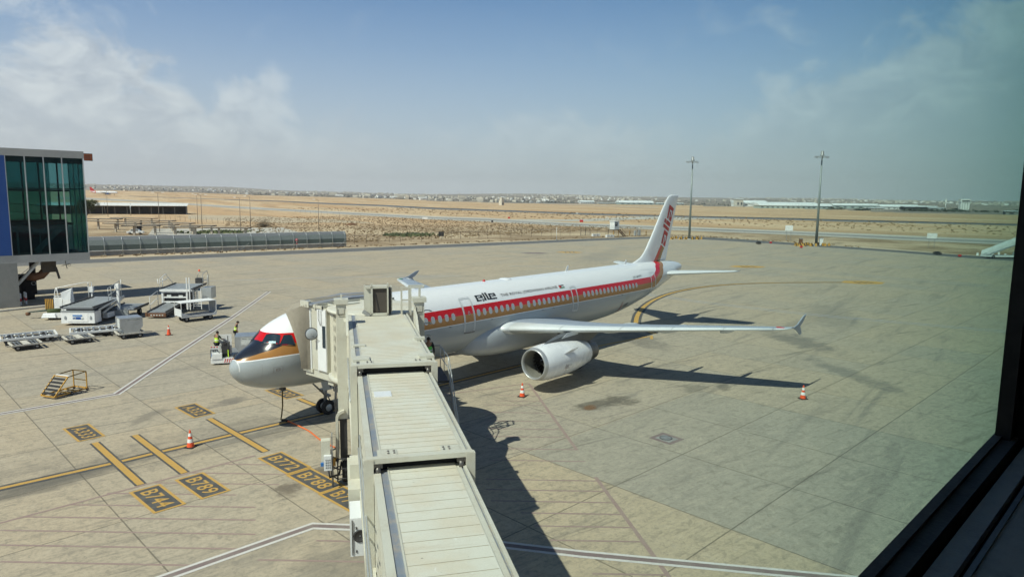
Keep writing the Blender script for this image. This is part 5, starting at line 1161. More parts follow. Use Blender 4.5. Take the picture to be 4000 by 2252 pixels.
uld('c', (6.02, 27.85, .48), R(-8), 'silver container with white paper on its side resting on the dolly', 'AKH 13348RJ')
def pallet_trailer(loc, rz, label):
    D = thing('pallet_trailer', loc, rz, label, 'trailer', 'long pallet trailers')
    b = MB(); L_, W_ = 3.5, 2.2
    for y in (-W_/2, W_/2): b.bb((-L_/2, y-.05, .40), (L_/2, y+.05, .56))
    for x in (-L_/2, L_/2): b.bb((x-.05, -W_/2, .40), (x+.05, W_/2, .56))
    b.build('frame', 'reflective_white', D)
    b = MB()
    for k in range(8): x = -L_/2+.25+k*.43; b.bb((x, -W_/2, .47), (x+.09, W_/2, .52))
    b.build('deck_bars', 'aluminium', D)
    for k in range(6):
        for j in (-.6, .6):
            b = MB(); b.rev((-L_/2+.45+k*.52, j, .50), (0, 0, 1), [(0, .11), (.045, .10), (.05, .001)], 10); b.build('caster', 'galvanised', D)
    b = MB(); b.bb((-L_/2+.2, -.8, .2), (L_/2-.2, .8, .40)); b.build('chassis', 'frame_dark', D)
    for x in (-1.1, 1.1):
        for y in (-.95, .95): cyl_wheel(D, x, y, .25, .14)
    b = MB(); b.bar((L_/2, 0, .3), (L_/2+.9, -.1, .26), .07); b.build('tow_bar', 'dolly_paint', D)
pallet_trailer((.15, 31.4, 0), R(-11), 'long white pallet trailer behind the left dolly')
pallet_trailer((4.5, 30.5, 0), R(-17), 'long white pallet trailer behind the silver container')
# container tug beyond the nose
TUG = thing('container_tug', (6.9, 14.3, 0), R(-32), 'white and grey container transporter with standing driver position beyond the jet nose', 'transporter')
b = MB(); b.bb((-.75, -.45, .22), (.55, .45, .46)); b.bb((-.1, .45, .22), (1.9, 2.6, .46)); b.build('platform', 'steel_grey', TUG)
b = MB(); b.bb((-.8, -.62, .12), (.6, -.45, .45)); b.bb((-.72, -.66, .42), (-.1, -.40, .78)); b.build('bumper', 'reflective_white', TUG)
b = MB()
for k in range(4): b.hexa([(.02+.14*k, -.626, .16), (.08+.14*k, -.626, .16), (.08+.14*k, -.622, .16), (.02+.14*k, -.622, .16)], [(.10+.14*k, -.626, .42), (.16+.14*k, -.626, .42), (.16+.14*k, -.622, .42), (.10+.14*k, -.622, .42)])
b.build('hazard_stripes', 'red_paint', TUG)
b = MB(); b.bb((-.80, -.40, .5), (-.25, -.34, 1.25)); pn = b.build('front_panel', 'label_white', TUG)
b = MB(); text_on(b, '531', lambda u, v: (-.68+u*.3, -.415, .86+v*.12), .03); b.build('panel_number', 'logo_black', pn)
b = MB(); b.bb((-.77, -.412, .55), (-.5, -.402, .75)); b.build('panel_sticker', 'signal_blue', pn)
b = MB()
for k in range(3): b.bb((-.78+.17*k, -.412, 1.16), (-.70+.17*k, -.402, 1.24))
b.build('panel_stripes', 'red_paint', pn)
b = MB(); b.tube([(-.82, -.42, .3), (-.82, -.42, 1.0), (-.4, -.42, 1.02), (-.28, -.42, .8), (-.28, -.42, .3)], .022, 6); b.tube([(.28, -.3, .3), (.28, -.3, 1.9)], .035, 6); b.tube([(.36, -.2, .3), (.36, -.2, 1.5)], .03, 6); b.build('guard_rail', 'frame_dark', TUG)
b = MB(); b.bb((-.15, -.1, .46), (.28, .35, 1.35)); b.bb((-.05, -.15, 1.3), (.15, .05, 1.5)); b.build('engine_cover', 'frame_dark', TUG)
b = MB(); b.bb((-.55, .45, .5), (.45, .52, 1.85)); b.build('white_screen', 'reflective_white', TUG)
b = MB(); b.bb((.24, -.36, .46), (.30, -.28, .95)); b.build('yellow_grip', 'hiviz', TUG)
for x, y in ((-.5, -.35), (.4, .3), (1.6, .8), (1.6, 2.2), (.1, 2.2)): cyl_wheel(TUG, x, y, .2, .14)
uld('c2', (8.75, 14.55, .50), R(-32), 'silver container with white number label carried on the container tug', 'AKH 13177 RJ', False)
# yellow maintenance steps
ST = thing('maintenance_steps', (-2.75, 13.75, 0), R(22), 'open yellow wheeled maintenance steps with five dark treads standing alone on the apron', 'steps')
SL, SW, SH = 2.05, 1.0, 1.06
b = MB(); a = .05
def SB(p, q, w_=.05): b.bar(p, q, w_)
for y in (-SW/2, SW/2):
    SB((-SL/2, y, .14), (SL/2, y, .14), .07); SB((-SL/2, y, .14), (-.15, y, SH), .06)
for x in (-SL/2, -.1, .35, SL/2): SB((x, -SW/2, .14), (x, SW/2, .14), .06)
for y in (-SW/2, SW/2): SB((SL/2-.05, y, .14), (SL/2-.05, y, SH+.06), .05)
SB((-.15, -SW/2, SH), (-.15, SW/2, SH), .05)
b.build('frame', 'yellow_paint', ST)
b = MB()
for y in (-SW/2, SW/2): b.bar((-.15, y, SH), (SL/2-.05, y, SH+.06), .05)
b.bar((SL/2-.05, -SW/2, SH+.06), (SL/2-.05, SW/2, SH+.06), .05); b.bar((SL/2-.05, -SW/2, .6), (SL/2-.05, SW/2, .6), .045); b.build('top_rail', mat('worn_yellow_dark', (.16, .10, .03), .6, dirt=.4), ST)
for k in range(5):
    t = (k+.8)/5.6; x = -SL/2+(SL/2-.15)*t; z = .14+(SH-.14)*t; b = MB(); b.box((x, 0, z), (.24, SW-.05, .035)); b.build('tread', 'frame_dark', ST)
b = MB(); b.bb((-.12, -SW/2, SH+.0), (.02, SW/2, SH+.04)); b.build('platform_edge', 'reflective_white', ST)
for x, y in ((SL/2-.05, -SW/2), (SL/2-.05, SW/2), (-.0, -SW/2-.02)): cyl_wheel(ST, x, y, .09, .06)
# covered baggage cart
BC = thing('baggage_cart', (13.05, 31.6, 0), R(-2), 'white roofed baggage cart with open sides beside the ramp loader', 'baggage cart')
b = MB(); L_, W_, H_ = 3.1, 1.45, 1.75
b.bb((-L_/2, -W_/2, H_-.03), (L_/2, W_/2, H_+.03)); b.build('roof', 'reflective_white', BC)
b = MB(); b.bb((-L_/2, -W_/2, .48), (L_/2, W_/2, .55)); b.build('floor', 'aluminium_dark', BC)
b = MB(); b.bb((-L_/2, -W_/2-.02, .42), (L_/2, -W_/2+.03, .60)); b.bb((-L_/2, W_/2-.03, .42), (L_/2, W_/2+.02, .56))
for x in (-L_/2, L_/2):
    for y in (-W_/2, W_/2): b.bar((x, y, .5), (x, y, H_), .05)
b.bar((L_/2-.25, -W_/2, .5), (L_/2, -W_/2, .8), .05); b.bar((-L_/2, -W_/2, 1.15), (-L_/2, W_/2, 1.15), .05); b.build('frame', 'reflective_white', BC)
b = MB(); b.bb((-L_/2-.01, -W_/2, .52), (-L_/2+.01, W_/2, 1.13)); b.build('end_panel', 'rim_white', BC)
b = MB(); b.bb((L_/2-.01, -W_/2, .52), (L_/2+.01, W_/2, H_-.04)); b.build('end_panel', 'pane_grey', BC)
b = MB(); b.hexa([(-L_/2, -W_/2-.02, .55), (-L_/2+.7, -W_/2-.02, .55), (-L_/2+.7, -W_/2, .55), (-L_/2, -W_/2, .55)], [(-L_/2, -W_/2-.02, .95), (-L_/2+.12, -W_/2-.02, .8), (-L_/2+.12, -W_/2, .8), (-L_/2, -W_/2, .95)]); b.build('side_flap', 'rim_white', BC)
for x, y in ((-1.05, -.5), (-1.05, .5), (1.05, -.5), (1.05, .5)): cyl_wheel(BC, x, y, .24, .16)
b = MB(); b.bb((-1.3, -.3, .3), (1.3, .3, .46)); b.build('chassis', 'frame_dark', BC)
# container loader with low white body (A)
def deck(parent, x0, x1, y0, y1, z0, z1, n, nm='roller_deck'):
    "sloping roller deck from (y0,z0) to (y1,z1)"
    b = MB(); b.hexa([(x0, y0, z0-.12), (x1, y0, z0-.12), (x1, y1, z1-.12), (x0, y1, z1-.12)], [(x0, y0, z0), (x1, y0, z0), (x1, y1, z1), (x0, y1, z1)]); d_ = b.build(nm, 'aluminium_dark', parent)
    b = MB()
    for k in range(n):
        t = (k+.5)/n; y = y0+(y1-y0)*t; z = z0+(z1-z0)*t+.02; b.bar((x0+.15, y, z), (x1-.15, y, z), (y1-y0)/n*.55, .04)
    b.build('rollers', 'galvanised', d_)
    b = MB()
    for x in (x0, x1): b.bar((x, y0, z0+.05), (x, y1, z1+.05), .12, .12)
    b.build('side_rail', 'frame_dark', d_)
    return d_
LA = thing('container_loader', (3.95, 36.85, 0), R(-46), 'low white container loader with blue sticker on its front and roller deck', 'cargo loader')
b = MB(); b.hexa([(0, 0, .22), (2.75, 0, .22), (2.75, 1.1, .22), (0, 1.1, .22)], [(0, .05, 1.22), (2.75, .05, 1.22), (2.75, 1.1, 1.22), (0, 1.1, 1.22)]); b.bb((.02, 1.1, .3), (.45, 4.8, .75)); b.bb((2.3, 2.2, .3), (2.73, 4.8, .75)); b.build('body', 'white_paint', LA)
b = MB(); b.hexa([(.55, -.02, .36), (2.2, -.02, .36), (2.2, .0, .36), (.55, .0, .36)], [(.55, .03, 1.10), (2.2, .03, 1.10), (2.2, .05, 1.10), (.55, .05, 1.10)]); b.build('front_panel', 'reflective_white', LA)
b = MB(); b.box((1.35, .0, .88), (.78, .02, .13)); b.build('blue_sticker', mat('sticker_blue', (.10, .24, .52), .5, dirt=.1), LA)
b = MB(); b.box((1.08, -.015, .66), (.24, .02, .20)); b.build('white_sticker', 'label_white', LA); b = MB(); text_on(b, 'M', lambda u, v: (.99+u*.18, -.03, .585+v*.15), .03); b.build('sticker_letter', 'facade_blue', LA)
b = MB(); b.box((1.48, -.015, .66), (.50, .02, .20)); b.build('blue_sticker', 'facade_blue', LA); b = MB(); b.rev((1.75, -.02, .66), (0, -1, 0), [(0, .11), (.012, .10), (.013, .001)], 18); b.build('round_badge', 'label_white', LA)
for x in (.35, 2.45): b = MB(); b.box((x, -.0, .66), (.16, .04, .2)); b.box((x, -.02, .82), (.07, .04, .07)); b.build('lamp', 'line_grey', LA)
b = MB(); b.bb((.0, .0, 1.2), (2.75, .16, 1.30)); b.build('bumper_edge', 'line_grey', LA)
b = MB(); b.bb((.3, .3, 1.2), (2.5, 1.0, 1.45)); b.bb((.6, 1.1, .4), (2.1, 4.6, 1.0)); b.build('machinery', 'frame_dark', LA)
deck(LA, -.05, 2.65, .1, 5.4, 1.55, 1.68, 9, 'roller_deck')
b = MB(); b.bar((2.75, 1.4, .9), (2.75, 5.2, 1.75), .12, .18); b.bar((2.9, .5, 1.3), (2.9, 4.9, 1.9), .10, .12); b.build('lift_arm', 'aluminium', LA)
b = MB()
for P in ([(2.85, 2.3, 1.75), (2.85, 2.3, 2.95), (2.85, 4.3, 3.35), (2.85, 4.3, 1.9)], [(2.85, 2.9, 1.8), (2.85, 2.75, 3.0)], [(2.85, 2.4, 2.3), (2.85, 4.3, 2.75)], [(2.85, 4.6, 1.9), (2.85, 4.6, 3.45)]): b.tube(P, .028, 6)
b.build('guard_rail', 'galvanised', LA)
b = MB(); b.bb((2.95, 3.5, .2), (3.15, 3.7, 3.2)); b.build('mast', 'reflective_white', LA); b = MB(); b.bb((2.85, 3.4, 2.75), (3.2, 3.75, 3.15)); b.build('control_box', 'reflective_white', LA)
deck(LA, 2.2, 4.4, 3.6, 6.4, .85, .95, 6, 'side_deck'); b = MB(); b.bb((2.3, 3.4, .25), (3.9, 3.6, .8)); b.build('cabinet', 'line_grey', LA)
for x, y in ((.35, 1.5), (2.4, 1.5), (.35, 4.3), (2.4, 4.3), (3.8, 5.8)): cyl_wheel(LA, x, y, .32, .22, (1, 0, 0))
# tall cab loader (B) behind
LB = thing('container_loader', (3.7, 41.0, 0), R(-42), 'white loader with wrapped control cab and orange slatted box behind the low container loader', 'cargo loader')
b = MB(); b.bb((.1, 0, .2), (1.9, 1.0, .62)); b.hexa([(0, -.2, .25), (1.2, -.2, .25), (1.2, 0, .25), (0, 0, .25)], [(.1, -.1, .55), (1.1, -.1, .55), (1.1, 0, .62), (.1, 0, .62)]); b.build('body', 'white_paint', LB)
b = MB(); b.bb((.55, 1.0, .7), (1.25, 1.2, 1.9)); b.bb((1.35, .9, .7), (2.0, 1.6, 1.7)); b.build('cab_panel', 'reflective_white', LB)
b = MB(); b.hexa([(1.3, .9, 1.7), (2.0, .9, 1.7), (2.0, 1.6, 1.7), (1.3, 1.6, 1.7)], [(1.2, .9, 2.35), (2.05, 1.0, 2.6), (1.95, 1.5, 2.7), (1.3, 1.6, 2.4)]); b.build('plastic_wrap', 'rim_white', LB)
b = MB()
for P in ([(.6, 1.1, .7), (.62, 1.1, 2.3), (.75, 1.1, 2.75)], [(.95, 1.1, 1.7), (.80, 1.1, 2.75)], [(.55, 1.1, 2.0), (1.2, 1.1, 2.0)], [(.75, 1.1, 2.75), (2.6, 2.2, 3.1), (3.2, 2.4, 3.1), (3.2, 2.4, 1.6)], [(2.9, 2.4, 1.6), (2.9, 2.4, 3.1)]): b.tube(P, .035, 6)
b.build('guard_rail', 'reflective_white', LB)
b = MB(); b.bb((3.05, 2.2, 2.2), (3.35, 2.5, 2.7)); b.bb((3.15, 2.3, .4), (3.25, 2.4, 2.2)); b.build('control_box', 'reflective_white', LB)
ob = MB(); ob.bb((-.35, 1.3, .75), (.35, 1.5, 1.75)); o = ob.build('slatted_box', 'wood_dark', LB); ob = MB()
for k in range(5): ob.bb((-.33+k*.145, 1.27, .78), (-.25+k*.145, 1.3, 1.72))
ob.build('slat', 'yellow_paint', o)
b = MB(); b.hexa([(-1.6, .8, .55), (.4, .9, .7), (.5, 1.6, .7), (-1.4, 1.3, .55)], [(-1.6, .8, .62), (.4, .9, .82), (.5, 1.6, .82), (-1.4, 1.3, .62)]); b.build('green_conveyor', mat('canvas_green', (.03, .06, .055), .8, dirt=.3), LB)
b = MB(); b.rev((-1.65, .75, .45), (.3, 1, 0), [(0, .01), (0, .16), (.25, .16), (.25, .01)], 14); b.build('roller_end', 'rust_brown', LB)
b = MB(); b.tube([(.3, .35, .75), (1.3, .5, .8)], .20, 12); b.build('tank', 'leaf_olive', LB)
deck(LB, 1.7, 3.9, 1.4, 5.6, 1.1, 1.3, 8)
for x, y in ((.4, .5), (1.6, .5), (2.2, 4.5), (3.4, 4.5)): cyl_wheel(LB, x, y, .30, .2, (1, 0, 0))
b = MB(); b.bb((1.8, 1.6, .4), (3.6, 5.2, .9)); b.build('chassis', 'steel_grey', LB)
# ramp loader (C)
LC = thing('ramp_loader', (10.35, 35.4, 0), R(-46), 'scissor cargo loader with brown low ramp, railings and orange beacon', 'cargo loader')
b = MB(); b.bb((0, 0, .15), (1.65, .12, .5)); b.bb((-.15, -.05, .2), (0, .3, .55)); b.build('front_beam', 'rust_brown', LC)
b = MB()
for k in range(5): b.bb((.3+k*.25, -.012, .26), (.42+k*.25, 0, .36))
b.build('plate_text', 'label_white', LC)
deck(LC, 0, 1.65, .1, 5.2, .55, .95, 10, 'ramp')
b = MB(); b.bb((.1, .3, .2), (1.6, 5.0, .45)); b.build('chassis', 'frame_dark', LC)
b = MB()
for y in (3.6, 6.0):
    for x in (-.1, 2.2): b.bar((x, y, .3), (x, y, 2.0), .16)
for z in (1.0, 1.45, 1.95): b.bar((-.1, 3.6, z), (2.2, 3.6, z), .12)
b.bar((-.3, 3.5, 2.12), (2.7, 3.5, 2.12), .16, .2); b.build('scissor_frame', 'reflective_white', LC)
b = MB(); b.bb((0, 3.7, .5), (2.1, 5.8, 1.9)); b.build('machinery', 'frame_dark', LC)
for q, (x, z) in enumerate(((.5, 1.55), (1.6, 1.5), (.4, .8))): b = MB(); b.bb((x-.2, 3.58, z-.14), (x+.2, 3.62, z+.14)); b.build('cabinet', 'label_white', LC)
deck(LC, -.3, 2.7, 3.5, 7.2, 2.2, 2.32, 6, 'upper_deck')
b = MB()
for P in ([(-.1, .9, .7), (-.1, .9, 1.85), (-.1, 2.6, 2.2), (-.1, 2.6, .8)], [(-.1, .9, 1.1), (-.1, 2.6, 1.55)], [(-.3, 3.6, 2.3), (-.3, 3.6, 3.2), (-.3, 4.9, 3.55), (-.3, 6.6, 2.4)], [(-.3, 4.2, 2.3), (-.3, 4.2, 3.35)], [(-.3, 3.6, 2.9), (-.3, 5.5, 3.1)], [(-.5, 3.6, 3.2), (-.5, 3.6, 2.8), (-.3, 3.6, 2.8)]): b.tube(P, .032, 6)
b.build('guard_rail', 'reflective_white', LC)
b = MB()
for x in (2.35, 2.60): b.bar((x, 3.2, .3), (x, 3.2, 3.4), .08)
for k in range(9): b.bar((2.75, 3.6, .6+k*.18), (3.5, 3.6, .6+k*.18), .04)
for x in (2.75, 3.5): b.bar((x, 3.6, .3), (x, 3.6, 2.3), .06)
b.build('access_ladder', 'reflective_white', LC)
b = MB(); b.bb((2.7, 4.4, 2.7), (3.3, 4.9, 3.2)); b.build('control_console', 'frame_dark', LC)
b = MB()
for P in ([(3.4, 4.4, 2.3), (3.4, 4.4, 3.6), (3.4, 5.6, 3.8), (3.4, 6.0, 3.3), (3.4, 6.0, 2.3)], [(3.8, 4.6, 2.3), (3.8, 4.6, 3.5)], [(3.4, 4.4, 3.0), (3.4, 6.0, 2.9)], [(2.8, 4.6, 3.2), (3.0, 4.6, 3.8), (3.4, 5.0, 3.7)]): b.tube(P, .03, 6)
b.bb((3.3, 4.3, 1.2), (4.2, 5.6, 2.3)); b.build('console_rail', 'galvanised', LC)
b = MB(); b.rev((3.05, 4.6, 3.85), (0, 0, 1), [(0, .09), (.18, .08), (.2, .001)], 12); b.build('beacon', 'orange_plastic', LC)
for x, y in ((.3, 1.0), (1.4, 1.0), (.2, 5.6), (2.0, 5.6)): cyl_wheel(LC, x, y, .26, .2, (1, 0, 0))

# ------------------------------------------------------------------ neighbouring pier on the left
PR = thing('pier_building', (10.87, 50.37, 0), TH, 'glass ended airport pier with grey fascia and blue panel on the left', 'terminal building')
# local x along the wall (negative = left), y away from camera
b = MB(); b.bb((-60, .25, 4.8), (-.25, 6.4, 5.1)); b.bb((-60, .3, 14.8), (-.3, 6.2, 15.0)); b.build('floor_slab', 'concrete_wall', PR)
b = MB(); b.bb((-60, 0, 4.37), (0, .25, 5.12)); b.bb((-60, 6.2, 4.37), (0, 6.45, 5.12)); b.bb((-.25, .25, 4.37), (0, 6.2, 5.12))
b.bb((-60, -.05, 14.78), (.05, .25, 15.5)); b.bb((-60, 6.2, 14.78), (.05, 6.5, 15.5)); b.bb((-.25, .25, 14.78), (.05, 6.2, 15.5)); b.build('fascia', 'cladding', PR)
b = MB(); b.bb((-60, .25, 15.35), (-.25, 6.2, 15.45)); b.build('roof', 'cladding', PR)
b = MB(); b.bb((-60, -.03, 5.12), (-6.66, .12, 14.86)); b.build('blue_panel', 'facade_blue', PR)
def paneM():
    t = newmat('pier_glass'); x, y, z = t.xyz(t.obj)
    t.b.inputs['Base Color'].default_value = (.012, .035, .045, 1); t.b.inputs['Roughness'].default_value = .04
    gl = t.node('ShaderNodeBsdfTransparent'); gl.inputs[0].default_value = (.40, .66, .66, 1)
    mx = t.node('ShaderNodeMixShader'); mx.inputs[0].default_value = .22
    t.l.new(gl.outputs[0], mx.inputs[1]); t.l.new(t.b.outputs[0], mx.inputs[2])
    t.l.new(mx.outputs[0], t.n['Material Output'].inputs[0]); MC['pier_glass'] = t.m
paneM()
for x0, x1 in ((-6.64, -5.06), (-5.06, -3.50), (-3.50, -1.93), (-1.93, -.06)):
    b = MB(); b.bb((x0+.03, .05, 5.12), (x1-.03, .07, 14.78)); b.build('glass_pane', 'pier_glass', PR)
for x in (-6.64, -5.06, -3.50, -1.93, -.06): b = MB(); b.bb((x-.045, -.02, 5.10), (x+.045, .12, 14.8)); b.build('mullion', 'mullion', PR)
b = MB(); b.bb((-6.6, .10, 11.62), (-.1, .16, 11.72)); b.bb((-6.6, .10, 14.2), (-.1, .16, 14.75)); b.build('transom', 'frame_dark', PR)
b = MB(); b.bb((-.06, .1, 5.12), (-.03, 6.2, 14.78)); b.build('glass_pane', 'pier_glass', PR)
for y in (2.1, 4.2, 6.25): b = MB(); b.bb((-.1, y-.05, 5.1), (0, y+.05, 14.8)); b.build('mullion', 'mullion', PR)
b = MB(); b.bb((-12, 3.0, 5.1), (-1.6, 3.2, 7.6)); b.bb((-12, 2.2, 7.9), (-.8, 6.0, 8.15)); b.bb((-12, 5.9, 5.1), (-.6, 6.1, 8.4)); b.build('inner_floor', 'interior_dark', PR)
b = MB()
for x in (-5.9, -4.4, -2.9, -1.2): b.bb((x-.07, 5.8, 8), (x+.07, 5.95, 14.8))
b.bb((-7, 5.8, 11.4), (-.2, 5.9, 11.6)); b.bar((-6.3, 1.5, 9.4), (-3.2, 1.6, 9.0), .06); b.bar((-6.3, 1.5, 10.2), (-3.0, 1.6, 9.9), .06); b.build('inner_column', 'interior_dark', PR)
b = MB(); b.bb((-6.6, 6.1, 8.4), (-1.9, 6.14, 14.7)); b.build('rear_glazing', 'pier_glass', PR)
b = MB(); b.tube([(-6.6+k*.5, 1.6, 7.5+.25*math.sin(k*.9)) for k in range(11)], .35, 10); b.build('covered_seating', 'teal_interior', PR)
b = MB(); b.bar((-4.5, 1.2, 5.3), (-2.2, 1.4, 7.6), .1, .5); b.bb((-6.0, 1.0, 5.12), (-5.85, 1.2, 7.3)); b.bb((-4.1, 1.0, 5.12), (-4.0, 1.2, 7.2)); b.build('stair_inside', 'steel_grey', PR)
b = MB(); b.bb((-30, -.05, 0), (-6.33, .6, 4.37)); b.build('support_wall', 'concrete_wall', PR)
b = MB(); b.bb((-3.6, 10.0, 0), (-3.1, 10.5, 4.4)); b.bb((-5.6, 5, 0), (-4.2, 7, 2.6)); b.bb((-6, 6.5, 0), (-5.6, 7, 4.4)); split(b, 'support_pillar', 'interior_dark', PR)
b = MB(); b.bb((-20, 8.5, 4.2), (.4, 12.8, 7.6)); b.build('rear_walkway', 'cladding', PR)
SG = thing('gate_sign', (10.93, 50.33, 14.58), TH, 'orange gate number sign 02 projecting from the pier roof corner', 'sign')
b = MB(); b.bb((0, 0, 0), (.78, .12, .74)); b.build('sign_frame', 'frame_dark', SG); b = MB(); b.bb((.0, -.012, .06), (.72, 0, .68)); b.build('sign_face', mat('sign_orange', (.34, .09, .035), .6, dirt=.15), SG)
b = MB(); text_on(b, '02', lambda u, v: (.10+u*.46, -.02, .17+v*.38), .0); b.build('sign_digits', 'logo_black', SG)
# stair and service gear under the pier
SR = thing('service_stair', (6.3, 51.9, 0), R(-10), 'steel service stair under the pier rising beside a brown curved duct', 'staircase')
b = MB()
for y in (0, .9): b.bar((-1.9, y, 1.6), (.35, y, 4.25), .07, .2)
b.build('stringer', 'galvanised', SR)
for k in range(11): t = (k+.5)/11; b = MB(); b.box((-1.9+2.25*t, .45, 1.6+2.65*t), (.26, .86, .04)); b.build('tread', 'galvanised', SR)
b = MB(); b.bar((-2.0, 0, 2.4), (.3, 0, 5.0-.6), .04); b.bb((-2.6, -.2, 1.4), (-1.8, 1.0, 1.5)); b.build('landing', 'steel_grey', SR)
b = MB(); b.tube([(-.6, 1.6, 2.75), (.0, 1.5, 2.62), (.6, 1.5, 2.75), (1.1, 1.6, 3.3), (1.5, 1.8, 4.0)], .42, 14); SRd = b.build('curved_duct', 'rust_brown', SR)
b = MB(); b.bb((.7, .8, 3.1), (1.9, 2.4, 4.3)); b.build('duct_box', 'mesh_brown', SR); b = MB(); b.bar((1.85, .8, 3.6), (2.1, .8, 2.4), .2, .2); b.build('drop_pipe', 'frame_dark', SR)
b = MB(); b.rev((-.2, .3, 2.1), (.3, 1, 0), [(0, .20), (.04, .20), (.04, .16), (0, .16)], 18); b.build('hose_ring', 'line_grey', SR)
for i, (x, y) in enumerate(((4.95, 52.3), (5.5, 52.6), (5.6, 53.4))):
    Bo = thing('bollard', (x, y, 0), 0, 'red and white striped bollard beneath the pier, %s of three' % ('leftmost', 'middle', 'rightmost')[i], 'bollard', 'bollards under the pier'); b = MB(); b.rev((0, 0, 0), (0, 0, 1), [(0, .09), (1.15, .09), (1.2, .001)], 12); b.build('post', 'reflective_white', Bo); b = MB(); b.rev((0, 0, .35), (0, 0, 1), [(0, .095), (.3, .095)], 12); b.build('red_band', 'letter_red', Bo)
FB = thing('fan_bracket', (10.0, 55, 3.55), 0, 'small dark four bladed fitting hanging below the pier edge', 'fitting')
b = MB()
for a in (.2, 1.7, 3.3, 4.9): b.bar((0, 0, 0), (.42*math.cos(a), 0, .42*math.sin(a)), .10, .06)
b.build('blades', 'steel_grey', FB); b = MB(); b.rev((.32, 0, -.02), (0, 1, 0), [(0, .15), (.03, .15), (.03, .12), (0, .12)], 14); b.build('ring', 'steel_grey', FB); b = MB(); b.bar((0, 0, 0), (0, 0, .9), .03); b.build('hanger', 'steel_grey', FB)
KR = MB(); KR.hexa([(-40, 44, 0), (9, 49.4, 0), (9, 49.9, 0), (-40, 44.5, 0)], [(-40, 44, .14), (9, 49.4, .14), (9, 49.9, .14), (-40, 44.5, .14)]); tag(KR.build('kerb', 'taxi_pale'), kind='structure')

# ------------------------------------------------------------------ fences, screens, lamps, shades
def screen_wall():
    W0, W1 = Vector((28.5, 108.6, 0)), Vector((78.6, 98.9, 0)); L_ = (W1-W0).length; a = math.atan2(W1.y-W0.y, W1.x-W0.x)
    S = thing('screen_fence', W0, a, 'long grey green screen fence with curved posts along the far apron edge', 'fence'); H_ = 3.45
    b = MB(); b.bb((0, 0, .95), (L_, .04, 1.9)); b.build('lower_screen', 'screen_green', S)
    b = MB(); b.hexa([(0, 0, 1.9), (L_, 0, 1.9), (L_, .04, 1.9), (0, .04, 1.9)], [(0, .10, 2.85), (L_, .10, 2.85), (L_, .14, 2.85), (0, .14, 2.85)]); b.build('middle_screen', 'screen_pale', S)
    b = MB(); b.hexa([(0, .10, 2.85), (L_, .10, 2.85), (L_, .14, 2.85), (0, .14, 2.85)], [(0, .7, 3.4), (L_, .7, 3.4), (L_, .74, 3.4), (0, .74, 3.4)]); b.build('top_screen', 'screen_top', S)
    b = MB(); b.bb((0, .66, 3.38), (L_, .78, 3.46)); b.build('top_rail', 'reflective_white', S); b = MB(); b.bb((0, -.03, .82), (L_, .06, .97)); b.build('pale_rail', 'roof_white', S)
    b = MB(); b.bb((0, .1, .0), (L_, .14, .8)); b.build('base_screen', 'concrete_wall', S)
    n = 17
    for k in range(n+1):
        x = .6+(L_-1.0)*k/n; b = MB(); b.tube([(x, -.12, 0), (x, -.12, 1.9), (x, -.04, 2.8), (x, .35, 3.2), (x, .62, 3.40)], .055, 6); b.build('post', 'galvanised', S)
        b = MB(); b.box((x, -.12, .08), (.5, .4, .16)); b.build('footing', 'post_pale', S)
    for x in (L_-2.2, 27.5): b = MB(); b.bar((x, -.2, .1), (x+2.0, -.12, 1.5), .05); b.build('brace', 'galvanised', S)
screen_wall()
NE = thing('no_entry_sign', (64.87, 97.2, 0), R(-8), 'small red ringed sign on a pale post in front of the screen fence', 'sign')
b = MB(); b.tube([(0, 0, 0), (0, 0, 2.4)], .04, 6); b.build('post', 'reflective_white', NE); b = MB(); b.rev((0, -.05, 2.1), (0, -1, 0), [(0, .001), (0, .30), (.03, .30), (.03, .001)], 22); b.build('disc', 'red_paint', NE)
b = MB(); b.rev((0, -.09, 2.1), (0, -1, 0), [(0, .17), (.01, .17), (.011, .001)], 18); b.build('disc_centre', 'reflective_white', NE); b = MB(); b.box((0, -.11, 2.1), (.2, .02, .16)); b.build('symbol', 'red_paint', NE); b = MB(); b.add([(-.24, -.06, 1.25), (.24, -.06, 1.25), (0, -.06, 1.68)], [(0, 1, 2)]); b.build('triangle', 'red_paint', NE)
def street_lamp(loc, h, label, two=True, rz=0):
    P = thing('street_lamp', loc, rz, label, 'street lamp', 'tall brown lamps beyond the screen fence')
    b = MB(); b.tube([(0, 0, 0), (0, 0, h)], .11, 8, .06); b.build('pole', 'pole_brown', P)
    for s in ((-1, 1) if two else (-1,)):
        b = MB(); b.tube([(0, 0, h-.05), (s*.6, 0, h+.12), (s*1.15, 0, h+.18)], .05, 6); b.build('arm', 'pole_brown', P)
        b = MB(); b.hexa([(s*1.0, -.16, h+.08), (s*1.75, -.12, h+.12), (s*1.75, .12, h+.12), (s*1.0, .16, h+.08)], [(s*1.0, -.13, h+.24), (s*1.7, -.1, h+.22), (s*1.7, .1, h+.22), (s*1.0, .13, h+.24)]); recalc(b.build('lamp_head', 'reflective_white', P))
for x, y, h, t_, lb in ((112.9, 336.8, 12.3, 1, 'brown double armed lamp nearest the pier, by the long shed'), (73.3, 183.7, 11.6, 1, 'brown double armed lamp rising over the middle of the sunshades'), (111.2, 239.9, 11.4, 1, 'farther of the paired double armed lamps right of the shed'), (79.8, 170.3, 11.1, 1, 'nearer of the paired double armed lamps right of the shed'),
                        (93.2, 167, 10.8, 0, 'single armed brown lamp at the left of the grey bush'), (88.3, 164, 10.4, 0, 'single armed brown lamp with a round white head'), (112.5, 159.9, 10.0, 0, 'single armed brown lamp right of the grey bush')): street_lamp((x, y, terr(x, y)), h, lb, t_, R(-25))
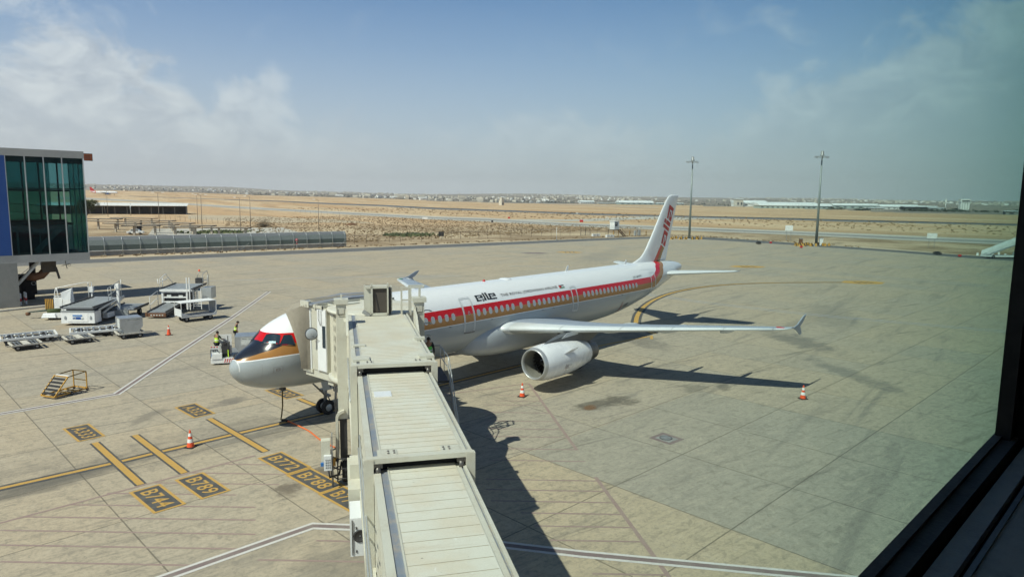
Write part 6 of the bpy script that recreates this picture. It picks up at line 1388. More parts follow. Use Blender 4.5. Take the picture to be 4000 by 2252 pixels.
for x, y, lb in ((126.3, 379.1, 'short grey pole in front of the shed, left one'), (125.3, 342.2, 'short grey pole in front of the shed, right one')):
    P = thing('short_pole', (x, y, terr(x, y)), 0, lb, 'pole'); b = MB(); b.tube([(0, 0, 0), (0, 0, 6)], .14, 6); b.build('pole', 'galvanised', P); b = MB(); b.rev((0, 0, 6), (0, 0, 1), [(0, .2), (.3, .1), (.35, .001)], 8); b.build('cap', 'galvanised', P)
# long open shed
S0, S1 = Vector((98, 388)), Vector((159.3, 355.6)); a = math.atan2(S1.y-S0.y, S1.x-S0.x); L_ = (S1-S0).length
SH_ = thing('open_shed', (S0.x, S0.y, terr(S0.x, S0.y)), a, 'long open fronted shed with cream roof and dark inside beyond the sunshades', 'shed')
b = MB(); b.hexa([(-1, -1.5, 4.55), (L_+.6, -1.5, 4.55), (L_+.6, 12, 5.9), (-1, 12, 5.9)], [(-1, -1.5, 4.7), (L_+.6, -1.5, 4.7), (L_+.6, 12, 6.05), (-1, 12, 6.05)]); b.hexa([(-1, 12, 5.9), (L_-3, 12, 5.9), (L_-3, 22, 4.9), (-1, 22, 4.9)], [(-1, 12, 6.05), (L_-3, 12, 6.05), (L_-3, 22, 5.05), (-1, 22, 5.05)]); b.build('roof', 'roof_white', SH_)
b = MB(); b.bb((0, 9, 0), (L_, 9.3, 5)); b.bb((L_-.2, 0, 0), (L_, 9, 4.6)); b.build('back_wall', 'dark_cladding', SH_)
b = MB(); b.bb((0, -.2, 4.05), (L_*.93, -.05, 4.5)); b.build('eaves_board', 'wood_dark', SH_)
for k in range(13): b = MB(); x = L_*k/12; b.bar((x, 0, 0), (x, 0, 4.5), .2); b.build('post', 'steel_grey', SH_)
# sunshades in the car park
SHD = [((70.99, 234.86), (78.63, 227.18)), ((80.83, 241.35), (90.8, 228.41)), ((64.46, 214.4), (70.25, 204.82)), ((76.9, 217.44), (85.75, 202.4)), ((61.96, 193.32), (67.42, 183.45)), ((70.23, 200.55), (76.24, 192.22)), ((59.75, 174.08), (66.31, 167.45)), ((68.04, 180.42), (73.29, 171.92)), ((76.54, 189.1), (81.76, 180.2)), ((65.51, 161.43), (71.43, 154.79)), ((73.37, 168.32), (78.86, 160.81)), ((71.77, 151.42), (79.52, 142.69))]
SLB = ('farthest row, against the pier edge', 'farthest row, right of the first', 'second row back, against the pier edge', 'back middle, right of the white car', 'left, above the nearest pale posts', 'middle of the group, behind the white car', 'front left, over the white car', 'centre, left of the two slim lamps', 'back right of the group', 'front row, right of the car', 'front right, left of the slim lamps', 'rightmost and nearest the screen fence')
for i, (p, q) in enumerate(SHD):
    p, q = Vector(p), Vector(q); L_ = (q-p).length; a = math.atan2(q.y-p.y, q.x-p.x)
    S = thing('sunshade', (p.x, p.y, 0), a, 'long flat sunshade on pale posts, '+SLB[i], 'sunshade', 'car park sunshades')
    b = MB(); b.bb((0, -1.1, 2.58), (L_, 1.1, 2.70)); b.build('canopy', 'post_pale', S); b = MB(); b.bb((-.1, -1.2, 2.42), (L_+.1, -1.1, 2.66)); b.bb((L_, -1.1, 2.4), (L_+.12, 1.1, 2.66)); b.build('fascia', 'wood_dark', S)
    for x in (L_*.3, L_*.9): b = MB(); b.bb((x-.25, -.2, 0), (x+.25, .2, 2.6)); b.build('post', 'post_pale', S)
VN = thing('parked_car', (63.6, 176.2, 0), R(-35), 'small white car parked between sunshade posts', 'car')
b = MB(); b.loft([[(x, y, z) for x, z in ((-2.1, .35), (-2.15, .8), (-1.5, .95), (-.9, 1.4), (.7, 1.4), (1.2, .95), (2.1, .8), (2.1, .35))] for y in (-.8, .8)], True, True, False); recalc(b.build('body', 'white_paint', VN)); b = MB(); b.bb((-1.0, -.82, .98), (.8, .82, 1.3)); b.build('windows', 'glass_dark', VN)
for x in (-1.3, 1.3):
    for y in (-.78, .78): cyl_wheel(VN, x, y, .32, .2)
BX = thing('dark_bin', (67.9, 185.7, 0), 0, 'square black bin under a sunshade', 'bin'); b = MB(); b.bb((-.8, -.8, .1), (.8, .8, 2.0)); b.build('bin', 'frame_dark', BX); b = MB(); b.bb((-.85, -.85, 2.0), (.85, .85, 2.1)); b.build('lid', 'steel_grey', BX)
# wire fences
def wire_fence(pts, h, label, name='wire_fence', r_=.045):
    F = thing(name, (pts[0][0], pts[0][1], 0), 0, label, 'fence'); ox, oy = pts[0]
    for i, (x, y) in enumerate(pts):
        b = MB(); b.tube([(x-ox, y-oy, 0), (x-ox, y-oy, h*.85), (x-ox-.25, y-oy-.1, h)], r_, 5); b.build('post', 'pole_brown', F)
    b = MB()
    for z in (.4, h*.45, h*.85, h*.93):
        for (x, y), (x2, y2) in zip(pts, pts[1:]): b.bar((x-ox, y-oy, z), (x2-ox, y2-oy, z), .018)
    b.build('wires', 'steel_grey', F)
def resamp(p, q, n): return [(p[0]+(q[0]-p[0])*i/(n-1), p[1]+(q[1]-p[1])*i/(n-1)) for i in range(n)]
wire_fence(resamp((82, 105.2), (128, 101), 15)+resamp((132, 99.8), (158, 94), 8), 2.3, 'wire fence with leaning post tops between apron and scrub')
wire_fence(resamp((160.5, 92.3), (184, 88), 7)[2:], 2.3, 'short wire fence right of the mesh gate')
wire_fence(resamp((116, 285), (118, 228), 14)+resamp((124, 226), (232, 372), 2)[:1], 2.2, 'wire fence with slanted tops behind the sunshades')
wire_fence(resamp((238, 372), (176, 160), 22)+resamp((175, 150), (176, 128), 4), 2.3, 'long wire fence beside the near taxiway')
G_ = thing('mesh_gate', (160.7, 91.9, 0), R(-12), 'double mesh gate in the wire fence left of the watch cabin', 'gate')
b = MB()
for x in (0, 2.0, 4.0): b.bar((x, 0, 0), (x, 0, 2.4), .09)
for z in (.15, 2.35): b.bar((0, 0, z), (4, 0, z), .06)
b.build('gate_frame', 'frame_dark', G_); b = MB()
for k in range(1, 20): b.bar((k*.2, 0, .15), (k*.2, 0, 2.35), .012)
b.build('mesh_infill', 'steel_grey', G_)
# watch cabin on stilts
WC = thing('watch_cabin', (164.2, 82.0, 0), R(-12), 'white watch cabin on yellow black stilts with rusty stair at the apron edge', 'cabin')
b = MB(); b.bb((-1.0, -1, 2.3), (1.0, 1, 4.7)); b.build('cabin', 'reflective_white', WC); b = MB(); b.bb((-1.15, -1.15, 4.7), (1.2, 1.15, 4.85)); b.build('roof', 'reflective_white', WC)
b = MB(); b.bb((-.85, -1.04, 3.3), (.25, -1.0, 4.4)); b.build('window', 'window_dark', WC); b = MB(); b.bb((-.65, -1.06, 3.9), (-.25, -1.04, 4.25)); b.build('poster', 'reflective_white', WC); b = MB(); b.bb((1.0, -.8, 2.5), (1.05, .8, 4.6)); b.build('dark_side', 'steel_grey', WC)
b = MB(); b.bb((-2.0, -1.5, 2.15), (1.5, 1.2, 2.28)); b.build('platform', 'frame_dark', WC); b = MB()
for z in (2.75, 3.2): b.tube([(-2.0, -1.5, z), (1.5, -1.5, z)], .03, 5); b.tube([(-2.0, -1.5, z), (-2.0, 1.2, z)], .03, 5)
b.build('railing', 'frame_dark', WC)
for x in (-1.6, .6):
    for y in (-1.2, 1.0): b = MB(); b.bar((x, y, 0), (x, y, 2.2), .12); b.build('leg', 'yellow_paint' if y < 0 else 'frame_dark', WC)
b = MB()
for y in (-.9, .1): b.bar((1.4, y, 2.2), (4.2, y, .1), .08, .2)
for k in range(8): b.box((1.6+k*.33, -.4, 2.0-k*.25), (.3, 1.0, .06))
b.bar((1.4, -.9, 3.1), (4.2, -.9, 1.0), .05); b.bar((2.8, -.9, .1), (1.8, -.9, 1.9), .06); b.build('stair', 'rust_brown', WC); b = MB(); b.tube([(1.3, .5, 4.7), (1.3, .5, 6.6)], .04, 5); b.build('antenna', 'frame_dark', WC)
for i, (x, y) in enumerate(((162.4, 87.4), (161.2, 81.6))):
    K = thing('concrete_barrier', (x, y, 0), R(-15), ('white block barrier below the mesh gate', 'white block barrier below the watch cabin')[i], 'barrier'); b = MB(); b.bb((-1.5, -.3, 0), (1.5, .3, .75)); b.build('block', 'reflective_white', K); b = MB(); b.bb((.3, -.32, .1), (.6, -.3, .65)); b.bb((-.8, -.32, .1), (-.6, -.3, .65)); b.build('recess', 'line_grey', K)
EB = thing('electric_cabinet', (175.2, 80.4, 0), R(-12), 'grey electric cabinet group between two striped bollards', 'cabinet'); 
for x0, x1, h in ((-1.3, -.7, 1.7), (.3, 1.2, 1.9)): b = MB(); b.bb((x0, -.3, .1), (x1, .3, h)); b.build('cabinet', 'galvanised', EB)
b = MB(); b.tube([(-.6, 0, 0), (-.6, 0, 2.5), (.1, 0, 2.5), (.1, 0, 1.4)], .08, 6); b.build('pipe', 'line_grey', EB)
for i, (x, y) in enumerate(((175.9, 83.6), (178.6, 79.2))):
    K = thing('striped_bollard', (x, y, 0), 0, ('black and yellow bollard left of the electric cabinet', 'black and yellow bollard right of the electric cabinet')[i], 'bollard'); b = MB(); b.rev((0, 0, 0), (0, 0, 1), [(0, .14), (1.5, .14), (1.52, .001)], 10); b.build('post', 'yellow_paint', K); b = MB()
    for z in (.15, .65, 1.15): b.rev((0, 0, z), (0, 0, 1), [(0, .15), (.26, .15)], 10)
    b.build('black_bands', 'rubber', K)
WP = thing('white_post', (136.2, 82.9, 0), 0, 'thin white post standing at the apron edge', 'post'); b = MB(); b.tube([(0, 0, 0), (0, 0, 3.6)], .06, 6); b.build('pole', 'reflective_white', WP); b = MB(); b.box((0, 0, .1), (.4, .4, .2)); b.build('foot', 'concrete_wall', WP)
# flood light masts
def mast(loc, h, label):
    P = thing('floodlight_mast', loc, R(-40), label, 'floodlight mast', 'tall floodlight masts'); b = MB(); b.tube([(0, 0, 0), (0, 0, h)], .36, 14, .15); b.build('mast_pole', 'mast_steel', P)
    b = MB(); b.rev((0, 0, 0), (0, 0, 1), [(0, .6), (.25, .55), (.3, .4)], 14); b.build('mast_foot', 'concrete_wall', P)
    b = MB(); b.rev((0, 0, h), (0, 0, 1), [(-.5, .2), (-.2, .5), (.3, .5), (.4, .38), (1.1, .36), (1.35, .01)], 14); b.build('head_frame', 'steel_grey', P)
    for x, y in ((-1.5, .2), (-1.0, -.7), (0, -1.1), (1.0, -.7), (1.5, .2)):
        b = MB(); b.bar((0, 0, h-.1), (x*.8, y*.8, h-.1), .10); b.build('arm', 'steel_grey', P)
        b = MB(); b.hexa([(x-.38, y-.3, h-.55), (x+.38, y-.3, h-.55), (x+.38, y+.3, h-.3), (x-.38, y+.3, h-.3)], [(x-.3, y-.25, h-.15), (x+.3, y-.25, h-.15), (x+.3, y+.25, h), (x-.3, y+.25, h)]); b.build('floodlight', 'galvanised', P)
mast((170.2, 60.3, 0), 22.4, 'tall grey floodlight mast next to the jet tail'); mast((170.6, 25.2, 0), 22.8, 'tall grey floodlight mast farther right with cabinets at its foot')
BAR = [(166.8, 64.0), (170.7, 64.8), (171.2, 63.3), (168.5, 62.2), (172.9, 61.6), (170.0, 61.2), (173.6, 60.9), (171.5, 60), (174.2, 59.8), (172.3, 58.7), (175.1, 58.8)], [(167.9, 29.4), (165.2, 27.3), (168.4, 28.0), (167.2, 27.0), (170.8, 27.5), (168.6, 25.8), (169.7, 24.9), (172.4, 25.2), (172.2, 24.2), (171.9, 23.4), (173.6, 22.9), (166.2, 28.6)]
for gi, grp in enumerate(BAR):
    for x, y in grp:
        K = thing('striped_block', (x, y, 0), random.uniform(0, 3), ('yellow and black block in the ring around the mast by the tail', 'yellow and black block in the ring around the right mast')[gi], 'barrier', ('blocks around the mast by the tail', 'blocks around the right mast')[gi])
        b = MB(); b.hexa([(-.45, -.3, 0), (.45, -.3, 0), (.45, .3, 0), (-.45, .3, 0)], [(-.35, -.15, .75), (.35, -.15, .75), (.35, .15, .75), (-.35, .15, .75)]); b.build('block', 'yellow_paint', K)
        b = MB()
        for s in (-1, 1): b.hexa([(-.46, s*.3-.01, 0), (-.1, s*.3-.01, 0), (-.1, s*.3+.01, 0), (-.46, s*.3+.01, 0)], [(.0, s*.16-.01, .76), (.3, s*.16-.01, .76), (.3, s*.16+.01, .76), (.0, s*.16+.01, .76)])
        b.bb((-.3, -.1, .75), (.1, .1, .78)); b.build('black_stripe', 'rubber', K)
for x, y, h, m_, nm, lb in ((171.6, 29.4, 1.6, 'rust_brown', 'equipment_box', 'brown equipment box left of the right mast'), (172.6, 24.6, 1.9, 'reflective_white', 'equipment_box', 'white equipment cabinet right of the right mast')):
    K = thing(nm, (x, y, 0), .4, lb, 'cabinet'); b = MB(); b.bb((-.7, -.4, .1), (.7, .4, h)); b.build('cabinet', m_, K); b = MB(); b.bb((-.75, -.45, h), (.75, .45, h+.06)); b.build('lid', 'line_grey', K)
for x, y, lb in ((165.2, 38.1, 'dark low chock cart left on the far apron near the right mast'), (160.8, -3.3, 'dark low chock cart on the far right apron')):
    K = thing('chock_cart', (x, y, 0), .6, lb, 'cart'); b = MB(); b.bb((-.9, -.5, .15), (.9, .5, .5)); b.bb((-.5, -.4, .5), (.3, .4, .75)); b.build('body', 'frame_dark', K); b = MB(); b.bar((.9, 0, .3), (1.6, 0, .7), .06); b.build('handle', 'frame_dark', K)
for x, y, lb in ((157.8, -7.9, 'small red tow bar unit on the far right apron'), (159.1, 25.2, 'small red tow bar near the right mast'), (171.0, 37.0, 'small red marker left of the right mast')):
    K = thing('tow_unit', (x, y, 0), .2, lb, 'tow bar'); b = MB(); b.bar((-.9, 0, .2), (.9, .1, .25), .16); b.bb((-.2, -.3, .1), (.2, .3, .5)); b.build('bar', 'letter_red', K)
# boards and taxiway signs
def board(loc, w_, h, z0, m_, label, rz=R(-60), nm='sign_board'):
    K = thing(nm, loc, rz, label, 'sign'); b = MB(); b.bb((-w_/2, -.06, z0), (w_/2, .06, z0+h)); b.build('board', m_, K); b = MB()
    for x in (-w_*.28, w_*.28): b.bar((x, .0, 0), (x, .0, z0), .09)
    b.build('legs', 'steel_grey', K)
board((188.9, 38.4, 0), 2.1, 1.5, 2.9, 'reflective_white', 'white blank board on two thin posts between the masts'); board((186.9, 2.1, 0), 2.3, 1.3, 2.4, 'reflective_white', 'white blank board on two thin posts at the right edge')
board((223.1, 231.1, 0), 2.6, 1.0, .2, 'reflective_white', 'white box sign at the near edge of the taxiway', R(-45)); board((274.1, 218.6, 0), 1.2, .8, .2, 'letter_red', 'small red sign across the taxiway', R(-45)); board((261.0, 161.1, 0), 1.7, 1.1, .2, 'letter_red', 'red and dark sign between the taxiways', R(-45))
for i, (x, y) in enumerate(((341.6, 198.2), (346, 192.8), (350, 188.0))): board((x, y, 0), 1.9, .8, .1, 'house_cream', ('cream roadside marker, leftmost of three in a row', 'cream roadside marker, middle of three in a row', 'cream roadside marker, rightmost of three in a row')[i], R(-45))
board((211.2, 174.3, 0), .9, .9, .6, 'frame_dark', 'small black sign beside the near taxiway', R(-45)); board((117.3, 108.6, 0), 1.6, 1.3, .6, 'frame_dark', 'small dark board on the wire fence', R(-20))
board((402.2, 262.8, 0), 1.6, 1.1, .5, 'house_cream', 'cream box beside the dark runway', R(-45))
# mobile stair at the far right
MS = thing('mobile_stair', (161.0, -15.4, 0), R(-52), 'white mobile passenger stair at the far right of the apron', 'passenger stairs')
b = MB(); b.hexa([(-4.2, -.9, .45), (2.6, -.9, 3.2), (2.6, .9, 3.2), (-4.2, .9, .45)], [(-4.2, -.9, .75), (2.6, -.9, 3.5), (2.6, .9, 3.5), (-4.2, .9, .75)]); b.bb((2.6, -.9, 3.3), (4.4, .9, 3.5)); b.build('flight', 'galvanised', MS)
b = MB()
for s in (-.92, .92): b.hexa([(-4.2, s-.02, .75), (2.6, s-.02, 3.5), (2.6, s+.02, 3.5), (-4.2, s+.02, .75)], [(-4.2, s-.02, 1.5), (2.6, s-.02, 4.4), (2.6, s+.02, 4.4), (-4.2, s+.02, 1.5)])
b.build('side_panel', 'reflective_white', MS); b = MB(); b.bb((-4.4, -.9, .35), (3.8, .9, .65)); b.build('chassis', 'reflective_white', MS); b = MB(); b.bar((1.5, 0, .6), (3.0, 0, 3.3), .2); b.bar((3.8, 0, .6), (3.8, 0, 3.3), .15); b.build('lift_strut', 'line_grey', MS)
for x in (-2.8, 2.6):
    for y in (-.8, .8): cyl_wheel(MS, x, y, .35, .25)
for i in range(7):
    K = thing('stacked_chock', (166.4+(i % 4)*.8, -11.6-(i % 4)*1.1+(i//4)*1.5, 0), 0, 'small white apron marker in the cluster beside the mobile stair', 'marker', 'white markers beside the mobile stair'); b = MB(); b.bb((-.18, -.2, 0), (.18, .2, .55+.3*(i == 2))); b.bb((-.28, -.28, 0), (.28, .28, .08)); b.build('marker', 'reflective_white', K)

# ------------------------------------------------------------------ plants
def leafy(name, loc, rx, ry, rz_, n, size, m_, label, cat, lobes=9, trunk=True, group=None, low=.12):
    Tt = thing(name, loc, 0, label, cat, group); b = MB(); rnd = random.Random(hash((round(loc[0]), n)) % 999)
    L_ = [(rnd.uniform(-.62, .62)*rx, rnd.uniform(-.62, .62)*ry, rz_*rnd.uniform(.45, 1.0), rnd.uniform(.32, .5)) for _ in range(lobes)]
    for _ in range(n):
        cx, cy, cz, q = rnd.choice(L_); a, e, d_ = rnd.uniform(0, 6.28), rnd.uniform(-.9, 1.57), rnd.uniform(.55, 1.05)
        x = cx+rx*q*d_*math.cos(a)*math.cos(e); y = cy+ry*q*d_*math.sin(a)*math.cos(e); z = max(low*rz_, cz+rz_*q*d_*math.sin(e)*.8); s_ = size*rnd.uniform(.6, 1.3)
        v = [Vector((rnd.gauss(0, s_), rnd.gauss(0, s_), rnd.gauss(0, s_*.7)))+Vector((x, y, z)) for _ in range(3)]; b.add(v, [(0, 1, 2)])
    b.build('crown', m_, Tt)
    if trunk:
        b = MB()
        for k in range(5): a = k*1.3; b.tube([(0, 0, 0), (.12*rx*math.cos(a), .12*ry*math.sin(a), rz_*.35), (.4*rx*math.cos(a), .4*ry*math.sin(a), rz_*.8)], rz_*.035, 6, rz_*.01)
        b.build('trunk', 'wood_dark', Tt)
    return Tt
x, y = 112.0, 362.0; leafy('tree', (x, y, terr(x, y)), 7, 5.0, 6.4, 4200, .26, 'leaf_olive', 'rounded olive green tree at the left end of the long shed', 'tree', 14)
x, y = 114.6, 197; b = MB(); DB = thing('dry_bush', (x, y, 0), 0, 'large leafless grey bush on the sandy ground beyond the fence', 'bush'); rnd = random.Random(4)
for k in range(170):
    a, e = rnd.uniform(0, 6.28), rnd.uniform(.15, 1.2); r_ = rnd.uniform(2.6, 5.2); p = Vector((0, 0, 0)); pts = [p]
    for j in range(4): p = p+Vector((math.cos(a)*math.cos(e), math.sin(a)*math.cos(e), math.sin(e)*.75))*r_/4; a += rnd.gauss(0, .35); e += rnd.gauss(0, .25); pts.append(p)
    b.tube(pts, .045, 3, .015, False)
b.build('branches', 'twig_grey', DB); b = MB(); b.tube([(0, 0, 0), (0, 0, .8)], .3, 7, .2); b.build('trunk', 'wood_dark', DB)
# scrub: tufts over the waste ground (stuff), and green patches
def scrub(name, n, fn, m_, size, label):
    b = MB(); rnd = random.Random(len(name)+n)
    for _ in range(n):
        x, y = fn(rnd); s_ = size*rnd.uniform(.5, 1.6); z = terr(x, y)
        for j in range(5):
            a = rnd.uniform(0, 6.28); dx_, dy_ = s_*math.cos(a), s_*math.sin(a); h = s_*rnd.uniform(.5, 1.1); ox, oy = rnd.gauss(0, s_*.5), rnd.gauss(0, s_*.5)
            b.add([(x+ox-dx_*.6, y+oy-dy_*.6, z-.02), (x+ox+dx_*.6, y+oy+dy_*.6, z-.02), (x+ox+dx_*.4+rnd.gauss(0, .1), y+oy+dy_*.3, z+h*.8), (x+ox-dx_*.2, y+oy-dy_*.3, z+h)], [(0, 1, 2, 3)])
    tag(b.build(name, m_), label, kind='stuff')
def inz(rnd):
    while True:
        t = rnd.random(); y = 108+rnd.random()**1.3*190; x = 60+rnd.random()*190
        az_ = math.degrees(math.atan2(x-CX, y-CY))
        if 27 < az_ < 62 and x < 232-(y-140)*.02 and y > 103+(95-x)*.05*0+6 and not (x > 160 and y < 92): return x, y
scrub('dry_scrub', 5200, inz, 'scrub_dry', .22, 'dry brown scrub covering the waste ground beyond the fence')
scrub('green_scrub', 420, lambda r: ((120.5+r.gauss(0, 3.2), 125.5+r.gauss(0, 3.0)) if r.random() < .55 else (86+r.gauss(0, 4.5), 171+r.gauss(0, 3))), 'scrub_green', .5, 'low green scrub patches in the waste ground')
def inz2(rnd):
    x = 290+rnd.random()*170; y = -60+rnd.random()*560; return x, y
scrub('grass_tufts', 1500, inz2, 'scrub_dry', .4, 'dry grass tufts between taxiway and runway')
def edge(rnd):
    i = rnd.randrange(1, 11); t = rnd.random(); a, c = SE[i], SE[i+1]; return a[0]+(c[0]-a[0])*t+rnd.uniform(1, 5), a[1]+(c[1]-a[1])*t+rnd.uniform(1.5, 5)
scrub('verge_weeds', 420, edge, 'scrub_dry', .22, 'small weeds along the sandy verge')
DP = thing('dirt_mound', (152, 196, 0), 0, 'dark brown dirt mound on the sandy strip', 'mound'); b = MB(); rg = []
for k in range(7): q = k/6; rg.append([(2.9*(1-q*.95)*math.cos(a)*(1+.2*math.sin(a*3)), 1.3*(1-q*.95)*math.sin(a), .65*math.sin(q*1.5)*(1+.2*math.sin(a*5))) for a in [6.283*j/22 for j in range(22)]])
b.loft(rg); b.build('mound', 'rust_brown', DP)

# ------------------------------------------------------------------ far side: hangars, tower, jet, houses, trees
def at(x, y): return (x, y, terr(x, y))
def hangar(loc, L_, W_, h, h2, rz, label, m_='hangar_wall', win=0, arch=True):
    H = thing('hangar', loc, rz, label, 'hangar'); b = MB(); b.bb((-L_/2, -W_/2, 0), (L_/2, W_/2, h)); b.build('wall', m_, H)
    b = MB(); S = [(-W_/2-1, h), (-W_/4, h+(h2-h)*.75), (0, h2), (W_/4, h+(h2-h)*.75), (W_/2+1, h)]; b.loft([[(x, y, z) for y, z in S] for x in (-L_/2-1, L_/2+1)], True, True, False); recalc(b.build('roof', 'hangar_roof', H))
    for k in range(win): b = MB(); x = -L_/2+(k+.5)*L_/win; b.bb((x-L_/win*.2, -W_/2-.2, h*.25), (x+L_/win*.2, -W_/2, h*.6)); b.build('window', 'window_dark', H)
    return H
hangar(at(1385, 925), 34, 16, 4.4, 7.4, R(-38), 'white hangar standing alone left of the jet fin, with rounded roof', 'house_white', 6)
hangar(at(1385, 860), 58, 10, 3, 3.8, R(-38), 'long low cream building beside the white hangars', 'house_cream', 10)
hangar(at(1420, 812), 84, 30, 4, 9, R(-38), 'wide pale hangar group left of the jet fin', 'hangar_wall', 6); hangar(at(1475, 750), 66, 16, 3, 4.4, R(-38), 'long low pale hangar behind the jet fin', 'hangar_wall', 6)
hangar(at(1135, 352), 118, 26, 4.6, 8.6, R(-47), 'long pale green hangar row with many doors between the masts', 'hangar_wall', 14); hangar(at(1330, 500), 64, 26, 7, 12, R(-42), 'bright white hangar left of the long green hangar row', 'house_white', 5); hangar(at(1350, 440), 120, 26, 5, 9, R(-47), 'pale hangar roofs behind the long green row', 'house_white', 9)
hangar(at(1235, 285), 74, 20, 5, 8.4, R(-52), 'pale hangar behind the right mast', 'hangar_wall', 6); hangar(at(1210, 215), 56, 18, 4, 7.5, R(-57), 'white low hangar right of the right mast', 'house_white', 7); hangar(at(1150, 175), 44, 18, 5, 6.6, R(-62), 'open dark fronted hangar left of the control tower', 'dark_cladding', 3)
hangar(at(1055, 214), 24, 8, 3.4, 4.2, R(-57), 'small cream gatehouse at the field edge right of the right mast', 'house_cream', 6); hangar(at(1130, 150), 18, 8, 4, 4.6, R(-62), 'small white hut beside the dark hangar', 'house_white', 3)
hangar(at(1300, 510), 14, 12, 14, 15, R(-42), 'tall cream block behind the hangars between the masts', 'house_cream', 2); hangar(at(900, 30), 40, 12, 3.6, 4.2, R(-72), 'low grey shed near the right window frame', 'concrete_wall', 4)
CT = thing('control_tower', at(1173, 122), R(-65), 'pale square control tower rising from trees at the right', 'control tower'); b = MB(); b.bb((-5.6, -5, 0), (5.6, 5, 13)); b.build('shaft', 'house_white', CT)
b = MB(); b.bb((-6.4, -5.8, 13), (6.4, 5.8, 17)); b.build('upper_block', 'house_white', CT); b = MB(); b.bb((-4.4, -5.9, 13.6), (5.6, -5.8, 15.2)); b.build('window_band', 'window_dark', CT); b = MB(); b.bar((-2, 0, 17), (-2, 0, 19.5), .4); b.build('antenna', 'steel_grey', CT)
for k in range(3): b = MB(); b.bb((-3.8+k*3.2, -5.2, 0), (-3.3+k*3.2, -5, 13)); b.build('rib', 'concrete_wall', CT)
mn = [(1470, 1730), (1560, 1640), (1210, 150), (2380, 1500)]
for i, (x, y) in enumerate(mn[:2]+mn[2:3]): K = thing('minaret', at(x, y), 0, ('thin white minaret in the town left of centre', 'second thin white minaret, right of the first in the town', 'slim white mast beside the hangars at the right')[i], 'tower'); b = MB(); b.tube([(0, 0, 0), (0, 0, 16)], 1.0, 8, .6); b.build('shaft', 'house_white', K); b = MB(); b.rev((0, 0, 16), (0, 0, 1), [(-4, 1.5), (-3.5, 1.5), (0, .9), (3, .05)], 8); b.build('spire', 'house_white', K)
MQ = thing('beacon_hut', at(802, 688), 0, 'small cream tower standing in the dry field', 'tower'); b = MB(); b.bb((-3, -3, 0), (3, 3, 8)); b.bb((-2, -2, 8), (2, 2, 12)); b.build('tower', 'house_cream', MQ); b = MB(); b.bb((-1, -3.1, 1), (1, -3, 4)); b.build('door', 'window_dark', MQ)
# distant jet taxiing at left
p0 = at(393, 1094)
FJ = thing('distant_airliner', p0, R(-32)+math.pi, 'distant white airliner with red tail taxiing beyond the pier', 'airplane')
b = MB(); rg = []
for x, r_, z in ((0, .1, 3.4), (.6, .9, 3.5), (2, 1.6, 3.7), (5, 1.97, 3.9), (25, 1.97, 3.9), (31, 1.3, 4.4), (36, .6, 5), (37.5, .1, 5.2)): rg.append([(x, r_*math.cos(a), z+r_*math.sin(a)) for a in [6.283*k/16 for k in range(16)]])
b.loft(rg); b.build('fuselage', 'aircraft_white', FJ)
for s in (-1, 1): b = MB(); b.hexa([(12, s*1.5, 3.0), (19, s*1.5, 3.0), (20.6, s*17, 4.3), (19, s*17, 4.3)], [(12, s*1.5, 3.5), (19, s*1.5, 3.3), (20.6, s*17, 4.4), (19, s*17, 4.4)]); recalc(b.build('wing', 'wing_grey', FJ)); b = MB(); b.rev((11, s*5.75, 2), (1, 0, 0), [(0, .8), (.2, 1), (3, .95), (4.5, .6)], 14); b.build('engine', 'facade_blue', FJ); b = MB(); b.hexa([(33, s*.4, 4.8), (36, s*.4, 4.8), (37, s*6, 5.2), (35.8, s*6, 5.2)], [(33, s*.4, 5.0), (36, s*.4, 5.0), (37, s*6, 5.3), (35.8, s*6, 5.3)]); recalc(b.build('tailplane', 'aircraft_white', FJ))
b = MB(); b.hexa([(29.5, -.15, 5.4), (36, -.15, 5.4), (36, .15, 5.4), (29.5, .15, 5.4)], [(35, -.1, 11.7), (37, -.1, 11.7), (37, .1, 11.7), (35, .1, 11.7)]); recalc(b.build('tail_fin', 'letter_red', FJ)); b = MB(); b.rev((29, 0, 4.25), (1, 0, .07), [(0, 1.55), (4, 1.02), (7, .62)], 16); b.build('red_band', 'letter_red', FJ)
for x, y, in ((5, 0), (17.7, 3.8), (17.7, -3.8)): b = MB(); b.tube([(x, y, 0), (x, y, 3)], .3, 6); b.build('landing_gear', 'frame_dark', FJ)
# houses of the town: few kinds, many copies
def house(m_, w_, d_, h, nm='house'):
    b = MB(); b.bb((-w_/2, -d_/2, 0), (w_/2, d_/2, h)); b.bb((-w_/2+1.5, -d_/2+1.5, h-.1), (w_/2-2.5, d_/2-2, h+2.2)); b.m(1)
    nf = max(1, int(h/3.4)); nw = max(2, int(w_/4))
    for j in range(nf):
        for k in range(nw): x = -w_/2+(k+.5)*w_/nw; b.bb((x-.8, -d_/2-.1, 1+j*3.3), (x+.8, -d_/2+.1, 2.6+j*3.3)); b.bb((-w_/2-.1, (k+.5)*d_/nw-d_/2-.7, 1+j*3.3), (-w_/2+.1, (k+.5)*d_/nw-d_/2+.7, 2.6+j*3.3))
    return b.build(nm, [m_, 'window_dark'])
HK = [house('house_cream', 18, 14, 9), house('house_white', 14, 12, 7), house('house_stone', 16, 14, 10), house('house_cream', 26, 14, 13), house('house_white', 34, 14, 6.5)]
for h in HK: h['category'] = 'house'; h['group'] = 'small houses of the distant town'; h['label'] = 'small pale flat roofed house in the distant town'
rnd = random.Random(11); used = [0]*5; placed = 0; tries = 0
azr = [(18.5, 26, .35), (26, 31, .4), (31, 37, .9), (37, 45, 2.6), (45, 53, 1.1), (53, 60, .7), (60, 66, .3), (66, 80, .5)]
wts = [c*(b_-a_) for a_, b_, c in azr]
